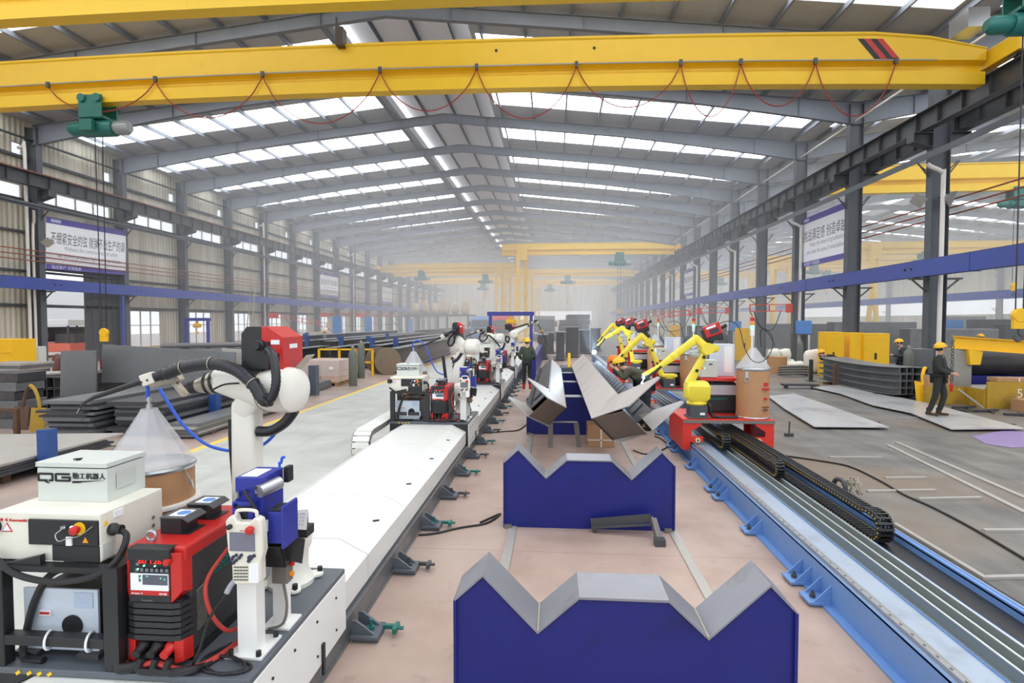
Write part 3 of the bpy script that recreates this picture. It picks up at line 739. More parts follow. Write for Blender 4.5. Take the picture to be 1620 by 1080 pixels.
# --- rack
c = T('equipment_rack', 'x', 'rack', (-2.51, 2.8, DK), 'equipment racks on the left carriages')
RX0, RX1, RY0, RY1, RZ = -2.81, -2.195, 2.585, 3.02, 1.095
for x in (RX0, RX1):
    for y in (RY0, RY1): m = MB(); m.box(x - .04, y - .03, DK, x + .04, y + .03, RZ); P(c, 'leg', m, m_blk, .004, ang=0)
m = MB(); m.box(RX0 - .04, RY0 - .03, RZ, RX1 + .04, RY0 + .03, RZ + .03); m.box(RX0 - .04, RY1 - .03, RZ, RX1 + .04, RY1 + .03, RZ + .03); m.box(RX0 - .04, RY0 + .03, RZ, RX0 + .04, RY1 - .03, RZ + .03); m.box(RX1 - .04, RY0 + .03, RZ, RX1 + .04, RY1 - .03, RZ + .03)
m.prism([(0, 0), (.2, 0), (.2, .05)], (RX0 + .04, RY0 - .02, RZ + .03), (1, 0, 0), (0, 0, 1), (0, .03, 0)); P(c, 'top_frame', m, m_blk, ang=0)
m = MB(); m.box(RX0 + .04, RY0 - .03, .715, RX1 - .04, RY0 + .03, .765); P(c, 'cross_rail', m, m_blk, .004, ang=0)
for x in (-2.55, -2.33):
    m = MB(); m.ring((x, RY0, .735), (1, .25, 0), .045, .006, 14, 6); P(c, 'cable_tie', m, m_paper)
U(c, '%s black steel equipment rack on the left track carriages')
# --- controller
CZ0, CZ1, CY = 1.128, 1.375, 2.612
c = T('robot_controller', 'x', 'controller', (-2.56, 2.83, CZ0), 'white robot controllers')
m = MB(); m.box(-2.86, CY, CZ0, -2.285, 3.06, CZ1); P(c, 'case', m, mat('controller_cream', (232, 230, 216), .42, 0, .03, 5), .006, ang=0)
m = MB(); m.box(-2.665, CY - .012, 1.215, -2.29, CY, 1.345); pnl = P(c, 'front_panel', m, m_blk, .003, ang=0)
m = MB(); m.cyl((-2.385, CY - .016, 1.305), (-2.385, CY - .012, 1.305), .032, n=20); es = P(pnl, 'emergency_stop_collar', m, m_yelb)
m = MB(); m.turned((-2.388, CY - .016, 1.305), (0, -1, 0), [(.012, 0), (.012, .015), (.022, .016), (.022, .034), (.012, .042)], 16); P(pnl, 'emergency_stop', m, m_red)
m = MB(); m.cyl((-2.425, CY - .018, 1.31), (-2.425, CY - .012, 1.31), .008, n=12); P(pnl, 'power_lamp', m, m_ledw)
m = MB(); m.cyl((-2.465, CY - .03, 1.312), (-2.465, CY - .012, 1.312), .009, n=10); m.box(-2.463, CY - .035, 1.31, -2.447, CY - .03, 1.32); P(pnl, 'key_switch', m, m_chr)
m = MB(); m.tube([(-2.465, CY - .03, 1.305), (-2.49, CY - .04, 1.28), (-2.47, CY - .045, 1.25), (-2.43, CY - .04, 1.262), (-2.36, CY - .04, 1.28), (-2.30, CY - .03, 1.325)], .0025, 6); P(pnl, 'key_cord', m, m_chr)
m = MB(); m.box(-2.455, CY - .02, 1.218, -2.425, CY - .012, 1.262); P(pnl, 'breaker', m, m_paper)
m = MB(); m.prism([(-.016, -.012), (.016, -.012), (0, .016)], (-2.355, CY - .014, 1.245), (1, 0, 0), (0, 0, 1), (0, .002, 0)); P(pnl, 'warning_label', m, m_orange, ang=0)
m = MB(); m.box(-2.54, CY - .008, CZ0 + .005, -2.29, CY, 1.212); P(c, 'vent_grille', m, mat('mesh_black', (44, 45, 47), .7, 0, .4, 160), ang=0)
m = MB(); m.cyl((-2.86, CY - .02, 1.3), (-2.86, CY + .0, 1.3), .04, n=14); m.box(-2.9, CY - .03, 1.265, -2.835, CY, 1.335); P(c, 'plug', m, m_blk)
m = MB(); m.prism([(-.03, -.022), (.03, -.022), (0, .026)], (-2.79, CY - .003, 1.295), (1, 0, 0), (0, 0, 1), (0, .002, 0)); wl_ = P(c, 'warning_label', m, m_txtr, ang=0)
m = MB(); m.prism([(-.022, -.016), (.022, -.016), (0, .018)], (-2.79, CY - .005, 1.295), (1, 0, 0), (0, 0, 1), (0, .002, 0)); P(wl_, 'label_face', m, m_paper, ang=0)
m = MB(); m.box(-2.285, 2.7, 1.325, -2.28, 2.76, 1.36); P(c, 'sticker', m, m_paper, ang=0); m = MB(); m.box(-2.285, 2.62, 1.14, -2.28, 2.69, 1.22); P(c, 'rating_plate', m, mat('plate_pale', (0, 0, 0)) if 'plate_pale' in MATS else m_ltgrey, ang=0)
m = MB(); m.prism([(-.014, -.012), (.014, -.012), (0, .016)], (-2.282, 2.645, 1.32), (0, 1, 0), (0, 0, 1), (.002, 0, 0)); P(c, 'warning_label', m, m_yelb, ang=0)
m = MB(); m.turned((-2.285, 2.68, 1.275), (1, 0, 0), [(.03, 0), (.032, .02), (.024, .03), (.024, .06)], 14); P(c, 'connector', m, m_blk)
m = MB()
for y, z in ((2.98, 1.23), (2.98, 1.185)): m.cyl((-2.285, y, z), (-2.28, y, z), .01, n=10)
P(c, 'rivet', m, m_hosegr)
text(c, 'lettering', 'Kawasaki', (-2.775, CY - .002, 1.328), (1, 0, 0), (0, 0, 1), .02, m_txtr, width=.095, bold=.02)
m = MB(); m.box(-2.825, CY - .003, 1.328, -2.813, CY - .001, 1.342); m.prism([(-2.803, 1.335), (-2.79, 1.343), (-2.783, 1.343), (-2.792, 1.335), (-2.783, 1.327), (-2.79, 1.327)], (0, CY - .003, 0), (1, 0, 0), (0, 0, 1), (0, .002, 0)); P(c, 'emblem', m, m_txtr, ang=0)
U(c, '%s white robot controller with black front panel and red stop button, on the left track')
# --- control box with lettering
QY = 2.79
c = T('control_box', 'x', 'control box', (-2.6, 2.92, CZ1), 'grey control boxes')
m = MB(); m.box(-2.795, QY, CZ1, -2.395, 3.07, 1.555); P(c, 'case', m, m_ltgrey, .003, ang=0)
m = MB(); m.box(-2.8, QY - .006, 1.562, -2.39, 3.076, 1.588); P(c, 'lid', m, m_ltgrey, .003, ang=0)
m = MB(); m.box(-2.39, 2.85, 1.43, -2.388, 2.99, 1.52); P(c, 'side_window', m, mat('cabinet_inset', (196, 201, 194), .4), .002, ang=0)
m = MB(); m.cyl((-2.6, 2.84, 1.588), (-2.6, 2.84, 1.594), .012, n=12); m.bar((-2.62, 2.83, 1.596), (-2.585, 2.85, 1.596), .012, .006); P(c, 'lock', m, m_blk)
def blockglyph(kind, x, z, w, h, t):
    m = MB(); y = QY - .0035
    def r(a, b_, c_, d): m.box(x + a * w, y, z + b_ * h, x + c_ * w, y + .002, z + d * h)
    k = t
    r(.06, 1 - k, .94, 1); r(.06, 0, .94, k) if kind == 'G' else r(.06, 0, .62, k); r(0, .06, k * h / w, .94)
    if kind == 'Q':
        r(1 - k * h / w, .06, 1, .94); m.prism([(x + w * .42, z + h * .02), (x + w * .60, z + h * .02), (x + w * .78, z - h * .2), (x + w * .60, z - h * .2)], (0, y, 0), (1, 0, 0), (0, 0, 1), (0, .002, 0)); r(.7, 0, .94, k)
    else: r(1 - k * h / w, .06, 1, .5); r(.42, .5 - k * .5, 1, .5 + k * .5)
    return m
P(c, 'lettering', blockglyph('Q', -2.792, 1.483, .092, .047, .24), m_txtk, ang=0); P(c, 'lettering', blockglyph('G', -2.692, 1.483, .092, .047, .24), m_txtk, ang=0)
text(c, 'lettering', '勤工机器人', (-2.59, QY - .002, 1.503), (1, 0, 0), (0, 0, 1), .036, m_txtk, width=.188, fat=.035)
text(c, 'lettering', 'QE ROBOT', (-2.592, QY - .002, 1.478), (1, 0, 0), (0, 0, 1), .0155, m_txtk, width=.185, bold=.03, shear=.25)
U(c, '%s grey control box with black lettering, standing on a white left track controller')
# --- transformer
c = T('transformer_box', 'x', 'transformer', (-2.56, 2.9, DK), 'transformers under the racks')
m = MB(); m.box(-2.775, 2.67, .63, -2.36, 2.685, .955); fp = P(c, 'front_panel', m, m_bluec, .003, ang=0)
m = MB(); m.box(-2.72, 2.685, .63, -2.365, 3.1, .95); P(c, 'case', m, m_blk, .004, ang=0)
m = MB()
for x in (-2.74, -2.4): m = MB(); m.box(x - .06, 2.64, DK, x + .06, 2.72, .63); P(c, 'foot', m, m_dark, ang=0)
m = MB(); m.box(-2.49, 2.666, .86, -2.385, 2.67, .94); P(fp, 'rating_plate', m, mat('plate_pale', (184, 198, 220), .5, 0, .15, 60), ang=0)
m = MB(); m.cyl((-2.5, 2.66, .765), (-2.5, 2.67, .765), .055, n=24); P(fp, 'cable_port', m, m_rub)
m = MB(); m.box(-2.672, 2.655, .818, -2.612, 2.67, .845); br = P(fp, 'breaker', m, m_paper, ang=0)
m = MB()
for x in (-2.66, -2.642, -2.624): m.box(x - .007, 2.65, .826, x + .007, 2.656, .838)
P(br, 'breaker_levers', m, m_red, ang=0)
U(c, '%s pale blue transformer box inside a black rack on the left track')
# --- welder
def welder_front(c, x0, x1, y0, z0, z1, k=1.0):
    w = x1 - x0; h = z1 - z0
    m = MB(); m.box(x0 + .01, y0 + .06, z0 + .03, x1 - .005, y0 + .64, z1 - .05); bd = P(c, 'body', m, mat('welder_dark', (52, 54, 56), .5, 0, .1, 8), .004, ang=0)
    m = MB()
    m.prism([(0, 0), (w, 0), (w, .07), (w * .5, .07), (0, .07)], (x0, y0 + .02, z1 - .07), (1, 0, 0), (0, 0, 1), (0, .64, 0)); hd = P(c, 'hood', m, m_red, .012, ang=0)
    for sx in (0, 1):                      # red cheeks, upper and lower, bending round the front corners
        xa = x0 if sx == 0 else x1; s = 1 if sx == 0 else -1; wd = .034 if sx == 0 else .066
        m = MB(); m.loft([[(xa, y0 + .07, z) for z in (z0 + .35, z1 - .05)] + [(xa + s * .012, y0 + .005, z1 - .02), (xa + s * .012, y0 + .005, z0 + .37)], [(xa + s * wd, y0 + .07, z) for z in (z0 + .30, z1 - .05)] + [(xa + s * wd, y0 - .005, z1 - .02), (xa + s * wd, y0 - .005, z0 + .305)]]); P(c, 'cheek', m, m_red, .004, ang=0)
        m = MB(); m.loft([[(xa, y0 + .07, z) for z in (z0, z0 + .11)] + [(xa + s * .012, y0 + .005, z0 + .12), (xa + s * .012, y0 + .005, z0 + .01)], [(xa + s * .055, y0 + .07, z) for z in (z0, z0 + .13)] + [(xa + s * .055, y0 - .005, z0 + .13), (xa + s * .055, y0 - .005, z0 - .0)]]); P(c, 'cheek', m, m_red, .004, ang=0)
    m = MB(); m.box(x0 + .03, y0 - .016, z1 - .06, x1 - .06, y0 + .05, z1 + .003); P(c, 'visor', m, m_blk, .006, ang=0)
    m = MB(); m.loft([[(x0 + .034, y0 - .008, z0 + .34), (x1 - .066, y0 - .008, z0 + .34), (x1 - .066, y0 + .03, z0 + .34), (x0 + .034, y0 + .03, z0 + .34)], [(x0 + .034, y0 - .002, z1 - .05), (x1 - .066, y0 - .002, z1 - .05), (x1 - .066, y0 + .03, z1 - .05), (x0 + .034, y0 + .03, z1 - .05)]]); pn = P(c, 'control_panel', m, m_blk, .002, ang=0)
    yy = y0 - .009
    m = MB(); m.box(x0 + .045, yy - .004, z0 + .375, x1 - .072, yy + .002, z0 + .46); P(pn, 'diagram', m, m_paper, ang=0)
    m = MB(); m.box(x0 + .11, yy - .006, z0 + .405, x1 - .075, yy - .003, z0 + .455); m.box(x0 + .09, yy - .006, z0 + .42, x0 + .1, yy - .003, z0 + .452); P(pn, 'display', m, mat('lcd_slate', (86, 92, 104), .3), ang=0)
    m = MB(); m.box(x0 + .042, yy - .005, z0 + .352, x1 - .070, yy + .002, z0 + .374); P(pn, 'name_strip', m, m_red, ang=0)
    text(pn, 'lettering', 'Artsen II', (x0 + .05, yy - .006, z0 + .357), (1, 0, 0), (0, 0, 1), .012, m_txtw, width=.06, shear=.2); text(pn, 'lettering', 'CM 500', (x1 - .118, yy - .006, z0 + .357), (1, 0, 0), (0, 0, 1), .012, m_txtw, width=.04, bold=.02)
    for x, s in ((x0 + .107, '60'), (x0 + .168, '126')):
        m = MB(); m.box(x - .02, yy - .003, z0 + .508, x + .034, yy + .006, z0 + .538); P(pn, 'display', m, m_rub, ang=0)
        text(pn, 'digits', s, (x - .016, yy - .004, z0 + .512), (1, 0, 0), (0, 0, 1), .034, m_ledr, width=.02 * len(s), bold=.03)
    m = MB(); m.turned((x1 - .072, yy, z0 + .524), (0, -1, 0), [(.018, 0), (.016, .02), (.012, .022)], 14); P(pn, 'knob', m, m_red)
    m = MB()
    for dx, dz in ((.085, .545), (.128, .545), (.2, .542), (.118, .5), (.175, .5), (.135, .448), (.098, .438), (.205, .44), (.225, .435), (.085, .482)): m.cyl((x0 + dx, yy - .006, z0 + dz), (x0 + dx, yy, z0 + dz), .0045, n=8)
    P(pn, 'indicator_lamps', m, m_ledg)
    m = MB()
    for k_ in range(7): m.box(x0 + .072 + .026 * k_, yy - .005, z0 + .47, x0 + .088 + .026 * k_, yy, z0 + .486)
    for a in (.075,):
        for b_ in (.5, .525): m.box(x0 + a, yy - .004, z0 + b_, x0 + a + .016, yy, z0 + b_ + .014)
    P(pn, 'buttons', m, mat('button_grey', (110, 114, 120), .4), ang=0)
    m = MB(); m.box(x0 + .034, y0 - .006, z0 + .3, x1 - .066, y0 + .03, z0 + .345); lo = P(c, 'louvre_front', m, m_blk, ang=0)
    text(lo, 'lettering', 'MEGMEET', (x0 + .1, y0 - .007, z0 + .318), (1, 0, 0), (0, 0, 1), .011, mat('ink_grey', (130, 130, 134), .5), width=.06)
    m = MB()
    for k_ in range(6):
        z = z0 + .12 + k_ * .033
        m.prism([(x0 - .002, .07), (x0 + .02, 0), (x0 + .06, -.012), (x1 - .06, -.012), (x1 - .02, 0), (x1 + .002, .07)], (0, y0, z), (1, 0, 0), (0, 1, 0), (0, 0, .026))
    m.box(x0 + .02, y0 + .01, z0 + .115, x1 - .02, y0 + .07, z0 + .32); P(lo, 'bumper', m, m_blk, ang=0)
    for k_, x in enumerate((x0 + .09, x0 + .165, x0 + .235)):
        m = MB(); m.turned((x, y0 + .05, z0 + .09), (0, -1, -.25), [(.03, 0), (.03, .05), (.022, .06), (.022, .1)], 14); P(c, 'socket', m, m_red if k_ == 2 else m_rub)
    m = MB()
    for k_ in range(16): m.bar((x1 - .004, y0 + .1, z0 + .12 + k_ * .0135), (x1 + .003, y0 + .17, z0 + .135 + k_ * .0135), .012, .006)
    P(bd, 'side_louvres', m, m_hosegr, ang=0)
    text(bd, 'lettering', 'MEGMEET', (x1 - .004, y0 + .25, z0 + .37), (0, 1, 0), (0, 0, 1), .05, m_txtg, width=.24, bold=.02)
    text(bd, 'lettering', 'WELDING TECHNOLOGY', (x1 - .004, y0 + .25, z0 + .345), (0, 1, 0), (0, 0, 1), .018, m_txtg, width=.2)
    for y in (y0 + .08, y0 + .6):
        m = MB(); m.ring((x0 + .09, y, z1 + .03), (0, 1, 0), .024, .008, 16, 8); m.cyl((x0 + .09, y, z1 - .002), (x0 + .09, y, z1 + .012), .014, n=10); P(hd, 'lifting_eye', m, m_chr)
c = T('welding_power_source', 'x', 'welder', (-1.97, 2.9, DK), 'red and black welders on the left carriages')
welder_front(c, -2.155, -1.84, 2.6, DK + .03, DK + .615)
m = MB(); m.box(-2.14, 2.68, DK, -1.855, 3.2, DK + .06); P(c, 'base', m, m_rub, ang=0)
U(c, '%s red and black welding power source on the left track carriages')
for k_, (y, zz) in enumerate(((2.78, 0), (3.0, .02))):
    c = T('signal_box', 'x', 'box', (-2.02, y + .1, DK + .616), 'black boxes on the welders')
    m = MB(); z = DK + .616; x0, x1 = -2.09, -1.93
    m.box(x0, y, z, x0 + .004, y + .14, z + .085); m.box(x1 - .05, y, z, x1 - .046, y + .14, z + .085); m.box(x0, y, z, x1, y + .14, z + .004); m.box(x0, y, z, x0 + .11, y + .004, z + .085)
    P(c, 'bracket', m, m_blk, ang=0)
    m = MB(); m.box(x0, y - .01, z + .085, x1 - .03, y + .15, z + .09); m.prism([(x1 - .03, .09), (x1, .07), (x1, .065), (x1 - .03, .085)], (0, y - .01, z), (1, 0, 0), (0, 0, 1), (0, .16, 0)); P(c, 'lid', m, m_dark, ang=0)
    m = MB(); m.box(x0 + .03, y + .02, z + .09, x1 - .04, y + .12, z + .0915); lb = P(c, 'sticker', m, m_paper, ang=0)
    m = MB(); m.cyl((x0 + .085, y + .07, z + .091), (x0 + .085, y + .07, z + .0925), .034, n=18); P(lb, 'sticker_emblem', m, m_lblue, ang=0)
    U(c, ('%s black bracket box with blue and white sticker, front one on its left track welder', '%s black bracket box with blue and white sticker, rear one on its left track welder')[k_])
# --- pendant pedestal with torch cleaner
c = T('torch_cleaner', 'x', 'torch cleaner', (-1.6, 2.78, DK), 'torch cleaning stations')
m = MB(); m.box(-1.65, 2.74, DK + .012, -1.545, 2.83, 1.33); P(c, 'post', m, m_white, .004, ang=0)
m = MB(); m.box(-1.7, 2.70, DK, -1.5, 2.92, DK + .014); bp_ = P(c, 'base_plate', m, m_white, .002, ang=0)
m = MB()
for x, y in ((-1.675, 2.72), (-1.525, 2.72), (-1.525, 2.9)): m.cyl((x, y, DK + .014), (x, y, DK + .04), .014, n=8)
P(bp_, 'bolt', m, m_blk)
m = MB(); m.box(-1.66, 2.76, 1.3, -1.51, 2.98, 1.535); m.box(-1.655, 2.72, 1.18, -1.54, 2.78, 1.42); hd = P(c, 'head', m, m_navy, .004, ang=0)
m = MB(); m.box(-1.63, 2.717, 1.375, -1.55, 2.722, 1.4); m.box(-1.606, 2.716, 1.3, -1.574, 2.722, 1.38); P(hd, 'holder_tee', m, m_blk, ang=0)
m = MB(); m.box(-1.475, 2.74, 1.2, -1.395, 2.86, 1.365); m.box(-1.395, 2.72, 1.18, -1.38, 2.88, 1.4); P(c, 'cutter_box', m, m_navy, .004, ang=0)
m = MB(); m.box(-1.465, 2.75, 1.365, -1.405, 2.85, 1.38); P(c, 'cutter_top', m, m_blk, .002, ang=0)
m = MB(); m.box(-1.49, 2.94, 1.46, -1.46, 3.0, 1.545); P(c, 'motor_block', m, m_blk, .003, ang=0)
m = MB(); m.cyl((-1.52, 2.74, 1.47), (-1.47, 2.86, 1.485), .034, n=12); P(c, 'air_cylinder', m, m_chr)
m = MB()
for k_ in range(4): m.cyl((-1.52 + .027 * math.cos(k_ * 1.57 + .8), 2.737, 1.47 + .027 * math.sin(k_ * 1.57 + .8)), (-1.52 + .027 * math.cos(k_ * 1.57 + .8), 2.745, 1.47 + .027 * math.sin(k_ * 1.57 + .8)), .006, n=8)
P(c, 'screw', m, m_blk)
m = MB(); m.tube([(-1.60, 2.75, 1.47), (-1.57, 2.72, 1.45), (-1.53, 2.71, 1.40), (-1.505, 2.72, 1.33), (-1.5, 2.75, 1.27)], .009, 8); P(c, 'air_hose', m, m_rub)
m = MB(); m.cyl((-1.505, 2.93, 1.535), (-1.505, 2.93, 1.575), .007, n=8); m.tube([(-1.51, 2.93, 1.57), (-1.495, 2.93, 1.575), (-1.49, 2.93, 1.6), (-1.475, 2.93, 1.602)], .008, 8); P(c, 'valve', m, m_hoseb)
m = MB(); m.cyl((-1.635, 2.72, 1.40), (-1.635, 2.74, 1.40), .014, n=10); m.cyl((-1.64, 2.74, 1.435), (-1.64, 2.74, 1.465), .013, n=10); P(c, 'fitting', m, m_chr)
m = MB(); m.box(-1.64, 2.78, 1.536, -1.55, 2.93, 1.538); P(c, 'label', m, m_paper, ang=0)
U(c, '%s blue torch cleaning unit on a white post, left track')
c = T('teach_pendant', 'x', 'teach pendant', (-1.61, 2.68, .97), 'teach pendants')
def q_(px, py): v = onY(px, py, 2.66); return (v.x, v.z)
out = [q_(*p) for p in ((357, 824), (362, 818), (371, 815), (375, 826), (396, 826), (403, 818), (412, 822), (415, 834), (417, 872), (413, 886), (414, 918), (410, 924), (372, 924), (368, 916), (367, 888), (361, 873))]
m = MB(); m.prism(out, (0, 2.655, 0), (1, 0, 0), (0, 0, 1), (0, .055, 0)); bd = P(c, 'case', m, mat('pendant_ivory', (226, 222, 208), .5, 0, .05, 6, dirt=(170, 160, 142), dscale=4, dthr=.6), .008, ang=30)
m = MB(); a = q_(371, 816); b_ = q_(403, 818); m.tube([(a[0], 2.68, a[1]), (a[0] + .005, 2.68, a[1] + .02), ((a[0] + b_[0]) / 2, 2.68, a[1] + .026), (b_[0] - .005, 2.68, a[1] + .02), (b_[0], 2.68, b_[1])], .009, 8); P(c, 'handle', m, mat('pendant_ivory', (0, 0, 0)))
a, b_ = q_(365, 870), q_(404, 842); m = MB(); m.box(a[0], 2.651, a[1], b_[0], 2.656, b_[1]); P(bd, 'screen', m, mat('lcd_violet', (116, 116, 132), .25), ang=0)
a = q_(399, 836); m = MB(); m.turned((a[0], 2.655, a[1]), (0, -1, 0), [(.014, 0), (.014, .012), (.021, .013), (.021, .026), (.012, .032)], 16); P(bd, 'emergency_stop', m, m_red)
a = q_(365, 832); m = MB(); m.turned((a[0], 2.655, a[1]), (0, -1, 0), [(.013, 0), (.013, .016), (.01, .018)], 14); P(bd, 'mode_switch', m, m_blk)
m = MB(); 
for px_, py_ in ((370, 880), (375, 877), (380, 881), (375, 885), (383, 877), (371, 889), (368, 884)): a = q_(px_, py_); m.cyl((a[0], 2.648, a[1]), (a[0], 2.656, a[1]), .0085, n=10)
P(bd, 'navigation_keys', m, mat('key_navy', (44, 50, 74), .4)); m = MB()
for px_, py_, r_ in ((397, 881, .014), (403, 878, .009), (395, 886, .009)): a = q_(px_, py_); m.cyl((a[0], 2.648, a[1]), (a[0], 2.656, a[1]), r_, n=12)
P(bd, 'round_keys', m, mat('key_navy', (44, 50, 74), .4))
m = MB()
for r_ in range(6):
    for k_ in range(3): a = q_(398 + 5 * k_, 893 + 5 * r_); m.box(a[0] - .008, 2.65, a[1] - .008, a[0] + .008, 2.656, a[1] + .008)
P(bd, 'white_keys', m, m_paper, ang=0)
m = MB()
for r_ in range(5):
    for k_ in range(5): a = q_(373 + 4.6 * k_, 896 + 5 * r_); m.box(a[0] - .006, 2.651, a[1] - .003, a[0] + .006, 2.656, a[1] + .003)
P(bd, 'small_keys', m, mat('key_olive', (100, 104, 92), .4), ang=0)
text(bd, 'lettering', 'Kawasaki', (q_(381, 839)[0], 2.654, q_(381, 839)[1]), (1, 0, 0), (0, 0, 1), .007, m_txtr, width=.055)
a = q_(370, 920); m = MB(); m.tube([(a[0] + .01, 2.68, a[1] + .012), (a[0] - .02, 2.67, a[1] - .02), (a[0] - .04, 2.66, a[1] - .06)], .013, 10, 10, rf=lambda t, i: 1 + .12 * (i % 2)); P(c, 'cable_boot', m, mat('boot_grey', (160, 164, 172), .5))
Z0 = DK + .008
m = MB(); m.tube([(a[0] - .04, 2.66, a[1] - .06), (-1.73, 2.63, .85), (-1.76, 2.6, .72), (-1.8, 2.6, Z0), (-1.72, 2.72, Z0), (-1.6, 2.68, Z0 + .004), (-1.52, 2.64, Z0), (-1.56, 2.585, Z0), (-1.7, 2.58, Z0), (-1.78, 2.62, Z0 + .012), (-1.72, 2.69, Z0 + .014), (-1.58, 2.66, Z0 + .014), (-1.55, 2.6, Z0 + .006), (-1.66, 2.575, Z0), (-1.79, 2.66, Z0 + .01), (-1.75, 2.8, Z0)], .0075, 8, 8); P(c, 'cable', m, m_rub)
U(c, '%s ivory teach pendant with red stop button, hung on a torch cleaner post')
# --- second post with button box and chute
c = T('button_station', 'x', 'button box', (-1.56, 3.06, DK), 'push button stations')
m = MB(); m.box(-1.605, 3.02, DK + .012, -1.53, 3.09, 1.08); P(c, 'post', m, m_white, .004, ang=0)
m = MB(); m.box(-1.65, 2.98, DK, -1.49, 3.14, DK + .014); P(c, 'base_plate', m, m_white, .002, ang=0)
m = MB(); m.box(-1.57, 2.95, .885, -1.48, 3.02, 1.03); bb = P(c, 'box', m, m_hosegr, .004, ang=0)
m = MB(); m.turned((-1.48, 2.985, .99), (1, 0, 0), [(.016, 0), (.016, .02), (.01, .024)], 12); P(bb, 'red_button', m, m_red)
m = MB(); m.turned((-1.48, 2.985, .93), (1, 0, 0), [(.014, 0), (.014, .018), (.01, .02)], 12); P(bb, 'yellow_button', m, m_orange)
m = MB(); x0, x1, y0, y1 = -1.66, -1.47, 2.86, 3.0
for (a, b_) in ((x0, x0 + .004), (x1 - .004, x1)): m.loft([[(a, y0 + .05, 1.0), (b_, y0 + .05, 1.0), (b_, y1, 1.0), (a, y1, 1.0)], [(a, y0, 1.13), (b_, y0, 1.13), (b_, y1, 1.16), (a, y1, 1.16)]])
m.loft([[(x0, y0 + .05, 1.0), (x1, y0 + .05, 1.0), (x1, y0 + .054, 1.0), (x0, y0 + .054, 1.0)], [(x0, y0, 1.13), (x1, y0, 1.13), (x1, y0 + .004, 1.13), (x0, y0 + .004, 1.13)]]); m.box(x0, y1 - .004, 1.0, x1, y1, 1.16); m.box(x0, y0 + .05, .998, x1, y1, 1.002)
m.loft([[(x1, y1 - .05, 1.02), (x1 + .07, y1 - .04, 1.0), (x1 + .07, y1 - .036, 1.0), (x1, y1 - .046, 1.02)], [(x1 + .005, y1 - .05, 1.16), (x1 + .09, y1 - .04, 1.14), (x1 + .09, y1 - .036, 1.14), (x1 + .005, y1 - .046, 1.16)]])
P(c, 'scrap_chute', m, m_blk, ang=0)
m = MB(); m.tube([(-1.53, 3.0, .88), (-1.5, 2.98, .75), (-1.52, 2.97, .65), (-1.6, 2.96, Z0 + .01)], .008, 8); P(c, 'cable', m, m_hosegr)
U(c, '%s push button station with black scrap chute on a white post, left track')
# --- wire drum
c = T('wire_drum', 'x', 'drum', (-2.57, 3.46, DK), 'welding wire drums on the left carriages')
DX, DYY, DR = -2.66, 3.46, .255
m = MB(); m.turned((DX, DYY, DK), (0, 0, 1), [(DR, 0), (DR, .79)], 40); P(c, 'barrel', m, m_drum, ang=40)
m = MB(); m.turned((DX, DYY, DK + .78), (0, 0, 1), [(DR + .006, 0), (DR + .012, .015), (DR + .006, .03), (DR - .002, .034)], 40); m.turned((DX, DYY, DK + .0), (0, 0, 1), [(DR + .006, 0), (DR + .008, .02), (DR + .003, .03)], 40); P(c, 'rim', m, m_chr)
m = MB(); m.turned((DX, DYY, DK + .54), (0, 0, 1), [(DR + .004, 0), (DR + .03, .012), (DR + .03, .03), (DR + .004, .036)], 40); P(c, 'shelf_ring', m, m_white)
m = MB(); m.turned((DX, DYY, DK + .812), (0, 0, 1), [(DR, 0), (DR * .98, .02), (.055, .345), (.05, .36)], 12); P(c, 'cone_hood', m, m_cone, ang=0)
m = MB(); m.cyl((DX, DYY, DK + 1.17), (DX, DYY, DK + 1.2), .018, n=10); m.cyl((DX, DYY, DK + 1.2), (DX, DYY, DK + 1.25), .01, n=10); m.cyl((DX, DYY, DK + 1.225), (DX, DYY, DK + 1.24), .016, n=6); P(c, 'wire_fitting', m, m_chr)
m = MB(); m.tube([(DX + DR, DYY - .03, DK + .78), (DX + DR + .04, DYY - .05, DK + .74), (DX + DR + .05, DYY - .02, DK + .66), (DX + DR + .012, DYY + .02, DK + .7)], .005, 6); P(c, 'clasp', m, m_chr)
m = MB(); m.box(DX + .06, DYY - DR - .012, DK + .3, DX + .16, DYY - DR - .008, DK + .5); P(c, 'label_board', m, mat('board_grey', (170, 174, 182), .5), ang=0)
U(c, '%s cardboard wire drum under a clear cone hood, on the left track')
# --- loose cables on the deck and rack
c = O('cable_bundle', 'x', 'cable', MB().tube([(-2.86, 2.57, 1.19), (-2.7, 2.55, 1.09), (-2.5, 2.545, 1.055), (-2.3, 2.55, 1.08), (-2.2, 2.6, 1.14), (-2.2, 2.68, 1.24), (-2.26, 2.68, 1.277)], .016, 8), m_rub, group='cable bundles hung across the racks')
U(c, '%s black cable bundle sagging across a controller rack front, left track')
c = T('welding_cable', 'x', 'cable', (-2.0, 2.58, DK), 'welding cables at the welder feet')
m = MB()
for k_, x in enumerate((-2.035, -1.96, -1.89)):
    m.tube([(x, 2.555, DK + .08), (x - .01, 2.545, DK + .03), (x + .03, 2.548, DK + .016), (x + .12, 2.56, DK + .014 + .01 * k_), (-1.76, 2.62, DK + .014), (-1.72, 2.8, DK + .014)], .017, 8)
P(c, 'black_lead', m, m_rub)
m = MB(); m.tube([(-2.16, 2.75, DK + .02), (-2.17, 2.62, DK + .02), (-2.1, 2.572, DK + .016), (-1.98, 2.57, DK + .05), (-1.85, 2.575, DK + .018), (-1.74, 2.66, DK + .018), (-1.68, 2.95, DK + .02), (-1.72, 3.1, DK + .02)], .015, 8); P(c, 'red_lead', m, m_cabr)
m = MB(); m.tube([(-1.79, 2.9, 1.1), (-1.8, 2.72, 1.0), (-1.77, 2.7, .85), (-1.72, 2.76, .72), (-1.68, 2.86, .7)], .011, 8); P(c, 'red_hose', m, m_cabr)
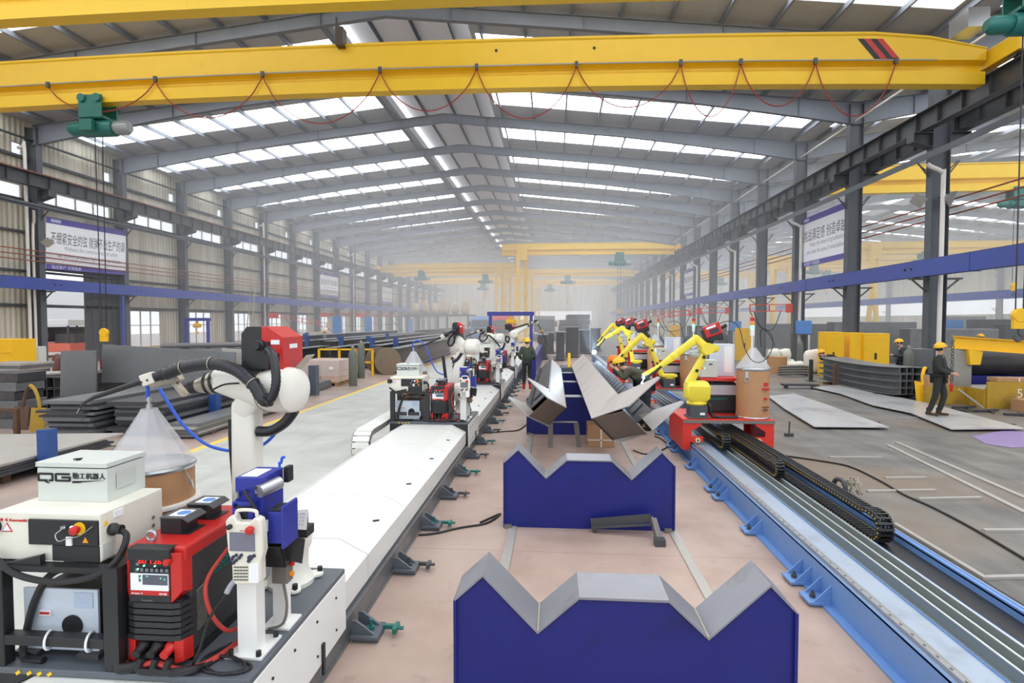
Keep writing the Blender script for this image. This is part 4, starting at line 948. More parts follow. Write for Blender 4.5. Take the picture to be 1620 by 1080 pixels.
m = MB(); m.tube([(-2.19, 2.6, DK + .05), (-2.16, 2.565, DK + .02), (-2.08, 2.57, DK + .03), (-2.05, 2.62, DK + .05)], .028, 10); P(c, 'coil', m, m_rub)
U(c, '%s tangle of black and red welding cables in front of a left track welder')
c = O('cable_bundle', 'x', 'cable', MB().tube([(-2.25, 3.0, 1.0), (-2.45, 2.8, 1.04), (-2.62, 2.7, 1.03), (-2.68, 2.65, .92), (-2.72, 2.63, .75), (-2.73, 2.62, DK + .015), (-2.6, 2.6, DK + .015)], .018, 8), m_rub, group='cable bundles over the transformers')
U(c, '%s thick black cable draped over a transformer box, left track')
index_kids()
UOFF = [6.9, 12.85, 18.4]
for o, pat in list(UNIT):
    for k_, dy in enumerate(UOFF):
        dup(o, (0, dy, 0), pat % WHICH[k_ + 1])
# papers and folded jacket on the first robot base
# ================================================================== robots
def feeder(par, c, sx, sy, sz, yaw=0.0, pitch=0.0, flip=False, name='wire_feeder'):
    """red and black wire feeder: black half, red half with a sloped roof"""
    R = Matrix.Translation(Vector(c)) @ Matrix.Rotation(yaw, 4, 'Z') @ Matrix.Rotation(pitch, 4, 'Y')
    def put(m): m.v = [tuple(R @ Vector(v)) for v in m.v]; return m
    m = MB(); m.prism([(-sx * .5, -sz * .5), (0, -sz * .5), (0, sz * .5), (-sx * .36, sz * .5), (-sx * .5, sz * .34)], (0, -sy / 2, 0), (1, 0, 0), (0, 0, 1), (0, sy, 0))
    f = P(par, name, put(m), m_blk, .004, ang=0)
    m = MB(); m.prism([(0, -sz * .42), (sx * .52, -sz * .46), (sx * .52, sz * .26), (sx * .14, sz * .5), (0, sz * .5)], (0, -sy / 2 - .004, 0), (1, 0, 0), (0, 0, 1), (0, sy + .008, 0))
    cv = P(f, 'red_cover', put(m), m_red, .004, ang=0)
    m = MB(); m.box(sx * .24, -sy / 2 - .01, sz * .1, sx * .44, -sy / 2 - .003, sz * .2); m.box(sx * .525, -sy * .2, sz * .0, sx * .53, sy * .2, sz * .1); P(f, 'logo_plate', put(m), m_paper, ang=0)
    m = MB(); m.box(sx * .36, -sy / 2 - .01, -sz * .3, sx * .42, -sy / 2 - .003, -sz * .1); P(f, 'latch', put(m), m_blk, ang=0)
    m = MB(); m.turned((-sx * .02, -sy / 2, sz * .08), (0, -1, 0), [(.035, 0), (.035, .03), (.026, .04), (.026, .07)], 12); m.box(-sx * .3, -sy / 2 - .02, -sz * .45, sx * .2, -sy / 2, sz * .16); P(f, 'connector', put(m), m_blk, ang=40)
    return f
def robot_white(label, base, J2, EL, FA, WR, ax, T1=None, T2=None, T3=None, fc=None, hose=None, down=None, extra=(), plate=True, AT=None):
    r = T('welding_robot', label, 'robot', base, 'white welding robots on the left track')
    bx, by, bz = base
    m = MB(); m.turned((bx, by, bz), (0, 0, 1), [(.15, 0), (.155, .03), (.13, .06), (.115, .12), (.12, .22), (.14, .26), (.14, .34), (.12, .37)], 28)
    for k in range(4):
        a = k * math.pi / 2 + .6; m.limb((bx, by, bz + .02), (bx + .17 * math.cos(a), by + .17 * math.sin(a), bz + .02), .12, .04, .08, .04)
    b_ = P(r, 'base', m, m_robw)
    m = MB()
    for k in range(4): a = k * math.pi / 2 + .6; m.cyl((bx + .19 * math.cos(a), by + .19 * math.sin(a), bz + .03), (bx + .19 * math.cos(a), by + .19 * math.sin(a), bz + .065), .018, n=8)
    P(b_, 'bolt', m, m_blk)
    m = MB(); top = Vector((bx, by, bz + .36)); J2 = Vector(J2); EL = Vector(EL)
    m.limb(top - Vector((0, 0, .04)), (J2 + top) / 2 + Vector((0, 0, .04)), .26, .24, .22, .22); m.limb((J2 + top) / 2, J2, .2, .2, .2, .2); P(r, 'turret', m, m_robw)
    m = MB(); m.box(bx + .03, by - .13, bz + .40, bx + .13, by - .0, bz + .52); m.cyl((bx - .04, by - .14, bz + .37), (bx + .12, by - .15, bz + .375), .024, n=10); m.cyl((bx - .02, by - .14, bz + .32), (bx + .10, by - .15, bz + .31), .02, n=10); m.tube([(bx + .12, by - .15, bz + .375), (bx + .155, by - .14, bz + .34), (bx + .13, by - .15, bz + .3), (bx + .08, by - .15, bz + .31)], .008, 6); m.tube([(bx + .03, by - .06, bz + .52), (bx + .07, by - .07, bz + .57), (bx + .11, by - .07, bz + .55), (bx + .12, by - .06, bz + .51)], .008, 6); P(r, 'drive_motor', m, m_blk)
    m = MB()
    if AT is None: m.limb(J2, EL + (J2 - EL).normalized() * .02, .19, .15, .165, .13, up=(0, 1, 0), e=3.4)
    else: AT = Vector(AT); m.limb(J2, AT, .17, .15, .165, .14, up=(0, 1, 0), e=5, r=.3); m.limb(AT - Vector((.0, 0, .03)), AT.lerp(EL, .6), .16, .15, .2, .2, up=(0, 1, 0), e=4)
    P(r, 'lower_arm', m, m_robw)
    ax = Vector(ax).normalized()
    m = MB(); m.turned(EL - ax * .16, ax, [(.06, 0), (.11, .02), (.12, .06), (.12, .2), (.145, .24), (.148, .3), (.148, .41), (.14, .445), (.1, .468), (.04, .473)], 28); e_ = P(r, 'elbow_housing', m, m_robw)
    m = MB()
    for k in range(8):
        a_, b2 = m.frame(ax); q = EL + ax * .09 + a_ * (.125 * math.cos(k * .785)) + b2 * (.125 * math.sin(k * .785)); m.cyl(q - ax * .01, q + ax * .02, .008, n=6)
    q = EL + ax * .2 + a_ * .0 - b2 * .0; m.cyl(q + Vector((0, -.15, 0)) , q + Vector((0, -.145, 0)), .012, n=8)
    P(e_, 'bolt', m, m_hosegr)
    m = MB(); m.turned(EL - ax * .16 + ax * .235, ax, [(.146, 0), (.1495, .004), (.146, .008)], 28); P(e_, 'seam_ring', m, m_alu)
    q = EL + ax * .2; m = MB(); m.cyl(q + Vector((.02, -.13, .045)), q + Vector((.02, -.146, .05)), .011, n=10); P(e_, 'plug', m, m_rub)
    FA, WR = Vector(FA), Vector(WR); fd = (FA - EL).normalized()
    m = MB(); m.limb(EL - fd * .02, FA, .25, .25, .16, .17, e=3.0); m.limb(EL + fd * .1 + Vector((0, 0, .05)), EL + fd * .22 + Vector((0, 0, .05)), .16, .14, .1, .06); P(r, 'forearm', m, m_robw)
    m = MB(); wd = (WR - FA).normalized(); L = (WR - FA).length
    m.turned(FA - wd * .01, wd, [(.07, 0), (.075, L * .2), (.075, L * .4), (.06, L * .62), (.045, L * .8), (.045, L)], 20); w = P(r, 'wrist', m, m_alu)
    m = MB(); m.turned(FA + wd * L * .22, wd, [(.078, 0), (.08, L * .05), (.078, L * .08)], 20); m.turned(FA + wd * L * .42, wd, [(.074, 0), (.078, L * .05), (.066, L * .1)], 20); m.turned(FA + wd * L * .82, wd, [(.05, 0), (.052, L * .1), (.05, L * .16)], 18); P(w, 'seal_ring', m, m_blk)
    if T1 is not None:
        T1, T2, T3 = Vector(T1), Vector(T2), Vector(T3)
        td = (T2 - T1).normalized()
        m = MB(); a = WR + wd * .04; m.bar(a + Vector((-.0, 0, -.05)), a + Vector((-.09, 0, .06)), .05, .03); m.bar(a + Vector((-.07, 0, .06)), T1 + Vector((.0, 0, -.04)), .05, .035); m.bar(a + Vector((-.07, 0, .05)), a + Vector((-.03, 0, .075)), .055, .04); P(r, 'torch_bracket', m, m_alu, .003, ang=0)
        m = MB(); m.bar(T1 - td * .035, T1 + td * .04, .07, .075); cl = P(r, 'torch_clamp', m, mat('clamp_pale', (222, 216, 204), .4, .1), .006, ang=0)
        m = MB()
        for s in (-.018, .018): q = T1 + td * (.005 + s) + Vector((0, -.036, -.01)); m.cyl(q, q + Vector((0, -.004, 0)), .007, n=10)
        P(cl, 'clamp_screw', m, m_blk)
        m = MB(); m.turned(T1 - td * .12, td, [(.034, 0), (.04, .02), (.04, .05), (.03, .055), (.03, .1)], 14); m.tube([T1 + td * .04, T1 * .45 + T2 * .55, T2], .018, 10, 6, rf=lambda t, i: 1.15 - .3 * t); P(r, 'torch_body', m, m_blk)
        m = MB(); m.tube([T2, T2 * .4 + T3 * .6 + Vector((-.005, 0, .006)), T3], .014, 10, 6, rf=lambda t, i: 1 - .5 * t); P(r, 'torch_nozzle', m, m_blk)
        m = MB(); d3 = (T3 - T2).normalized(); m.cyl(T3, T3 + (d3 + Vector((0, 0, -1))) * .022, .0025, n=6); P(r, 'wire_tip', m, m_alu)
    if fc is not None:
        f = feeder(r, fc[0], fc[1], fc[2], fc[3], fc[4] if len(fc) > 4 else 0)
        if plate:
            m = MB(); c = Vector(fc[0]); m.bar(c + Vector((fc[1] * .46, -.02, -fc[3] * .56)), c + Vector((fc[1] * .62, -.02, -fc[3] * .56)), .12, .006); m.bar(c + Vector((fc[1] * .6, -.02, -fc[3] * .56)), c + Vector((fc[1] * .98, -.02, -fc[3] * .16)), .12, .006); P(r, 'side_plate', m, m_alu, ang=0)
        m = MB(); c = Vector(fc[0]); m.bar(c + Vector((-fc[1] * .5, 0, -fc[3] * .56)), c + Vector((fc[1] * .5, 0, -fc[3] * .56)), fc[2] * .9, .03); m.bar(c + Vector((0, 0, -fc[3] * .56)), EL + ax * .12, .1, .1); P(r, 'feeder_bracket', m, m_dark, ang=0)
    if hose:
        m = MB(); n_ = len(hose) - 1; m.tube(hose, .04, 14, 10, rf=lambda t, i: (1 + (.05 if i % 2 else -.05)) * (1.0 if t < .62 else .68)); h = P(r, 'cable_hose', m, m_hose, ang=60)
        m = MB()
        for t in (1, 2, 4): a = Vector(hose[t]); d = Vector(hose[t + 1]) - Vector(hose[t - 1]); m.ring(a, d, .043, .004, 16, 6)
        P(h, 'cable_tie', m, m_alu)
    if down:
        m = MB()
        for pts, rr in down: m.tube(pts, rr, 10, 8)
        P(r, 'dress_pack', m, m_hose)
    for nm, pts, rr, mm in extra:
        m = MB(); m.tube(pts, rr, 8, 8); P(r, nm, m, mm)
    return r
Yr = 3.55
def A(px, py, dy=0.0, Y=None): return onY(px, py, (Yr if Y is None else Y) + dy)
r1 = robot_white('nearest white welding robot, arm reaching left with a long torch, red feeder on top', (-1.76, 3.55, DK), (-2.045, 3.55, 1.06), A(413, 614), A(356, 602), A(302, 612), (1, -.3, 0),
    A(236, 599, -.12), A(150, 628, -.2), A(126, 645, -.22), (A(431, 550, .02), .275, .27, .285, 0),
    [onY(*p, Yr + d_) for p, d_ in (((262, 592), -.14), ((290, 581), -.15), ((335, 575), -.17), ((372, 584), -.2), ((400, 606), -.24), ((418, 632), -.27), ((431, 627), -.28), ((437, 600), -.27), ((432, 565), -.22), ((424, 553), -.18))],
    [([A(*p, .05) for p in ((368, 662), (369, 700), (372, 740), (376, 790))], .03), ([A(*p, -.03) for p in ((408, 682), (430, 681), (452, 667), (466, 648))], .035)],
    [('blue_hose', [A(*p, -.08) for p in ((233, 605), (234, 612), (233.5, 632))], .011, m_hoseb), ('blue_hose', [A(*p, .1) for p in ((252, 614), (268, 640), (290, 672), (322, 700), (352, 711), (385, 713), (415, 704), (438, 682), (456, 650))], .011, m_hoseb),
     ('thin_cable', [A(*p, -.1) for p in ((256, 590), (262, 581), (285, 578))], .006, m_rub), ('thin_cable', [A(*p, -.14) for p in ((335, 617), (355, 608), (378, 606))], .006, m_rub)], AT=A(391, 640))
pa = [A(*q, -.17) for q in ((457, 808), (487, 806), (484, 838), (453, 836))]; m = MB(); m.loft([[q for q in pa], [q + Vector((.002, .004, .001)) for q in pa]]); pb = [pa[0], pa[1], pa[1] + Vector((.01, .12, .03)), pa[0] + Vector((.01, .12, .03))]; m.loft([pb, [q + Vector((0, 0, .003)) for q in pb]])
c = O('program_papers', 'white printed paper sheets hanging on the nearest white robot base', 'paper', m, mat('printed_paper', (236, 238, 240), .7, 0, .03, 60), ang=0)
Ux = (pa[1] - pa[0]); Uy = (pa[0] - pa[3])
for k in range(4): text(c, 'lettering', '::: :: ::: :: :::', pa[3] + Ux * .15 + Uy * (.15 + .2 * k), Ux, Uy, .018, m_txtk, width=.09)
m = MB(); m.box(pa[3].x - .0, 3.39, pa[3].z - .06, pa[2].x, 3.5, pa[3].z - .002); O('paper_shelf', 'small dark shelf under the printed papers on the nearest white robot', 'shelf', m, m_blk, ang=0)
# second robot
Y2 = 10.45
def B(px, py, dy=0.0): return onY(px, py, Y2 + dy)
robot_white('second white welding robot, arm reaching left over its drum, behind the second control box', (-1.76, Y2, DK), (-1.92, Y2, 1.1), B(734, 548), B(726, 536), B(719, 531), (1, -.3, 0),
    B(700, 532, -.2), B(672, 545, -.25), B(659, 551, -.27), (B(725, 519), .2, .2, .22, 0), None,
    [([B(*p, .02) for p in ((701, 563), (703, 580), (706, 605), (707, 620))], .03), ([B(*p, -.05) for p in ((716, 572), (724, 568), (732, 556))], .035)],
    [('cable_loop', [B(*p, -.2) for p in ((718, 527), (711, 535), (709, 543), (713, 547), (718, 541), (720, 530))], .02, m_rub), ('torch_cable', [B(*p, -.2) for p in ((700, 531), (715, 524), (722, 522))], .03, m_hose),
     ('blue_hose', [B(*p, .1) for p in ((653, 552), (654, 541), (664, 539), (675, 551), (683, 573), (692, 588), (704, 593))], .012, m_hoseb)])
Y3 = 16.4
def C3(px, py, dy=0.0): return onY(px, py, Y3 + dy)
robot_white('third white welding robot with a black cable ring, between the second robot and the worker', (-1.76, Y3, DK), (-1.85, Y3, 1.05), C3(781, 535), C3(772, 531), C3(764, 526), (1, -.2, 0), C3(757, 524, -.2), C3(742, 530, -.2), C3(735, 534, -.2),
    (C3(776, 521, .3), .2, .2, .2, 0), None, [([C3(*p, -.05) for p in ((786, 553), (795, 551), (799, 542))], .03)],
    [('cable_loop', [C3(*p, -.2) for p in ((767, 524), (760, 529), (759, 537), (764, 540), (770, 535), (773, 530), (784, 540), (791, 549))], .022, m_rub), ('cable_loop', [C3(*p, -.1) for p in ((801, 531), (806, 535), (803, 542), (800, 536), (801, 531))], .022, m_rub)], plate=False)
Y4 = 21.95
def D4(px, py, dy=0.0): return onY(px, py, Y4 + dy)
robot_white('farthest white welding robot, arm stretched right and up above the worker', (-1.76, Y4, DK), (-1.7, Y4, 1.05), D4(811, 528), D4(832, 516), D4(848, 507), (.3, -1, 0), D4(850, 510, -.2), D4(862, 535, -.2), D4(867, 548, -.2),
    (D4(806, 516, .2), .3, .25, .22, .4), None, [([D4(*p, -.1) for p in ((801, 520), (812, 519), (822, 516), (834, 512))], .03)], plate=False)

# ------------------------------------------------------------------ right track, red carriages, yellow robots
m_tblue = mat('track_blue', (110, 150, 206), .42, .05, .07, 3, dirt=(70, 84, 110), dscale=1.6, dthr=.66)
m_plate = mat('worn_plate', (176, 190, 208), .32, .35, .08, 3, dirt=(150, 160, 176), dscale=2)
m_zinc = mat('zinc_strip', (150, 158, 158), .38, .35, .06, 3)
m_edge = mat('bright_edge', (224, 228, 226), .3, .4, .03, 6)
m_rrob = mat('robot_yellow', (240, 218, 66), .35, 0, .04, 6, dirt=(220, 190, 50), dscale=3, dthr=.66)
m_rcar = mat('carriage_red', (216, 50, 36), .4, 0, .06, 5, dirt=(150, 40, 34), dthr=.64)
rt = T('robot_track', 'long blue open robot track with grey strips, right of the pink aisle', 'robot track', (2.8, 14, 0))
YB, YT = .6, 34
m = MB(); m.box(2.27, YB, .02, 2.285, YT, .29); m.box(2.27, YB, .27, 2.36, YT, .285); m.box(2.2, YB, 0, 2.36, YT, .02); m.box(3.36, YB, .02, 3.375, YT, .29); m.box(3.3, YB, .27, 3.36, YT, .285); P(rt, 'side_beam', m, m_tblue, ang=0)
m = MB(); m.box(2.285, YB, .27, 2.58, YT, .287); P(rt, 'top_plate', m, m_plate, ang=0)
m = MB(); m.box(2.3, YB, .287, 2.335, YT, .32); m.box(2.36, YB, .287, 2.375, YT, .30); P(rt, 'guide_rail', m, m_chr, ang=0)
m = MB(); y = YB
while y < YT: m.box(2.312, y, .3195, 2.322, y + .02, .322); y += .12
m.box(2.338, YB, .287, 2.342, YT, .297); P(rt, 'rail_bolts', m, m_dark, ang=0)
m = MB(); m.prism([(2.58, .287), (2.64, .24), (2.64, .1), (2.65, .1), (2.65, .25), (2.58, .297)], (0, YB, 0), (1, 0, 0), (0, 0, 1), (0, YT - YB, 0)); P(rt, 'gutter', m, m_tblue, ang=0)
for k, x in enumerate((2.66, 2.775, 2.885)):
    m = MB(); m.prism([(0, .16), (.1, .16), (.1, .275), (.09, .275), (.085, .19), (.0, .19)], (x, YB, 0), (1, 0, 0), (0, 0, 1), (0, YT - YB, 0)); P(rt, 'channel_strip', m, m_zinc, ang=0)
    m = MB(); m.box(x + .088, YB, .275, x + .104, YT, .282); P(rt, 'channel_lip', m, m_edge, ang=0)
m = MB(); m.box(3.0, YB, .2, 3.3, YT, .22); P(rt, 'chain_tray', m, m_blk, ang=0)
m = MB(); m.box(3.3, YB, .12, 3.33, YT, .3); m.box(2.99, YB, .1, 3.0, YT, .28); P(rt, 'tray_wall', m, m_tblue, ang=0)
m = MB(); m.box(3.4, YB, .0, 3.56, YT, .2); P(rt, 'outer_beam', m, m_blk, ang=0)
m = MB(); m.box(3.43, YB, .2, 3.475, YT, .235); P(rt, 'outer_rail', m, m_chr, ang=0)
for k in range(14):
    for dy in ((0,) if k % 2 else (-.18, .18)):
        y = 4.95 + k * 1.35 + dy; m = MB(); m.box(2.09, y - .1, .02, 2.27, y + .1, .04)
        for e in (-.09, .08): m.prism([(0, .04), (-.14, .04), (0, .18)], (2.27, y + e, 0), (1, 0, 0), (0, 0, 1), (0, .012, 0))
        m.box(2.12, y - .08, 0, 2.25, y + .08, .02)
        f = P(rt, 'floor_bracket', m, m_tblue, ang=0); m = MB(); m.cyl((2.16, y, .04), (2.16, y, .1), .012, n=8); m.cyl((2.16, y, .045), (2.16, y, .07), .026, n=6); P(f, 'anchor_bolt', m, m_dark)
def energy_chain(label, x, w, y_bend, y_end, zb, rr, mm, mk, slope=0.0):
    """black energy chain: lower run back from the bend, U-bend towards the camera, upper run rising away"""
    c = T('cable_chain', label, 'cable chain', (x, y_bend, zb), 'black cable chains in the right track')
    pth = [(y_end, zb)]; n = int((y_end - y_bend) / .06)
    pth = [(y_end - (y_end - y_bend) * k / n, zb) for k in range(n + 1)]
    pth += [(y_bend - rr * math.sin(math.pi * k / 8), zb + rr - rr * math.cos(math.pi * k / 8)) for k in range(1, 8)]
    pth += [(y_bend + (y_end - y_bend) * k / n, zb + 2 * rr + (.0 if k < 3 else -.02)) for k in range(n + 1)]
    m = MB(); d_ = MB()
    for k in range(len(pth) - 1):
        (a, b_), (c_, e_) = pth[k], pth[k + 1]; dv = Vector((0, c_ - a, e_ - b_)); nr = dv.normalized().cross(Vector((1, 0, 0)))
        for s in (-1, 1):
            p = Vector((x + s * w / 2, a, b_)); m.bar(p + dv * .03, p + dv * .97, .018, .055, up=nr)
            d_.cyl(p + dv * .5 + Vector((s * .009, 0, 0)), p + dv * .5 + Vector((s * .0115, 0, 0)), .009, n=6)
        p = Vector((x, a, b_))
        for q in (-.024, .024): m.bar(p + dv * .3 + nr * q - Vector((w / 2, 0, 0)), p + dv * .3 + nr * q + Vector((w / 2, 0, 0)), .02, .006, up=nr)
    P(c, 'links', m, m_blk, ang=0); P(c, 'link_pins', d_, m_yelb, ang=0)
    m = MB()
    for s in (-.25, 0, .25): m.tube([Vector((x + s * w, a, b_)) for a, b_ in pth[::3]], .011, 6, 1)
    P(c, 'cables', m, m_rub)
energy_chain('black cable chain with yellow pins, its bend nearest the camera in the right track', 3.11, .12, 5.55, 10.4, .255, .12, m_blk, m_yelb)
energy_chain('shorter black cable chain bending just in front of the first red carriage', 2.945, .085, 7.55, 10.2, .31, .09, m_blk, m_yelb)
energy_chain('black cable chain bending under the nearest red carriage', 2.735, .1, 9.15, 10.9, .31, .1, m_blk, m_yelb)

RUNIT = []; RW = ['nearest', 'second', 'third', 'farthest']
def RU(o, pat): RUNIT.append((o, pat)); o['label'] = pat % RW[0]; return o
YC, RD = 9.42, .72
c = T('robot_carriage', 'x', 'carriage', (2.9, 10, .14), 'red carriages on the right track')
m = MB(); m.box(2.13, YC, RD - .035, 3.62, YC + 1.15, RD); P(c, 'deck', m, m_rcar, .004, ang=0)
m = MB(); m.box(2.14, YC - .01, RD - .035 - .03, 3.62, YC, RD - .015); P(c, 'front_edge', m, m_hosegr, ang=0)
for s, x in ((1, 2.14), (-1, 3.61)):
    zb0 = .2 if s > 0 else .26
    m = MB(); m.prism([(0, RD - .035), (s * .3, RD - .035), (s * .3, RD - .1), (s * .14, .52), (s * .14, .43), (s * .33, .43), (s * .33, .335), (s * .12, .335), (s * .12, zb0), (0, zb0)], (x, YC + .005, 0), (1, 0, 0), (0, 0, 1), (0, .03, 0)); m.box(x, YC + .03, zb0, x + s * .03, YC + 1.13, RD - .035)
    m.prism([(0, RD - .035), (s * .3, RD - .035), (s * .12, .52), (s * .12, zb0), (0, zb0)], (x, YC + 1.1, 0), (1, 0, 0), (0, 0, 1), (0, .03, 0)); l = P(c, 'side_frame', m, m_rcar, .002, ang=0)
    m = MB(); m.cyl((x + s * .24, YC - .02, .37), (x + s * .24, YC + .06, .37), .04, n=16); w_ = P(l, 'guide_roller', m, mat('roller_cream', (222, 212, 170), .4)); m = MB(); m.cyl((x + s * .24, YC - .024, .37), (x + s * .24, YC - .02, .37), .016, n=10); P(w_, 'axle', m, m_blk)
RU(c, '%s red carriage on the blue right robot track')
c = T('fan_cabinet', 'x', 'cabinet', (2.85, 10, RD), 'red framed welder cabinets')
xa, xb, ya, yb, za, zb_ = 2.59, 3.27, YC + .6, YC + 1.1, RD, 1.3
for x in (xa, xb):
    for y in (ya, yb): m = MB(); m.box(x - .03, y - .03, za, x + .03, y + .03, zb_); P(c, 'leg', m, m_rcar, .003, ang=0)
m = MB(); m.box(xa - .03, ya - .03, zb_, xb + .03, yb + .03, zb_ + .05); P(c, 'top', m, m_rcar, .004, ang=0)
m = MB(); m.box(xa - .14, ya - .04, zb_ - .02, xa - .03, ya + .06, zb_ + .045); P(c, 'hose_block', m, m_blk, .01, ang=0)
RU(c, '%s red steel frame on a red carriage, around a black welder')
c = T('welding_power_source', 'x', 'welder', (2.9, 10, RD), 'black welders in the red frames')
m = MB(); m.box(xa + .07, ya + .03, RD + .05, xb - .05, yb - .05, 1.25); P(c, 'case', m, mat('welder_black', (40, 42, 46), .5), .006, ang=0)
m = MB(); m.box(xa + .09, ya + .022, 1.05, xb - .06, ya + .03, 1.22); P(c, 'vent_strip', m, mat('vent_pale', (196, 196, 206), .4, 0, .3, 120), ang=0)
m = MB(); m.box(xa + .09, ya + .05, RD, xb - .08, yb - .08, RD + .05); P(c, 'feet', m, m_rub, ang=0)
text(c, 'lettering', 'MEGMEET', (xa + .1, ya + .027, .96), (1, 0, 0), (0, 0, 1), .05, m_txtg, width=.36, bold=.03)
RU(c, '%s black welding power source standing in a red frame, right track')
c = T('control_cabinet', 'x', 'cabinet', (2.75, 10, 1.35), 'small grey cabinets on the red frames')
m = MB(); m.box(2.575, ya + .0, 1.36, 2.86, ya + .3, 1.66); P(c, 'case', m, m_ltgrey, .006, ang=0)
m = MB(); m.box(2.71, ya - .004, 1.58, 2.77, ya, 1.6); P(c, 'handle', m, m_blk, ang=0)
m = MB(); m.cyl((2.6, ya - .006, 1.52), (2.6, ya, 1.52), .012, n=10); P(c, 'red_lamp', m, m_ledr); m = MB(); m.cyl((2.635, ya - .006, 1.52), (2.635, ya, 1.52), .012, n=10); P(c, 'green_lamp', m, m_ledg)
m = MB(); m.box(2.6, ya + .03, 1.35, 2.84, ya + .27, 1.36); P(c, 'feet', m, m_blk, ang=0)
RU(c, '%s small grey cabinet with red and green lamps on a red frame, right track')
c = T('control_cabinet', 'x', 'cabinet', (3.0, 10.2, 1.35), 'tall white cabinets on the red frames')
m = MB(); m.box(2.88, ya + .31, 1.352, 3.24, yb + .12, 1.93); P(c, 'case', m, m_bluec, .006, ang=0)
m = MB(); m.box(3.06, ya + .306, 1.42, 3.2, ya + .31, 1.9); P(c, 'door', m, m_white, ang=0)
RU(c, '%s tall pale cabinet behind the small grey one, right track')
c = T('wire_drum', 'x', 'drum', (3.34, YC + .27, RD), 'wire drums on the red carriages')
DX, DYY, DR = 3.355, YC + .29, .262
m = MB(); m.turned((DX, DYY, RD), (0, 0, 1), [(DR, 0), (DR, .84)], 40); bd = P(c, 'barrel', m, m_drum, ang=40)
m = MB(); m.turned((DX, DYY, RD + .8), (0, 0, 1), [(DR + .004, 0), (DR + .012, .02), (DR + .012, .04), (DR + .002, .055)], 40); m.turned((DX, DYY, RD), (0, 0, 1), [(DR + .004, 0), (DR + .01, .015), (DR + .003, .03)], 40); P(c, 'rim', m, m_chr)
m = MB(); m.turned((DX, DYY, RD + .85), (0, 0, 1), [(DR, 0), (DR * .98, .02), (.06, .31), (.05, .33)], 14); P(c, 'cone_hood', m, m_cone, ang=0)
m = MB(); m.box(DX - .2, DYY - .215, RD + .68, DX - .13, DYY - .19, RD + .79); m.ring((DX - .165, DYY - .22, RD + .66), (.4, 1, 0), .04, .007, 16, 6); P(c, 'clasp', m, m_chr)
m = MB(); m.box(DX + .06, DYY - DR - .001, RD + .49, DX + .18, DYY - DR + .06, RD + .52)
m.box(DX + .1, DYY - DR - .001, RD + .56, DX + .16, DYY - DR + .05, RD + .61); m.box(DX + .1, DYY - DR + .0, RD + .33, DX + .15, DYY - DR + .05, RD + .36); P(bd, 'red_print', m, m_txtr, ang=0)
m = MB(); m.box(DX + .07, DYY - DR - .001, RD + .2, DX + .18, DYY - DR + .06, RD + .215); m.box(DX + .08, DYY - DR - .001, RD + .15, DX + .17, DYY - DR + .06, RD + .165); P(bd, 'dark_print', m, mat('ink_brown', (110, 70, 50), .6), ang=0)
RU(c, '%s cardboard wire drum with clear cone hood on a red carriage')
c = T('signal_tower', 'x', 'signal light', (3.2, YC + .75, RD + .6), 'signal light towers on the red carriages')
lx, ly = 3.575, YC + 1.0
m = MB(); m.cyl((lx, ly, RD), (lx, ly, 2.13), .017, n=10); m.box(lx - .03, ly - .03, 2.08, lx + .03, ly + .03, 2.2); P(c, 'pole', m, m_white)
for k, (mm, nm) in enumerate(((m_ledg, 'green_lens'), (m_orange, 'amber_lens'), (m_red, 'red_lens'))): m = MB(); m.turned((lx, ly, 2.2 + k * .075), (0, 0, 1), [(.033, 0), (.036, .01), (.036, .065), (.033, .07)], 14); P(c, nm, m, mm)
m = MB(); m.cyl((lx, ly, 2.425), (lx, ly, 2.44), .03, n=12); P(c, 'cap', m, m_ltgrey)
RU(c, '%s signal tower light standing at the rear of a red carriage')
c = O('wire_cable', 'x', 'cable', MB().tube([onY(px_, py_, YC + d_) for px_, py_, d_ in ((1138, 512, .2), (1150, 508, .2), (1165, 512, .15), (1172, 526, .1), (1178, 550, .02), (1190, 570, -.06), (1205, 572, -.06), (1218, 560, .0), (1223, 540, .1), (1218, 526, .2), (1208, 520, .25), (1203, 528, .28), (1204.5, 549, .29))], .007, 6), m_rub, group='black wire cables looping to the yellow robots')
RU(c, '%s thin black cable looping above a cone hood, right track')
c = O('deck_cables', 'x', 'cable', MB().tube([(2.53, YC + .2, RD + .3), (2.6, YC + .1, RD + .2), (2.62, YC + .1, RD + .06), (2.75, YC + .1, RD + .02), (3.05, YC + .12, RD + .02)], .028, 8), m_rub, group='cable runs on the red carriages')
RU(c, '%s black cable run beside a yellow robot base on a red carriage')
index_kids()
ROFF = [4.3, 9.2, 12.4]
for o, pat in list(RUNIT):
    for k_, dy in enumerate(ROFF): dup(o, (0, dy, 0), pat % RW[k_ + 1])

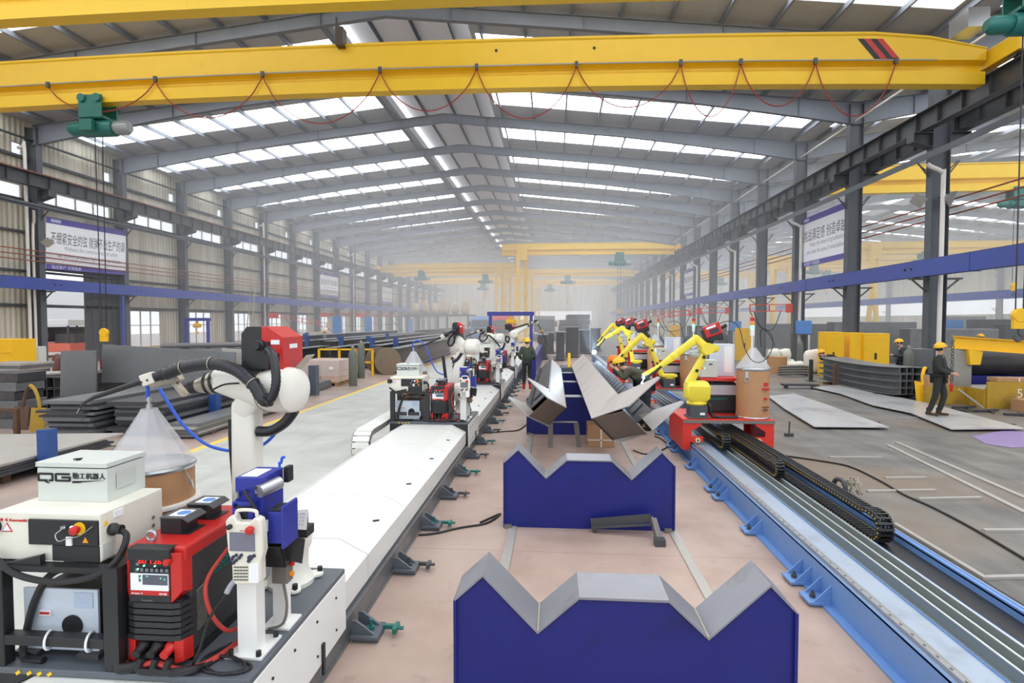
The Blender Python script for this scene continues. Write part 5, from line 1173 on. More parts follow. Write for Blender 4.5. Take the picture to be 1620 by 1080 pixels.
def robot_yellow(label, Y, base, J2, EL, FA, WR, tip, fc, fy):
    bx, by = base.x, Y
    r = T('welding_robot', label, 'robot', (bx, by, RD), 'yellow welding robots on the right track')
    m = MB(); m.prism([(-.14, -.15), (.14, -.15), (.16, 0), (.14, .15), (-.14, .15), (-.16, 0)], (bx, by, RD), (1, 0, 0), (0, 1, 0), (0, 0, .22)); m.box(bx - .17, by - .18, RD, bx + .17, by + .18, RD + .03); b_ = P(r, 'base', m, m_dark, .01, ang=0)
    m = MB(); m.box(bx + .02, by - .155, RD + .06, bx + .1, by - .15, RD + .1); P(b_, 'rating_plate', m, m_paper, ang=0)
    m = MB(); m.cyl((bx, by, RD + .22), (bx, by, RD + .28), .17, n=28)
    J2, EL, FA, WR, tip = [Vector(q) for q in (J2, EL, FA, WR, tip)]
    z1 = RD + .27; zt = J2.z - .02
    m.loft([[(bx + sx * w, by + sy * d, z) for sx, sy in ((-1, -1), (1, -1), (1, 1), (-1, 1))] for w, d, z in ((.13, .13, z1), (.185, .17, z1 + .07), (.19, .17, zt - .04), (.15, .12, zt + .04))]); P(r, 'turret', m, m_rrob, .02, ang=30)
    m = MB(); m.limb(J2, EL, .14, .15, .095, .11, up=(0, 1, 0), e=5); la = P(r, 'lower_arm', m, m_rrob)
    m = MB()
    for t in (.35, .75): q = J2.lerp(EL, t); m.cyl(q + Vector((.0, -.07, 0)), q + Vector((0, -.082, 0)), .028, n=14)
    P(la, 'plug_cap', m, m_rub)
    fd = (FA - EL).normalized()
    m = MB(); m.cyl(EL + Vector((-.02, .13, 0)), EL + Vector((-.02, -.13, 0)), .1, n=20); e0 = EL - Vector((fd.x, fd.y, 0)) * .14; m.limb(EL + fd * .04, e0, .14, .17, .11, .13, e=3.5)
    ub = EL + Vector((0, 0, .16)) + Vector((fd.x, 0, 0)) * .2
    m.limb(EL, ub, .13, .14, .13, .14, up=(0, 1, 0), e=4); P(r, 'elbow', m, m_rrob)
    m = MB(); m.limb(ub, FA.lerp(ub, .4), .12, .13, .1, .105, e=4.5, r=.3); m.limb(FA.lerp(ub, .42), FA.lerp(ub, .3), .125, .12, .125, .12, e=5, r=.1); m.limb(FA.lerp(ub, .3), FA, .115, .115, .085, .085, e=4.5, r=.3); P(r, 'forearm', m, m_rrob)
    m = MB(); m.limb(FA, WR, .09, .08, .07, .06, e=2.6); P(r, 'wrist', m, m_rrob)
    m = MB(); m.tube([FA + Vector((0, -.06, .0)), (FA + WR) / 2 + Vector((.02, -.075, -.03)), WR + Vector((.02, -.05, -.05))], .022, 8); P(r, 'wrist_cable', m, m_rub)
    m = MB(); d = (tip - WR).normalized(); m.cyl(WR, WR + d * .07, .035, n=12); m.tube([WR + d * .05, WR.lerp(tip, .6) + Vector((.02, 0, .02)), tip], .018, 10, 6, rf=lambda t, i: 1.2 - .6 * t); P(r, 'torch', m, m_dark)
    R_ = Matrix.Translation(Vector(fc)) @ Matrix.Rotation(fy, 4, 'Z') @ Matrix.Rotation(-.38, 4, 'Y')
    def put(m): m.v = [tuple(R_ @ Vector(v)) for v in m.v]; return m
    m = MB(); m.box(-.14, -.1, -.1, .14, .1, .1); f = P(r, 'wire_feeder', put(m), m_red, .015, ang=0)
    m = MB(); m.box(-.06, -.104, -.06, .09, -.1, .02); P(f, 'face_panel', put(m), mat('feeder_panel', (60, 52, 56), .4, 0, .5, 40), ang=0)
    m = MB(); m.box(-.09, -.104, .04, .07, -.1, .075); P(f, 'label', put(m), m_paper, ang=0)
    m = MB(); m.box(-.17, -.1, -.16, .12, .1, -.1); m.box(-.19, -.08, -.1, -.14, .08, .06); m.cyl((.14, 0, -.02), (.24, 0, .0), .03, n=10); P(f, 'connector', put(m), m_blk, ang=0)
    m = MB(); c = Vector(fc); m.bar(c + Vector((-.02, 0, -.1)), EL + Vector((.0, 0, .1)), .12, .12); m.box(c.x - .1, c.y - .08, c.z - .17, c.x + .16, c.y + .08, c.z - .1); P(r, 'feeder_bracket', m, m_blk, ang=0)
    m = MB(); m.limb(EL + Vector((-.05, .12, -.12)), EL + Vector((-.22, .12, -.1)), .14, .14, .1, .1); P(r, 'cable_muff', m, mat('muff_silver', (190, 200, 204), .3, .4, .3, 12))
    return r
def mk(Y, pts, label, fc, fy=.0):
    q = [onY(px, py, Y + dy) for px, py, dy in pts]
    q[0].z = RD
    return robot_yellow(label, Y, q[0], q[1], q[2], q[3], q[4], q[5], onY(*fc, Y + .05), fy)
mk(YC + .2, ((1102, 650, 0), (1091, 604, 0), (1119, 551, 0), (1045, 579, -.1), (1019, 592, -.12), (1016, 604, -.12)), 'nearest yellow welding robot, reaching left over the large grey beam', (1127, 522), -.2)
mk(YC + .2 + 4.3, ((1057, 626, 0), (1046, 592, 0), (1026, 541, 0), (985, 560, -.3), (968, 574, -.5), (962, 580, -.5)), 'second yellow welding robot, slim arm pointing down left, beside the leaning workers', (1016, 513), -.3)
mk(YC + .2 + 9.2, ((1006, 590, 0), (1001, 570, 0), (993, 526, 0), (957, 535, -.3), (945, 546, -.3), (941, 552, -.3)), 'third yellow welding robot, arm pointing down left to the blue arc', (996, 508), -.3)
mk(YC + .2 + 12.4, ((990, 572, 0), (985, 555, 0), (976, 520, 0), (953, 532, -.3), (946, 540, -.3), (943, 546, -.3)), 'farthest yellow welding robot, mostly behind the third one', (982, 508), -.3)
# ================================================================== stands, workpieces, people, right side
m_stand = mat('stand_blue', (20, 30, 116), .45, 0, .16, 2.5, dirt=(16, 20, 76), dscale=1.0, dthr=.5)
m_raw = mat('raw_steel', (150, 152, 160), .38, .45, .1, 4, dirt=(120, 116, 112), dscale=2.5)
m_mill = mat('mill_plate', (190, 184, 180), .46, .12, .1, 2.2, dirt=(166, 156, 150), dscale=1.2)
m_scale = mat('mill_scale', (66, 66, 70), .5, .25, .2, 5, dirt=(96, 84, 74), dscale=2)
m_plat2 = mat('dark_plate', (112, 114, 116), .45, .2, .15, 2, dirt=(70, 68, 66), dscale=1.2)
m_platel = mat('pale_plate', (176, 172, 166), .4, .2, .1, 2, dirt=(140, 130, 120))
m_rust = mat('rusty_steel', (96, 70, 54), .7, .1, .2, 6)
m_card = mat('cardboard', (176, 136, 98), .7, 0, .08, 4)
m_tape = mat('strap_white', (226, 222, 214), .5)
def vstand(label, y, k=1.0):
    x0, dp = -.572, .32
    pr = [(0, 0), (1.91, 0), (1.91, .735), (1.765, .885), (1.435, .57), (1.215, .775), (.715, .775), (.48, .565), (.165, .885), (0, .735)]
    s = T('v_block_stand', label, 'support stand', (x0 + .955, y, 0), 'blue V-block stands in the aisle')
    m = MB(); m.prism(pr, (x0, y + .02, 0), (1, 0, 0), (0, 0, 1), (0, .012, 0)); P(s, 'front_plate', m, m_stand, ang=0)
    m = MB(); m.prism(pr, (x0, y + dp - .03, 0), (1, 0, 0), (0, 0, 1), (0, .012, 0)); P(s, 'rear_plate', m, m_stand, ang=0)
    up = pr[2:][::1]
    ins = []
    m = MB()
    for (a, b_), (c_, d_) in zip(up[:-1], up[1:]):
        dx, dz = c_ - a, d_ - b_; L_ = math.hypot(dx, dz); nx, nz = -dz / L_ * -.014, dx / L_ * -.014
        m.loft([[(x0 + a, y, b_), (x0 + c_, y, d_), (x0 + c_ , y, d_ + .014), (x0 + a, y, b_ + .014)], [(x0 + a, y + dp, b_), (x0 + c_, y + dp, d_), (x0 + c_, y + dp, d_ + .014), (x0 + a, y + dp, b_ + .014)]])
    P(s, 'top_plate', m, m_raw, ang=0)
    for xx in (x0 - .006, x0 + 1.898): m = MB(); m.box(xx, y, 0, xx + .018, y + dp, .74); P(s, 'side_plate', m, m_stand, ang=0)
    m = MB(); m.tube([(x0 + .482, y - .004, .58), (x0 + .482, y + dp, .58)], .008, 6, 1); P(s, 'weld_seam', m, m_alu); m = MB(); m.tube([(x0 + 1.433, y - .004, .585), (x0 + 1.433, y + dp, .585)], .008, 6, 1); P(s, 'weld_seam', m, m_alu)
    for x in (x0 + .06, x0 + 1.85): m = MB(); m.box(x - .05, y - .05, 0, x + .03, y + .02, .035); P(s, 'floor_lug', m, m_hosegr, ang=0)
    return s
for y, lab in ((3.12, 'nearest blue V-block stand with empty notches at the bottom of the view'), (6.25, 'second blue V-block stand, empty, with a bent angle leaning at its foot'),
               (11.5, 'third blue V-block stand, carrying the near ends of both grey beams'), (14.3, 'fourth blue V-block stand under the grey beams'), (16.8, 'farthest blue V-block stand under the grey beams')):
    vstand(lab, y)
for x in (-.47, 1.32):
    m = MB(); m.box(x - .045, 1, 0, x + .045, 22, .012); O('floor_rail', '%s flat steel floor strip running under the V-block stands' % ('left' if x < 0 else 'right'), 'rail', m, m_platel, ang=0)
# beams: square sections standing on a corner in the notches, with plate tabs
def corner_beam(label, xc, zb, a, y_low, y_up, y_far, sgn, tab, ridge, wide):
    r = T('box_beam', label, 'steel beam', (xc, y_up, zb), 'grey corner-standing beams in the V-blocks'); h = a / math.sqrt(2); t = .014
    def W(u, v): return (xc + sgn * (u - v) / math.sqrt(2), zb + (u + v) / math.sqrt(2))   # u: along the tabs, v: across
    def sheet(u0, v0, u1, v1, ya, yb, yf, ya2=None):
        p, q = W(u0, v0), W(u1, v1); d = Vector((q[0] - p[0], q[1] - p[1])).normalized(); n = Vector((-d.y, d.x)) * t
        m = MB(); return m.loft([[(p[0], ya, p[1]), (q[0], yb, q[1]), (q[0], yf, q[1]), (p[0], yf, p[1])], [(p[0] + n.x, ya, p[1] + n.y), (q[0] + n.x, yb, q[1] + n.y), (q[0] + n.x, yf, q[1] + n.y), (p[0] + n.x, yf, p[1] + n.y)]])
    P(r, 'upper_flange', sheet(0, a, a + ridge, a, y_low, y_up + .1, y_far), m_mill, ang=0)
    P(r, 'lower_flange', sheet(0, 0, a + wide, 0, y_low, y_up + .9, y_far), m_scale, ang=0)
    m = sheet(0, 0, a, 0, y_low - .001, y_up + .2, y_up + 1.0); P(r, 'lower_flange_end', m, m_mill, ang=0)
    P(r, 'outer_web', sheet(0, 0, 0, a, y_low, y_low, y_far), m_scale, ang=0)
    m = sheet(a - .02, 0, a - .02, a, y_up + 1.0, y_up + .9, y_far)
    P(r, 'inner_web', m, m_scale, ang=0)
    m = MB(); y = y_up + 1.6
    while y < y_far - .3:
        p, q, p2, q2 = (W(a + .02, .002), W(a + wide - .02, .002), W(a + .02, .035), W(a + wide - .02, .035)) if sgn > 0 else (W(a - .005, .05), W(a - .005, a - .03), W(a + .03, .05), W(a + .03, a - .03)); m.loft([[(p[0], y, p[1]), (q[0], y, q[1]), (q2[0], y, q2[1]), (p2[0], y, p2[1])], [(p[0], y + .35, p[1]), (q[0], y + .35, q[1]), (q2[0], y + .35, q2[1]), (p2[0], y + .35, p2[1])]]); y += .42
    P(r, 'web_ribs', m, m_scale, ang=0)
    for v_, y_ in ((a, y_up + .1), (0, y_up + .2)):
        m = sheet(a + ridge, v_, a + tab, v_, y_, y_ - .08, y_ + 1.1); m.v[2] = (m.v[2][0], y_ + .04, m.v[2][2]); m.v[6] = (m.v[6][0], y_ + .04, m.v[6][2]); P(r, 'end_tab', m, m_mill, ang=0)
    q = [W(0, 0), W(0, a), W(a, a), W(a, 0)]; ys = (y_low + .02, y_low + .02, y_up + .12, y_up + .22)
    m = MB(); m.loft([[(p[0], y, p[1]) for p, y in zip(q, ys)], [(p[0], y + .015, p[1]) for p, y in zip(q, ys)]]); P(r, 'end_plate', m, m_rust if False else mat('scale_brown', (108, 98, 92), .5, .2, .12, 6), ang=0)
    return r
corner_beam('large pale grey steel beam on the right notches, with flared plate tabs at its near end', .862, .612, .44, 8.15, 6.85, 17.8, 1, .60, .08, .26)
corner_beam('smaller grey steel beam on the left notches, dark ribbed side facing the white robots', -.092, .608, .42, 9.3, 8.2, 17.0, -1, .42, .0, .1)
# bits on the aisle floor
c = T('bent_angle', 'grey bent angle frame leaning at the foot of the second V-block stand', 'steel part', (.75, 6.1, 0))
m = MB(); a, b_ = V(.41, 6.2, .1), V(1.06, 6.12, .2); m.bar(a, b_, .012, .09); m.bar(a + V(0, -.03, -.045), b_ + V(0, -.03, -.06), .06, .012); P(c, 'long_arm', m, m_dark, ang=0)
m = MB(); m.bar(b_, V(1.10, 5.95, .0), .02, .07); m.bar(b_ + V(.03, 0, .0), V(1.14, 5.97, .0), .05, .012); P(c, 'short_arm', m, m_hosegr, ang=0)
m = MB(); m.box(1.05, 5.82, 0, 1.16, 5.92, .07); m.cyl((.45, 6.17, 0), (.45, 6.17, .06), .02, n=8); P(c, 'foot_block', m, m_dark, ang=0)
m = MB(); m.bar((-.07, 10.3, 0), (-.07, 10.33, .47), .09, .012, up=(0, 1, 0)); m.bar((.46, 10.4, 0), (.40, 10.36, .47), .09, .012, up=(0, 1, 0)); m.bar((-.09, 10.34, .475), (.42, 10.34, .475), .12, .012)
O('trestle_bracket', 'n-shaped bare steel bracket standing before the third V-block stand', 'bracket', m, m_hosegr, ang=0)
def carton(label, x0, y0, x1, y1, h, z=0, straps=True, group=None, mm=None):
    c = T('carton', label, 'box', ((x0 + x1) / 2, (y0 + y1) / 2, z), group)
    m = MB(); m.box(x0, y0, z, x1, y1, z + h); P(c, 'box', m, mm or m_card, .004, ang=0)
    m = MB(); xm = (x0 + x1) / 2; m.box(xm - .015, y0 - .003, z, xm + .015, y1 + .003, z + h + .003)
    if straps: m.box(x0 - .003, y0 - .003, z + h * .3, x1 + .003, y1 + .003, z + h * .3 + .02)
    P(c, 'strap', m, m_tape, ang=0)
    return c
carton('brown strapped carton under the large grey beam on the aisle floor', .62, 10.4, 1.12, 10.85, .42)
m = MB(); m.tube([onZ(760 + 0, 826, .012), onZ(795, 818, .012), onZ(740, 836, .012)][0:1] + [onZ(*p, .012) for p in ((792, 812), (770, 827), (730, 834), (690, 843), (662, 846))], .012, 8); O('floor_cable', 'black cable from the white track to the second V-block stand', 'cable', m, m_rub)
m = MB(); m.tube([onZ(*p, .012) for p in ((832, 672), (820, 680), (800, 682), (772, 684))], .012, 8); O('floor_cable', 'black cable from the white track to the third V-block stand', 'cable', m, m_rub)
m = MB(); m.tube([onZ(*p, .012) for p in ((1002, 712), (1022, 718), (1046, 712), (1056, 704), (1046, 694), (1036, 690))], .012, 8); O('floor_cable', 'short dark hose curled on the floor beside the blue track', 'cable', m, m_rub)
m = MB(); m.tube([onZ(*p, .014) for p in ((1236, 720), (1300, 729), (1345, 738), (1392, 760), (1430, 782), (1475, 802), (1540, 836), (1640, 895))], .014, 8); O('floor_cable', 'long black cable snaking across the dark floor on the right', 'cable', m, m_rub)

# ------------------------------------------------------------------ people
m_skin = mat('skin', (206, 158, 130), .55, 0, .05, 8); m_hair = mat('hair_black', (28, 26, 26), .6); m_hat = mat('helmet_yellow', (248, 190, 24), .35); m_hato = mat('helmet_orange', (240, 130, 24), .35)
def skin(name, par, V_, E_, R_, m, root=0, sub=1):
    me = bpy.data.meshes.new(name); me.from_pydata([tuple(v) for v in V_], E_, [])
    o = bpy.data.objects.new(name, me); COL.objects.link(o); o.parent = par
    md = o.modifiers.new('skin', 'SKIN'); md.use_smooth_shade = True
    for i, s in enumerate(me.skin_vertices[0].data): s.radius = R_[i] if isinstance(R_[i], tuple) else (R_[i], R_[i]); s.use_root = (i == root)
    o.modifiers.new('sub', 'SUBSURF').levels = sub; o.modifiers['sub'].render_levels = sub
    me.materials.append(m)
    return o
def person(label, loc, yaw, pose=None, jacket=(64, 72, 56), pants=(36, 38, 44), shoe=(40, 36, 34), hat=None, fingers=False, scale=1.0, group=None):
    J = dict(pel=(0, 0, .95), waist=(0, .005, 1.1), chest=(0, .015, 1.3), neck=(0, .0, 1.45), chin=(0, .035, 1.53), head=(0, .02, 1.62), top=(0, .0, 1.70),
             shL=(-.18, 0, 1.40), elL=(-.24, -.03, 1.13), wrL=(-.23, .08, .91), haL=(-.22, .12, .82), shR=(.18, 0, 1.40), elR=(.24, -.03, 1.13), wrR=(.23, .08, .91), haR=(.22, .12, .82),
             hiL=(-.09, 0, .92), knL=(-.10, .02, .5), anL=(-.11, -.02, .09), toL=(-.13, .15, .035), hiR=(.09, 0, .92), knR=(.10, .02, .5), anR=(.11, -.02, .09), toR=(.13, .15, .035))
    J.update(pose or {}); J = {k: Vector(v) for k, v in J.items()}
    p = T('person', label, 'person', loc, group, yaw); p.scale = (scale,) * 3
    def col(n, c): return mat('cloth_%d_%d_%d' % c, c, .85, 0, .14, 14, bump=.2)
    rad = dict(pel=(.15, .11), waist=(.135, .10), chest=(.15, .11), neck=.05, chin=(.055, .065), head=(.075, .09), top=(.05, .06), shL=.06, elL=.042, wrL=.032, haL=(.04, .022), hiL=.085, knL=.058, anL=.042, toL=(.028, .018))
    for k in list(rad):
        if k[-1] == 'L': rad[k[:-1] + 'R'] = rad[k]
    names = list(J); idx = {n: i for i, n in enumerate(names)}
    ch = [('pel', 'waist'), ('waist', 'chest'), ('chest', 'neck'), ('neck', 'chin'), ('chin', 'head'), ('head', 'top')]
    for s in 'LR': ch += [('chest', 'sh' + s), ('sh' + s, 'el' + s), ('el' + s, 'wr' + s), ('wr' + s, 'ha' + s), ('pel', 'hi' + s), ('hi' + s, 'kn' + s), ('kn' + s, 'an' + s), ('an' + s, 'to' + s)]
    VV = [J[n] for n in names]; EE = [(idx[a], idx[b_]) for a, b_ in ch]; RR = [rad[n] for n in names]
    fwd = (J['chin'] - J['neck']); hd = J['head']; face = Vector((fwd.x, fwd.y, 0)); face = face.normalized() if face.length > .005 else Vector((0, 1, 0))
    VV.append(hd + face * .105 + Vector((0, 0, -.02))); EE.append((idx['head'], len(VV) - 1)); RR.append(.014)       # nose
    if fingers:
        for s in 'LR':
            d = (J['ha' + s] - J['wr' + s]).normalized(); sd = d.cross(Vector((0, 1, .3))).normalized(); cur = (face * .6 - Vector((0, 0, .2)))
            for k in range(4):
                a = len(VV); b0 = J['ha' + s] + sd * (.02 * (k - 1.5)); ln = (.030, .036, .034, .027)[k]
                VV += [b0 + d * .03, b0 + d * (.03 + ln) + cur * .01, b0 + d * (.03 + ln * 1.5) + cur * .03]; EE += [(idx['ha' + s], a), (a, a + 1), (a + 1, a + 2)]; RR += [.010, .0095, .008]
            a = len(VV); sg = 1 if s == 'L' else -1; VV += [J['wr' + s].lerp(J['ha' + s], .5) + sd * .035 * sg, J['ha' + s] + sd * .05 * sg + d * .02]; EE += [(idx['wr' + s], a), (a, a + 1)]; RR += [.012, .009]
    skin('body', p, VV, EE, RR, m_skin)
    def sub(nms, chain, add, name, mm, over={}):
        ix = {n: i for i, n in enumerate(nms)}; R2 = []
        for n in nms:
            r = over.get(n, rad[n]); R2.append(tuple(x + add for x in r) if isinstance(r, tuple) else r + add)
        return skin(name, p, [J[n] for n in nms], [(ix[a], ix[b_]) for a, b_ in chain], R2, mm)
    up = ['pel', 'waist', 'chest'] + [a + s for s in 'LR' for a in ('sh', 'el', 'wr')]
    J2 = dict(J); J['pel'] = J['pel'] + Vector((0, 0, -.03))
    sub(up, [('pel', 'waist'), ('waist', 'chest')] + [c_ for s in 'LR' for c_ in (('chest', 'sh' + s), ('sh' + s, 'el' + s), ('el' + s, 'wr' + s))], .028, 'jacket', col('j', jacket), {'waist': (.165, .135), 'chest': (.175, .14), 'pel': (.13, .10)})
    J.update(J2)
    lo = ['pel'] + [a + s for s in 'LR' for a in ('hi', 'kn', 'an')]
    sub(lo, [c_ for s in 'LR' for c_ in (('pel', 'hi' + s), ('hi' + s, 'kn' + s), ('kn' + s, 'an' + s))], .018, 'trousers', col('t', pants), {'pel': (.14, .10)})
    for s in 'LR':
        a, t = J['an' + s], J['to' + s]; m = MB(); m.limb(a + Vector((0, -.03, -.04)), t + Vector((0, .0, .005)), .1, .09, .085, .06, e=2.6, n=14, r=.4); m.limb(a + Vector((0, 0, -.02)), a + Vector((0, 0, .08)), .1, .11, .1, .11, up=(0, 1, 0), n=14, r=.2); P(p, 'shoe', m, col('s', shoe), world=False)
    up_ = (J['top'] - J['chin']).normalized(); sd = face.cross(up_).normalized(); fw = up_.cross(sd).normalized()
    B3 = Matrix((sd, fw, up_)).transposed().to_4x4(); B3.translation = hd
    def put(m): m.v = [tuple(B3 @ Vector(v)) for v in m.v]; return m
    P(p, 'hair', put(MB().sphere((0, -.022, .012), .084, .092, .1, z0=-.45)), m_hair, world=False)
    for s in (-1, 1):
        P(p, 'eye', put(MB().sphere((s * .032, .088, .012), .011, .008, .008, n=8, m=5)), m_hair, world=False)
        P(p, 'ear', put(MB().sphere((s * .082, .0, -.005), .012, .026, .036, n=8, m=5)), m_skin, world=False)
    P(p, 'mouth', put(MB().sphere((0, .088, -.055), .024, .008, .006, n=8, m=4)), mat('lip', (160, 96, 86), .6), world=False)
    if hat:
        m = put(MB().sphere((0, -.005, .04), .118, .138, .115, n=20, m=8, z0=0.0)); h = P(p, 'hard_hat', m, hat, world=False)
        m = MB(); m.turned((0, 0, .035), (0, 0, 1), [(.125, 0), (.13, .006), (.118, .014)], 24); m.sphere((0, .1, .04), .085, .085, .008, n=14, m=4); m.bar((0, -.12, .1), (0, .0, .158), .03, .012); m.bar((0, 0, .158), (0, .12, .1), .03, .012); P(h, 'brim', put(m), hat, world=False)
    return p
PK = dict(elL=(-.27, -.06, 1.13), wrL=(-.2, .1, 1.02), haL=(-.14, .14, .98), elR=(.27, -.06, 1.13), wrR=(.2, .1, 1.02), haR=(.14, .14, .98))
person('person in a dark green jacket and yellow hard hat seen from behind on the aisle', (-.95, 19.3, 0), .0, PK, (58, 66, 52), (30, 32, 38), (170, 40, 40), m_hat)
person('person in dark work clothes and yellow hard hat walking right across the steel plate', (9.18, 14.05, .075), -2.3,
       dict(elR=(.22, .02, 1.14), wrR=(.14, .25, 1.04), haR=(.08, .31, 1.03), elL=(-.23, .06, 1.15), wrL=(-.1, .27, 1.02), haL=(-.03, .31, 1.03), knL=(-.1, .1, .5), anL=(-.1, .0, .09), toL=(-.11, .16, .035), knR=(.09, -.04, .5), anR=(.1, -.16, .1), toR=(.11, .0, .035),
            chin=(-.03, .02, 1.53), head=(-.015, .01, 1.62)), (50, 52, 48), (44, 46, 44), (60, 50, 42), m_hat, True)
LEAN = dict(waist=(0, .1, 1.08), chest=(0, .32, 1.2), neck=(0, .47, 1.24), chin=(0, .55, 1.25), head=(0, .57, 1.31), top=(0, .58, 1.4), shL=(-.18, .38, 1.2), elL=(-.22, .45, 1.02), wrL=(-.12, .58, 1.2), haL=(-.1, .66, 1.26), shR=(.18, .38, 1.2), elR=(.22, .45, 1.02), wrR=(.12, .58, 1.2), haR=(.1, .66, 1.26))
q = onY(984, 600, 12.95); person('leaning person in an orange hard hat between the first two yellow robots', (q.x + .42, 12.95, 0), 1.45, LEAN, (52, 54, 62), (40, 42, 50), hat=m_hato, scale=1.07)
q = onY(1000, 600, 12.2); person('leaning person in an olive jacket and yellow hard hat beside the large grey beam', (q.x + .33, 12.2, 0), 1.35, LEAN, (84, 84, 68), (44, 48, 54), hat=m_hat, scale=1.07)
q = onY(1427, 545, 20.5); person('person in a yellow hard hat looking down behind the stack of steel channels', (q.x, 20.5, 0), 1.2, dict(chin=(0, .07, 1.5), head=(0, .09, 1.58), top=(0, .08, 1.66), wrL=(-.1, .28, 1.15), haL=(-.06, .33, 1.18), wrR=(.1, .28, 1.15), haR=(.06, .33, 1.18)), (60, 64, 66), (44, 46, 50), hat=m_hat)
q = onY(1343, 560, 22.6); person('crouching person in a dark jacket between the yellow cabinets', (q.x, 23.4, 0), 1.6, {**{k: (v[0], v[1] + .1, v[2] - .25) for k, v in LEAN.items()}, 'pel': (0, 0, .62), 'hiL': (-.1, 0, .6), 'hiR': (.1, 0, .6), 'knL': (-.12, .38, .5), 'knR': (.12, .38, .5), 'waist': (0, .06, .76), 'anL': (-.12, .1, .09), 'anR': (.12, .1, .09)}, (44, 44, 46), (40, 40, 44), hat=m_hat)
q = onY(1304, 530, 30); person('person in a yellow hard hat far behind the left yellow cabinet', (q.x, 30, 0), 2.0, None, (60, 62, 66), hat=m_hat)
q = onY(1552, 530, 27); person('person in a yellow hard hat behind the grey box sections at right', (q.x, 27, 0), 1.0, None, (60, 62, 66), hat=m_hat)
q = onY(845, 540, 31); person('distant person in a yellow hard hat right of the blue portal frame', (q.x + .25, 37.6, 0), .3, None, (62, 66, 62), hat=m_hat)
q = onY(561, 540, 36); person('distant person in a yellow hard hat by the left wall girders', (-15.25, 36, 0), -1.2, None, (110, 120, 140), hat=m_hat)

# ------------------------------------------------------------------ right side floor
def plate_poly(name, label, pts, th, mm, z=.0, cat='steel plate', group=None):
    m = MB(); m.loft([[(x, y, z) for x, y in pts], [(x, y, z + th) for x, y in pts]]); return O(name, label, cat, m, mm, group=group, ang=0)
pz = .05
def zz(*pp): return [tuple(onZ(x, y, pz + .02))[:2] for x, y in pp]
m_sheet = mat('bright_sheet', (206, 206, 206), .3, .3, .06, 1.5, dirt=(140, 140, 142), dscale=.8, dthr=.5)
plate_poly('steel_sheet', 'pale steel sheet on the floor beside the nearest red carriage', zz((1288, 674), (1407, 675), (1318, 643), (1256, 622), (1215, 626), (1240, 645)), .02, m_sheet, pz)
plate_poly('steel_sheet', 'long pale steel sheet under the walking person', zz((1505, 678), (1622, 677), (1480, 640), (1330, 608), (1285, 612), (1330, 622), (1380, 640), (1440, 652)), .02, m_sheet, pz)
for k, (a, b_) in enumerate((((1300, 672), (1395, 672)), ((1262, 630), (1250, 650)), ((1520, 675), (1610, 675)), ((1400, 640), (1470, 640)))):
    p, q = onZ(*a), onZ(*b_); m = MB(); m.bar((p.x, p.y + .1, .025), (q.x, q.y + .1, .025), .06, .05); O('dunnage_strip', ('front dunnage strip under the pale sheet by the red carriage', 'rear dunnage strip under the pale sheet by the red carriage', 'front dunnage strip under the long pale sheet', 'rear dunnage strip under the long pale sheet')[k], 'strip', m, m_rust, ang=0)
# channel stack: every channel its own
WL = ['topmost', 'second', 'third', 'lowest']; CLN = ['leftmost', 'second', 'third', 'fourth', 'rightmost']
ya_, yb_ = 17.5, 22.3
ch0 = None
for L_ in range(4):
    for k in range(5):
        x = 10.15 + .2 * k; z = .08 + .21 * (3 - L_) + (.0)
        lab = 'dark steel channel, %s layer, %s across, stack behind the walking person' % (WL[L_], CLN[k])
        if ch0 is None:
            m = MB(); n_ = 8
            L2 = []
            for i in range(n_ + 1):
                y = ya_ + (yb_ - ya_) * i / n_; dz = .06 * (2 * i / n_ - 1) ** 2; dx = -.04 * math.sin(math.pi * i / n_) - .0
                L2.append([(x + a + dx, y, z + b_ + dz) for a, b_ in ((.19, 0), (0, 0), (0, .022), (.17, .022), (.17, .178), (0, .178), (0, .2), (.19, .2))])
            m.loft(L2); ch0 = O('steel_channel', lab, 'steel channel', m, m_plat2, group='channels in the stack on the right', ang=0); z00, x00 = z, x
        else:
            o = ch0.copy(); COL.objects.link(o); o.location = ch0.location + V(x - x00, (k % 3 - 1) * .05, z - z00); o['label'] = lab
for k, y in enumerate((18.2, 21.5)): m = MB(); m.box(10.0, y, 0, 11.3, y + .1, .078); O('dunnage_beam', ('front', 'rear')[k] + ' dunnage beam under the channel stack', 'beam', m, m_rust, ang=0)
for (px_, py_, h, lab) in ((1331, 612, .85, 'rusty stake before the channel stack'), (1299, 603, .85, 'dark stake at the far left end of the channel stack')):
    q = onZ(px_, py_); q.x = min(q.x, 9.98); m = MB(); m.box(q.x - .06, q.y - .05, 0, q.x + .06, q.y + .05, h); m.box(q.x - .15, q.y - .15, 0, q.x + .15, q.y + .15, .02); O('stake_post', lab, 'post', m, m_rust if 'rusty' in lab else m_scale, ang=0)
def cabinet(label, px0, px1, ytop, ybot, Y, mm, dep=.6, door=True, name='cabinet', z0=None, cat='cabinet', group=None):
    a, b_ = onY(px0, ytop, Y), onY(px1, ybot, Y); zb = max(0, b_.z) if z0 is None else z0
    c = T(name, label, cat, ((a.x + b_.x) / 2, Y + dep / 2, zb), group)
    m = MB(); m.box(a.x, Y, zb, b_.x, Y + dep, a.z); P(c, 'case', m, mm, .008, ang=0)
    if door:
        m = MB(); w = b_.x - a.x; m.box(a.x + w * .08, Y - .01, zb + (a.z - zb) * .08, b_.x - w * .08, Y, a.z - (a.z - zb) * .08); d = P(c, 'door', m, mm, .004, ang=0)
        m = MB(); m.box(a.x + w * .42, Y - .03, zb + (a.z - zb) * .4, a.x + w * .5, Y - .01, zb + (a.z - zb) * .55); P(d, 'handle', m, m_blk, ang=0)
    return c
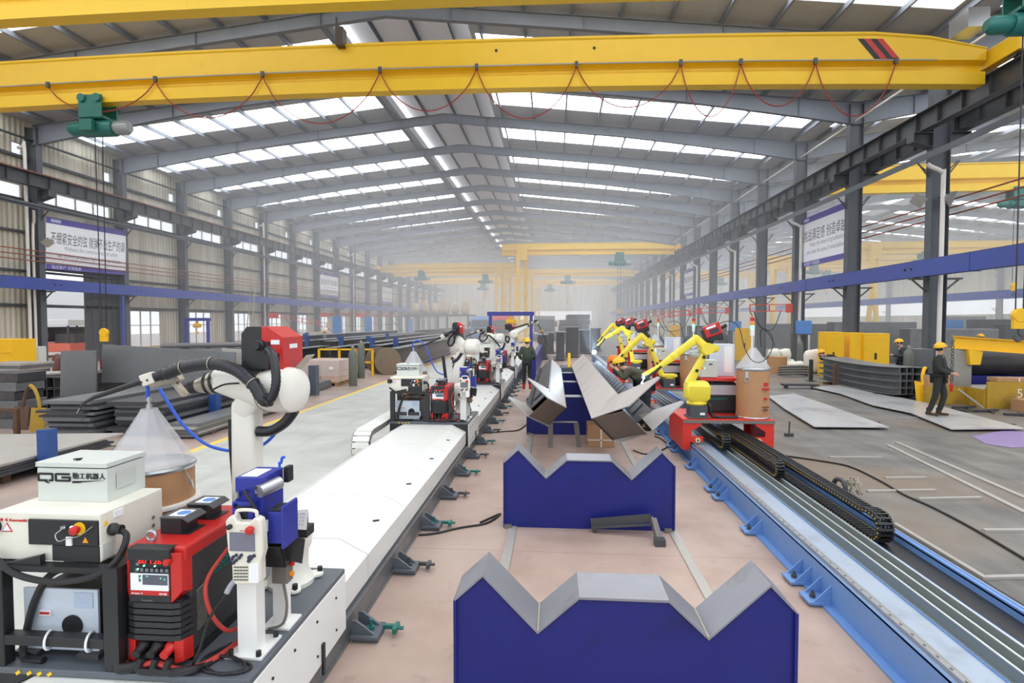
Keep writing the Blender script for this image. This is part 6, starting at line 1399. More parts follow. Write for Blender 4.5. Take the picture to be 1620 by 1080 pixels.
cabinet('yellow steel cabinet with a dark handle behind the left end of the channel stack', 1305, 1335, 525, 568, 24.5, m_yel2, z0=0)
cabinet('wide yellow steel cabinet behind the channel stack', 1367, 1407, 527, 562, 24.5, m_yel2, z0=0)
cabinet('narrow yellow cabinet beside the wide one behind the channel stack', 1345, 1365, 526, 562, 24.6, m_yel2, door=False, z0=0)
cabinet('small yellow cabinet further left behind the nearest cone hood', 1168, 1190, 519, 545, 34, m_yel2, z0=0)
cabinet('yellow cabinet behind the second signal tower', 1062, 1076, 514, 537, 46, m_yel2, z0=0)
for k, (px0, px1, yt, yb, Y, i) in enumerate(((1262, 1284, 507, 528, 31.4, 1), (1157, 1173, 508, 523, 42.4, 3))):
    lab = ('blue power source on a shelf at the third column between the halls', 'blue power source on a shelf at the fifth column between the halls')[k]
    c = cabinet(lab, px0, px1, yt, yb, Y, mat('machine_blue', (66, 132, 206), .45), .28, False, 'power_source', None, 'power source')
    b_ = onY(px1, yb, Y); a = onY(px0, yb, Y)
    m = MB(); m.box(a.x - .3, Y - .1, b_.z - .05, b_.x + .02, Y + .3, b_.z); s = T('machine_shelf', 'dark steel stand under the ' + lab.split(' on')[0] + (' by the third column', ' by the fifth column')[k], 'stand', (b_.x, Y + .3, 0)); P(s, 'top', m, m_scale, ang=0)
    for dx in (-.2, .45): m = MB(); m.box(a.x + dx, Y, 0, a.x + dx + .1, Y + .28, b_.z - .05); P(s, 'leg', m, m_scale, ang=0)
m_boom = mat('boom_red', (226, 66, 44), .4, 0, .05, 6)
def boom(label, a, b_, hgt=.36, group='red cable booms'):
    a, b_ = Vector(a), Vector(b_); c = T('cable_boom', label, 'boom', a, group); n_ = max(2, int((b_ - a).length / .75)); u = V(0, 0, hgt)
    m = MB(); m.bar(a, b_, .06, .05); m.bar(a + u, b_ + u, .06, .05); P(c, 'chords', m, m_boom, ang=0)
    m = MB()
    for k in range(n_ + 1): p = a.lerp(b_, k / n_); m.bar(p, p + u, .05, .05, up=(0, 1, 0))
    P(c, 'posts', m, m_boom, ang=0)
    m = MB(); sg_ = 1 if a.x > 0 else -1; m.box(a.x - sg_ * .12, a.y - .1, a.z - .1, a.x + sg_ * (.197 if sg_ > 0 else .797), a.y + .1, a.z + hgt + .03); P(c, 'pivot_bracket', m, m_boom, ang=0)
    m = MB(); p = b_.lerp(a, .1); m.tube([p, p + V(.3, 0, -.7), p + V(.9, .1, -1.3), p + V(1.2, .1, -1.9)], .03, 6); m.tube([b_ , b_ + V(.6, 0, -.9), b_.lerp(a, .6) + V(0, 0, -1.0), b_.lerp(a, .8)], .025, 6); P(c, 'cables', m, m_rub)
    return c
boom('red lattice boom swung out from the third column between the halls', (13.0, 32.2, 2.92), (10.8, 31.9, 2.88))
boom('red lattice boom swung out from the fifth column between the halls', (13.0, 43.4, 2.98), (10.9, 43.1, 2.95))
boom('red lattice boom far right, reaching from the fifth column to the yellow robots', (10.85, 43.1, 2.95), (7.6, 42.0, 2.55), .3)
boom('red lattice boom low behind the yellow robots', (12.9, 54.6, 2.9), (8.6, 54.4, 2.8), .4)
# sacks, drums, gas cylinders, scraps
m_sack = mat('sack_white', (236, 234, 222), .7, 0, .06, 5, dirt=(222, 212, 160), dthr=.6)
def sack(label, c, r, group):
    c = Vector(c); m = MB(); m.limb(c - V(r[0] * .75, 0, 0), c + V(r[0] * .75, 0, .04), r[1] * 1.7, r[2] * 1.7, r[1] * 1.8, r[2] * 1.9, e=3.2, r=.18); return O('white_sack', label, 'sack', m, m_sack, group=group)
k = 0
for (px_, py_) in ((1220, 553), (1236, 554), (1250, 553), (1226, 540), (1243, 539)):
    q = onY(px_, py_, 27.5); sack('white sack, %s of the pile behind the nearest cone hood' % ['lower left', 'lower middle', 'lower right', 'upper left', 'upper right'][k], (q.x, 27.6, .26 if k < 3 else .765), (.165, .33, .255), 'white sacks piled behind the cone hood'); k += 1
q = onY(1291, 548, 26); sack('pale sack bundle left of the yellow cabinet', (q.x, 26, .53), (.4, .3, .6), None)
q = onZ(1258, 588); sack('single white sack slumped on the floor behind the nearest drum', (q.x, q.y, .22), (.34, .3, .26), None)
def gas(label, x, y, h, r, mm, group=None, z=0):
    c = T('gas_cylinder', label, 'gas cylinder', (x, y, z), group)
    m = MB(); m.turned((x, y, z), (0, 0, 1), [(r * .92, 0), (r, .03), (r, h * .82), (r * .8, h * .9), (r * .35, h * .95), (r * .3, h * .97)], 18); P(c, 'body', m, mm)
    m = MB(); m.cyl((x, y, z + h * .97), (x, y, z + h * 1.04), r * .18, n=8); m.cyl((x - r * .4, y, z + h * 1.0), (x + r * .4, y, z + h * 1.0), r * .14, n=8); P(c, 'valve', m, m_alu)
    return c
m_cyl = mat('cylinder_grey', (104, 108, 100), .5, .1, .1, 6); m_maroon = mat('cylinder_maroon', (104, 62, 58), .5, .1, .12, 6)
q = onZ(1263, 578); gas('grey gas cylinder by the third column stand', q.x, q.y - .2, 1.35, .13, m_cyl)
q = onY(1425, 545, 19.9); gas('grey gas cylinder before the person behind the channel stack', q.x - .1, 19.3, 1.5, .14, m_cyl)
q = onZ(1238, 592, 0); m = MB(); m.turned((q.x, 26, 0), (0, 0, 1), [(.42, 0), (.42, .75)], 24); O('fibre_barrel', 'brown fibre barrel behind the nearest cone hood', 'barrel', m, m_drum)
q = onZ(1295, 582); m = MB()
for k in range(4): m.ring((10.3, 24.9, .06 + .1 * k), (0, .15, 1), .55, .05, 24, 8)
O('hose_coil', 'grey coil of hose on the floor left of the stack', 'hose', m, m_hosegr)
q = onZ(1268, 615); m = MB(); m.box(q.x - .6, q.y, .1, q.x + .6, q.y + .3, .16)
for dx in (-.5, .42): m.box(q.x + dx, q.y + .05, 0, q.x + dx + .08, q.y + .25, .1)
O('low_trestle', 'low dark trestle on the floor right of the nearest drum', 'trestle', m, m_scale, ang=0)
# chain and clamp, tool, purple tarp, floor bars
c = T('chain_clamp', 'dark lifting clamp with a heap of chain on the floor right of the blue track', 'lifting clamp', (3.93, 7.7, 0))
m = MB(); m.ring((3.82, 7.72, .13), (1, .3, 0), .1, .03, 18, 8); m.box(3.74, 7.66, 0, 3.9, 7.78, .08); P(c, 'clamp', m, m_dark)
m = MB()
for k in range(26):
    t = k / 26; p = V(3.95 + .08 * math.sin(k * 1.3), 7.66 + .07 * math.cos(k * 1.9), .04 + .22 * abs(math.sin(math.pi * t * 2)) * (1 - .3 * t)); m.ring(p, (math.cos(k * 1.7), math.sin(k * 1.1), .5 * (k % 2)), .024, .008, 10, 5)
P(c, 'chain', m, m_alu)
q = onZ(1248, 690); m = MB(); m.box(q.x - .08, q.y - .04, 0, q.x + .08, q.y + .04, .06); m.cyl((q.x, q.y, .06), (q.x + .02, q.y + .02, .3), .015, n=8); O('hammer', 'small hammer standing on the floor right of the nearest red carriage', 'tool', m, m_scale)
m = MB(); pts = [tuple(onZ(x, y, .006))[:2] for x, y in ((1538, 690), (1560, 702), (1600, 708), (1660, 706), (1650, 684), (1590, 680))]; m.loft([[(x, y, .004) for x, y in pts], [(x, y, .008) for x, y in pts]]); O('purple_sheet', 'purple painted sheet flat on the floor at the right edge', 'sheet', m, mat('purple_paint', (146, 126, 172), .6, 0, .12, 4), ang=0)
for k, (a, b_) in enumerate((((1372, 778), (1480, 776)), ((1453, 790), (1552, 788)), ((1312, 724), (1395, 724)), ((1556, 840), (1640, 840)), ((1400, 757), (1465, 756)), ((1420, 662), (1480, 660)), ((1560, 915), (1640, 913)), ((1416, 830), (1560, 917)))):
    p, q = onZ(*a), onZ(*b_); m = MB(); m.bar((p.x, p.y, .012), (q.x, q.y, .012), .05, .024); O('floor_bar', 'thin flat steel bar on the dark floor, %s from the left' % ['third', 'fifth', 'first', 'sixth', 'fourth', 'second', 'seventh', 'diagonal one, last'][k], 'bar', m, m_platel, group='flat bars on the right floor', ang=0)
for k, (a, b_) in enumerate((((1418, 700), (1700, 822)), ((1404, 704), (1700, 850)))):
    p, q = onZ(*a), onZ(*b_); m = MB(); m.bar((p.x, p.y, .01), (q.x, q.y, .01), .07, .02); O('floor_rail', ('upper', 'lower')[k] + ' worn crane rail let into the dark floor at right', 'rail', m, m_platel, ang=0)
# yellow lifting beam, blue base, pipe, welded boxes, cartons
p, q = onY(1508, 541, 17), onY(1660, 552, 16.4)
c = T('lifting_beam', 'yellow horizontal I-beam above the dark pipes at the right edge', 'lifting beam', (p.x, 17, p.z))
m = MB()
for a, b_, w, h in ((V(0, 0, 0), V(0, 0, 0), .02, .34), (V(0, 0, .17), V(0, 0, .17), .2, .025), (V(0, 0, -.17), V(0, 0, -.17), .2, .025)): m.bar(p + a, q + b_, w, h)
P(c, 'beam', m, m_yel2, ang=0)
m = MB(); t = p.lerp(q, .22); m.prism([(-.2, 0), (.2, 0), (.13, -.42), (-.13, -.42)], (t.x, t.y - .1, t.z - .18), (1, 0, 0), (0, 0, 1), (0, .2, 0)); P(c, 'leg', m, m_yel2, ang=0)
c = T('hoist_chain', 'black chain with a red hook hanging before the yellow lifting beam', 'chain', (10.4, 16.2, .9))
h = onY(1507, 545, 16); m = MB()
for k in range(14): m.ring((h.x, 16, h.z + .1 - k * .085), ((1, 0, 0) if k % 2 else (0, 1, 0)), .04, .012, 10, 5)
P(c, 'links', m, m_dark); m = MB(); m.limb((h.x, 16, h.z - 1.1), (h.x, 16, h.z - 1.25), .09, .07, .06, .05, up=(0, 1, 0)); P(c, 'red_hook', m, m_red)
q = onY(1516, 575, 17); m = MB(); m.box(q.x - .3, 16.9, 0, q.x + .3, 17.2, p.z - .19); O('support_column', 'pale grey post carrying the left end of the yellow lifting beam', 'post', m, mat('post_pale', (150, 148, 140), .6), ang=0)
q = onY(1468, 555, 18.6); cabinet('dark steel cabinet right of the channel stack', 1452, 1475, 552, 610, 19.4, m_plat2, .6, False, z0=0)
p, q = onY(1516, 573, 17.4), onY(1700, 590, 16.6); m = MB(); m.cyl(V(p.x, 17.6, 1.15), V(17, 17.0, 1.15), .38, n=24); O('steel_pipe', 'large dark pipe lying on a blue base at the right edge', 'pipe', m, m_scale)
c = T('blue_base_frame', 'dark blue base frame under the large dark pipe', 'frame', (14, 17.3, 0)); m = MB(); m.box(11.3, 17.0, .52, 17, 17.2, .77); m.box(11.3, 17.7, .52, 17, 17.9, .77); P(c, 'rails', m, m_stand, ang=0)
for x in (11.6, 13.2, 15.5): m = MB(); m.box(x, 17.0, 0, x + .25, 17.9, .52); P(c, 'leg', m, m_stand, ang=0)
c = T('welded_tray', 'worn yellow welded box marked 5, at the right edge behind the walking person', 'steel box', (12, 16.2, 0)); m_wy = mat('worn_yellow', (176, 140, 40), .6, 0, .15, 4, dirt=(120, 96, 50), dthr=.5)
m = MB(); m.box(10.5, 16.6, 0, 11.6, 16.65, .5); m.box(11.55, 15.9, 0, 11.6, 16.65, .5); m.box(11.6, 15.85, 0, 13.0, 15.9, .72); m.prism([(0, 0), (1.2, 0), (1.2, .7), (.4, .7)], (11.7, 16.4, 0), (1, 0, 0), (0, 0, 1), (0, .04, 0)); P(c, 'walls', m, m_wy, ang=0)
m = MB(); m.bar((10.9, 15.9, .5), (11.5, 15.85, .02), .05, .04); P(c, 'brace', m, m_platel, ang=0)
text(c, 'lettering', '5', (12.35, 15.847, .3), (1, 0, 0), (0, 0, 1), .34, m_paper, bold=-.01)
carton('open brown carton before the yellow box marked 5', 12.0, 15.1, 12.9, 15.6, .32, straps=False); carton('upright brown carton right of the yellow box', 13.25, 16.2, 13.75, 16.7, .9, straps=False); carton('second upright brown carton at the right edge', 14.0, 16.2, 14.6, 16.7, .85, straps=False); carton('flat pale carton on the yellow box', 11.9, 15.92, 13.0, 16.3, .1, .72, False); carton('orange brown carton behind the walking person', 10.6, 16.68, 11.25, 16.88, .8, 0, False)
c = T('angle_grinder', 'teal power tool lying on the floor before the cartons', 'tool', (12.9, 14.7, 0)); m = MB(); m.turned((12.7, 14.7, .16), (1, -.1, 0), [(.1, 0), (.14, .05), (.14, .3), (.1, .4)], 16); P(c, 'body', m, m_green); m = MB(); m.turned((12.68, 14.7, .16), (-1, .1, 0), [(.08, 0), (.07, .16)], 14); P(c, 'nose', m, m_alu); m = MB(); m.box(12.7, 14.6, 0, 13.0, 14.8, .04); P(c, 'foot', m, m_blk, ang=0)
q = onZ(1462, 637); c = T('plate_hook', 'yellow plate lifting hook with a curved strap left of the walking person', 'lifting hook', (q.x, q.y, 0)); m = MB(); m.loft([[(q.x - .2, q.y, .0), (q.x + .2, q.y - .05, .0), (q.x + .2, q.y - .04, .0), (q.x - .2, q.y + .01, .0)], [(q.x - .22, q.y + .1, .62), (q.x + .18, q.y + .05, .56), (q.x + .18, q.y + .06, .56), (q.x - .22, q.y + .11, .62)]]); P(c, 'plate', m, m_yel2, ang=0)
m = MB(); m.tube([(q.x, q.y + .06, .5), (q.x + .0, q.y + .1, .75), (q.x + .06, q.y + .14, .95), (q.x + .12, q.y + .16, 1.0)], .045, 8, 6); P(c, 'strap', m, m_yel2)
for k, (px_, py_) in enumerate(((10.55, 15.35), (11.1, 15.15), (11.5, 14.75), (10.95, 15.72))):
    q = V(px_, py_, 0); m = MB(); m.bar((q.x - .3, q.y, .03), (q.x + .35, q.y + (.15 if k % 2 else -.2), .05), .1, .05); m.bar((q.x, q.y - .2, .02), (q.x + .2, q.y + .2, .03), .06, .03); O('steel_offcut', 'dark steel offcut in the scrap right of the walking person, %s from the left' % ['first', 'third', 'last', 'second'][k], 'offcut', m, m_scale, group='offcuts on the right floor', ang=0)
# box sections and machines beyond, in the side hall
for k, (px0, px1, yt, yb, Y, mm) in enumerate(((1320, 1450, 509, 540, 33, m_plat2), (1440, 1580, 520, 545, 30, m_plat2), (1545, 1600, 505, 530, 38, m_scale), (1590, 1700, 512, 540, 34, m_scale), (1090, 1150, 515, 528, 52, m_scale), (1290, 1345, 512, 527, 44, m_scale), (1200, 1260, 512, 524, 50, m_scale), (1480, 1560, 500, 515, 52, m_plat2))):
    a, b_ = onY(px0, yt, Y), onY(px1, yb, Y); m = MB(); m.box(a.x, Y, 0, b_.x, Y + .9, a.z); O('box_section', 'large grey steel section in the side hall, %s' % ['behind the yellow cabinets', 'right of the person behind the stack', 'farther back at right', 'at the right edge', 'deep behind the red boom', 'behind the left yellow cabinet', 'behind the white sacks', 'deepest at right'][k], 'steel section', m, mm, bev=.03, group='steel sections in the side hall', ang=0)
cabinet('blue machine cabinet deep in the side hall behind the first column', 1494, 1524, 506, 516, 40, mat('machine_blue', (0, 0, 0)), 1.0, False, 'machine', 0, 'machine'); 
cabinet('small yellow box deep in the side hall right of the blue cabinet', 1573, 1584, 512, 520, 40, m_yel2, 1.0, False, 'machine', 0, 'machine')
for k, (px_, Y) in enumerate(((1020, 30), (1035, 34), (1050, 33), (1140, 36), (1110, 29), (1085, 32))):
    q = onY(px_, 545, Y); m = MB(); w = .5; m.limb((q.x, Y, .0), (q.x + .2, Y + .1, 1.05 + .2 * (k % 2)), .9, .7, .6, .5, up=(0, 1, 0)); O('machine_heap', 'dark machine part behind the yellow robots, %s from the left' % ORD[[0, 1, 2, 5, 4, 3][k]], 'machine part', m, [m_scale, m_plat2, m_dark][k % 3], group='dark machine parts behind the yellow robots')
# slogan board hung between the columns
def board(label, corners, l1, l2, l3, foot, N_off, vis):
    """corners: top-left, top-right, bottom-left of the white field on a plane across X"""
    tl, tr, bl = [Vector(q) for q in corners]; U = (tr - tl); Vd = (tl - bl); w, h = U.length, Vd.length; u, v = U.normalized(), Vd.normalized(); n = u.cross(v)
    c = T('slogan_board', label, 'banner', bl, None)
    m = MB(); m.loft([[bl, bl + U, tl + U, tl], [bl + n * -.04, bl + U + n * -.04, tl + U + n * -.04, tl + n * -.04]]); P(c, 'panel', m, mat('banner_white', (238, 240, 244), .5, 0, .02, 2), ang=0)
    for (z0, z1) in ((.88, 1.0), (0, .1)):
        m = MB(); m.loft([[bl + v * (h * z0) + n * .002, bl + U + v * (h * z0) + n * .002, bl + U + v * (h * z1) + n * .002, bl + v * (h * z1) + n * .002], [bl + v * (h * z0) - n * .003, bl + U + v * (h * z0) - n * .003, bl + U + v * (h * z1) - n * .003, bl + v * (h * z1) - n * .003]]); P(c, 'stripe', m, mat('banner_violet', (88, 80, 160), .5), ang=0)
    text(c, 'lettering', l1, bl + u * (w * .05) + v * (h * .52), u, v, h * .25, mat('ink_banner', (52, 52, 62), .5), width=w * .93, bold=.0)
    for s, z, a, b_ in ((l2, .385, .2, .68), (l3, .24, .12, .8)): text(c, 'lettering', s, bl + u * (w * a) + v * (h * z), u, v, h * .125, mat('ink_soft', (150, 150, 160), .5), width=w * b_)
    text(c, 'lettering', foot, bl + u * (w * .06) + v * (h * .022), u, v, h * .075, m_txtw, width=w * .34)
    m = MB(); o_ = bl + u * (w * .05) + v * (h * .91) + n * .004; m.loft([[o_, o_ + u * (w * .11), o_ + u * (w * .11) + v * (h * .06), o_ + v * (h * .06)], [o_ + n * .004, o_ + u * (w * .11) + n * .004, o_ + u * (w * .11) + v * (h * .06) + n * .004, o_ + v * (h * .06) + n * .004]]); P(c, 'logo', m, mat('logo_pale', (190, 196, 226), .5), ang=0)
    return c
xb = -25.95
board('white and violet slogan banner in Chinese and English above the open left gate', (onX(73, 342, xb), onX(199, 365, xb), onX(73, 425, xb)), '不绷紧安全的弦 就弹不出生产的调', 'Without the consciousness of safety', 'we cannot produce high quality products', '贴近客户 引领品质', 1, 1)
xb = 13.56
ta, tb, bb_ = onX(1265, 349, xb), onX(1347, 311, xb), onX(1265, 424, xb)
board('white and violet slogan board hung in the right column row', (V(xb, row(1) - .18, ta.z), V(xb, row(0) + .18, ta.z), V(xb, row(1) - .18, bb_.z)), '挑战满足感 创造卓越心', 'Keep the sense of gratification', 'and create the sense of remarkableness', '贴近客户 引领品质', -1, 1)
for k, (Yb, xx) in enumerate(((row(6) + .18, -26.02), (row(10) + .18, -26.02))):
    m = MB(); board('small distant slogan banner on the left wall, %s after the gate banner' % ('first' if k == 0 else 'second'), (V(xx, Yb, 7.9), V(xx, Yb + 5.24, 7.9), V(xx, Yb, 5.0)), '安全第一 质量为本' if False else '挑战满足感 创造卓越心', 'Keep the sense of gratification', 'and create the sense of remarkableness', '贴近客户 引领品质', 1, 1)
board('distant slogan board in the right column row beyond the red booms', (V(13.56, row(6) - .18, 7.6), V(13.56, row(5) + .18, 7.6), V(13.56, row(6) - .18, 4.9)), '不绷紧安全的弦 就弹不出生产的调', 'Without the consciousness of safety', 'we cannot produce high quality products', '贴近客户 引领品质', 1, 1)
# floodlights
def flood(label, x, y, z, d):
    c = T('floodlight', label, 'floodlight', (x, y, z)); d = Vector(d).normalized()
    m = MB(); m.turned((x, y, z), d, [(.1, 0), (.28, .25), (.29, .27)], 4); P(c, 'housing', m, m_chr, ang=0); m = MB(); m.turned(Vector((x, y, z)) + d * .268, d, [(.26, 0), (.26, .01)], 4); P(c, 'glass', m, m_platel, ang=0)
    m = MB(); m.bar((x, y, z), (x, y + .3, z + .05), .05, .05); P(c, 'arm', m, m_dark, ang=0)
q = onY(1458, 312, row(-1) - .4); flood('square floodlight on the left side of the first column between the halls', q.x, q.y, q.z, (-.7, -.5, -.5)); q = onY(1494, 312, row(-1) - .4); flood('square floodlight on the right side of the first column between the halls', q.x, q.y, q.z, (.8, -.4, -.3))
q = onY(75, 380, 26.6 - .4); flood('square floodlight on the first left wall column before the banner', q.x, q.y, q.z, (.6, -.6, -.5))
# ================================================================== left side and the far hall
def stack(label, x0, x1, y0, y1, z, n, mm, th=.05, jit=.06, group=None, taper=0.0, seed=1):
    rnd = random.Random(seed); zc = z
    for k in range(n):
        t = th * rnd.uniform(.7, 1.3); dx, dy = rnd.uniform(-jit, jit), rnd.uniform(-jit, jit) * 2.5; g = n - 1 - k
        m = MB(); ya, yb = y0 + dy + taper * k, y1 + dy * .5
        sag = rnd.uniform(0, .012)
        m.loft([[(x0 + dx, ya, zc), (x1 + dx, ya + .02, zc), (x1 + dx, ya + .02, zc + t), (x0 + dx, ya, zc + t)], [(x0 + dx, yb, zc), (x1 + dx, yb, zc), (x1 + dx, yb, zc + t), (x0 + dx, yb, zc + t)]])
        O('steel_plate', '%s plate of the dark stack %s' % (['topmost', 'second', 'third', 'fourth', 'fifth', 'sixth', 'seventh', 'eighth', 'ninth', 'tenth', 'eleventh', 'twelfth'][g], label), 'steel plate', m, mm[k % len(mm)] if isinstance(mm, list) else mm, group=group or ('plates of the stack ' + label), ang=0)
        zc += t + .001
    return zc
DP = [m_plat2, m_scale]
za = stack('leftmost behind the cone hood', -10.35, -9.35, 10.5, 16.5, .06, 11, DP, .058, .09, seed=2)
zb2 = stack('in the middle behind the cone hood', -9.05, -7.98, 10.75, 16.9, .06, 10, DP, .062, .06, seed=3)
stack('lying lowest behind the white robot', -7.72, -7.1, 10.5, 14.2, .04, 5, [m_plat2, m_platel], .055, .03, seed=4)
for k, (x0, x1) in enumerate(((-10.4, -9.3), (-9.1, -7.9))): m = MB(); m.box(x0, 11.2, 0, x1, 11.4, .058); m.box(x0, 15.2, 0, x1, 15.4, .058); O('dunnage_beam', ('dunnage under the leftmost plate stack', 'dunnage under the middle plate stack')[k], 'beam', m, m_rust, ang=0)
m = MB(); m.box(-7.7, 11, 0, -7.1, 11.2, .038); m.box(-7.7, 13.5, 0, -7.1, 13.7, .038); O('dunnage_beam', 'dunnage under the lowest plate stack', 'beam', m, m_rust, ang=0)
def slab(label, a, b_, z0, za_, zb_, th=.05, mm=None, lean=.06):
    m = MB(); m.loft([[(a[0], a[1], z0), (b_[0], b_[1], z0), (b_[0], b_[1] + lean, zb_), (a[0], a[1] + lean, za_)], [(a[0], a[1] + th, z0), (b_[0], b_[1] + th, z0), (b_[0], b_[1] + lean + th, zb_), (a[0], a[1] + lean + th, za_)]]); return O('upright_plate', label, 'steel plate', m, mm or m_plat2, ang=0)
zt = max(za, zb2)
slab('tall dark steel plate standing on edge across the plate stacks', (-11.75, 13.6), (-8.15, 13.6), zt + .005, 1.74, 1.55)
slab('shorter dark plate standing on edge left of the long one', (-12.35, 13.0), (-11.4, 13.0), .46, 1.6, 1.62)
slab('paler steel plate on edge behind the right end of the long one', (-9.0, 14.4), (-7.55, 14.4), zt + .005, 1.62, 1.5, mm=m_platel)
m = MB(); m.box(-12.4, 12.8, 0, -11.3, 13.5, .455); O('steel_block', 'dark block under the shorter upright plate', 'block', m, m_scale, ang=0)
def blk(name, label, x0, y0, z0, x1, y1, z1, mm, cat, bev=.01, group=None): m = MB(); m.box(x0, y0, z0, x1, y1, z1); return O(name, label, cat, m, mm, bev=bev, group=group, ang=0)
q = onZ(86, 712); c = T('blue_post', 'short square blue post behind the first control box', 'post', (-7.75, 7.9, 0)); m = MB(); m.box(-7.83, 7.82, 0, -7.66, 8.0, .7); P(c, 'tube', m, mat('post_blue', (40, 76, 140), .45, 0, .08, 5), ang=0); m = MB(); m.box(-7.8, 7.85, .7, -7.69, 7.97, .702); P(c, 'open_end', m, m_scale, ang=0)
c = T('blue_post', 'short square blue post among the plate stacks behind the robot wrist', 'post', (-7.84, 12.3, 0)); m = MB(); m.box(-7.94, 12.2, 0, -7.76, 12.4, .98); P(c, 'tube', m, mat('post_blue', (0, 0, 0)), ang=0); m = MB(); m.box(-7.92, 12.22, .98, -7.78, 12.38, .982); P(c, 'open_end', m, m_scale, ang=0)
# pile at the left edge
zc = .0
for k in range(3): m = MB(); y = (6.2, 7.4, 8.7)[k]; m.box(-12, y, 0, -7.95, y + .12, .14); O('dunnage_beam', 'dunnage under the pale plate pile at the left edge, %s' % ('nearest', 'middle', 'farthest')[k], 'beam', m, m_rust, ang=0)
for k, (z, mm, y1) in enumerate(((.142, m_scale, 9.2), (.18, m_scale, 9.3), (.22, m_scale, 9.2), (.262, m_platel, 9.6))):
    m = MB(); m.loft([[(-12.5, 5.6, z), (-7.8 - .03 * k, 7.0, z), (-7.8 - .03 * k, y1, z), (-12.5, y1 - .6, z)], [(-12.5, 5.6, z + .035), (-7.8 - .03 * k, 7.0, z + .035), (-7.8 - .03 * k, y1, z + .035), (-12.5, y1 - .6, z + .035)]]); O('steel_plate', '%s steel plate of the low pile at the left edge' % ('lowest dark', 'second lowest dark', 'second from top dark', 'topmost pale')[k], 'steel plate', m, mm, group='plates of the low left pile', ang=0)
blk('steel_plate', 'long pale plate lying flat on the floor behind the low left pile', -12.5, 9.75, 0, -7.5, 10.2, .03, m_platel, 'steel plate', 0)
zc = 0
for k in range(6): m = MB(); h = .2; m.box(-12.6 + .06 * (k % 2), 11.25, zc, -11.75 + .04 * (k % 3), 11.95, zc + h); O('steel_bundle', '%s dark steel bundle of the stack at the left edge' % ['lowest', 'second', 'third', 'fourth', 'fifth', 'topmost'][k], 'steel bundle', m, DP[k % 2], group='dark bundles at the left edge', bev=.01, ang=0); zc += h + .002
for k, x in enumerate((-13.0, -12.72)):
    pass
for L_ in range(3):
    for k in range(4):
        x, z = -13.5 + .2 * k, .02 + .3 * L_; m = MB()
        m.prism([(0, 0), (.18, 0), (.18, .02), (.02, .02), (.02, .26), (.18, .26), (.18, .28), (0, .28)], (x, 13.4, z), (1, 0, 0), (0, 0, 1), (0, 3.2, 0)); O('steel_channel', 'dark channel at the left, %s row, %s in its row' % (['bottom', 'middle', 'top'][L_], ORD[k]), 'steel channel', m, m_scale, group='channels stacked on the left', ang=0)
m = MB(); m.cyl((-13.7, 13.2, .98), (-12.5, 13.9, .98), .06, n=14); O('steel_tube', 'pale tube lying on the left channel stack', 'tube', m, m_platel)
def phook(label, px_, py_, mm, s=1):
    q = onZ(px_, py_); c = T('plate_hook', label, 'lifting hook', (q.x, q.y, 0)); m = MB(); m.loft([[(q.x - .17, q.y, 0), (q.x + .17, q.y, 0), (q.x + .17, q.y + .02, 0), (q.x - .17, q.y + .02, 0)], [(q.x - .19, q.y + .08, .5), (q.x + .16, q.y + .08, .5), (q.x + .16, q.y + .1, .5), (q.x - .19, q.y + .1, .5)]]); P(c, 'plate', m, mm, ang=0)
    m = MB(); m.tube([(q.x, q.y + .09, .48), (q.x + s * .04, q.y + .1, .7), (q.x + s * .12, q.y + .1, .9), (q.x + s * .22, q.y + .1, .98)], .035, 8); P(c, 'strap', m, mm)
phook('rusty brown plate lifting hook near the left edge', 31, 680, m_rust); phook('worn yellow plate lifting hook beside the rusty brown one', 58, 683, mat('worn_yellow', (0, 0, 0)), -1)
m = MB(); q = onZ(20, 690); m.bar((q.x - .5, q.y, .55), (q.x + .15, q.y, .55), .06, .06); m.bar((q.x + .1, q.y, 0), (q.x + .1, q.y, .55), .08, .08, up=(0, 1, 0)); m.box(q.x - .1, q.y - .12, 0, q.x + .3, q.y + .12, .03); O('t_stand', 'brown T-shaped stand before the left bundles', 'stand', m, m_rust, ang=0)
stack('of pale plates left of the gas cylinders', -19.6, -18.0, 17.2, 18.6, .3, 7, [m_platel, m_plat2], .09, .12, seed=6)
m = MB(); m.box(-19.6, 17.4, 0, -18.0, 18.4, .298); O('dunnage_beam', 'dark base under the pale plate stack left of the gas cylinders', 'beam', m, m_scale, ang=0)
for k in range(6):
    gas('maroon gas cylinder by the left gate, %s of the row' % ORD[k], -20.2 + .36 * k, 21.2 + .3 * (k % 2), 1.0, .17, m_maroon, 'maroon gas cylinders by the left gate')
a = onZ(0, 575); c = T('yellow_bin', 'yellow steel bin at the left edge before the wall window', 'bin', (-23.7, 21.5, 0)); m = MB(); m.box(-24.6, 21.2, .0, -22.2, 22.3, 1.6); P(c, 'box', m, m_yel2, .01, ang=0); m = MB(); m.box(-24.6, 21.17, 1.05, -22.18, 21.2, 1.1); m.box(-24.6, 21.17, .5, -22.18, 21.2, .55); P(c, 'rib', m, m_yel2, ang=0)
cabinet('pale control cabinet at the foot of the white rain pipe', 46, 62, 548, 579, 24.6, m_ltgrey, .4, True, z0=0)
m = MB(); m.box(-26.3, 24.9, 0, -24.6, 25.4, .16); O('ochre_curb', 'ochre curb at the foot of the left wall', 'curb', m, m_cap, ang=0)
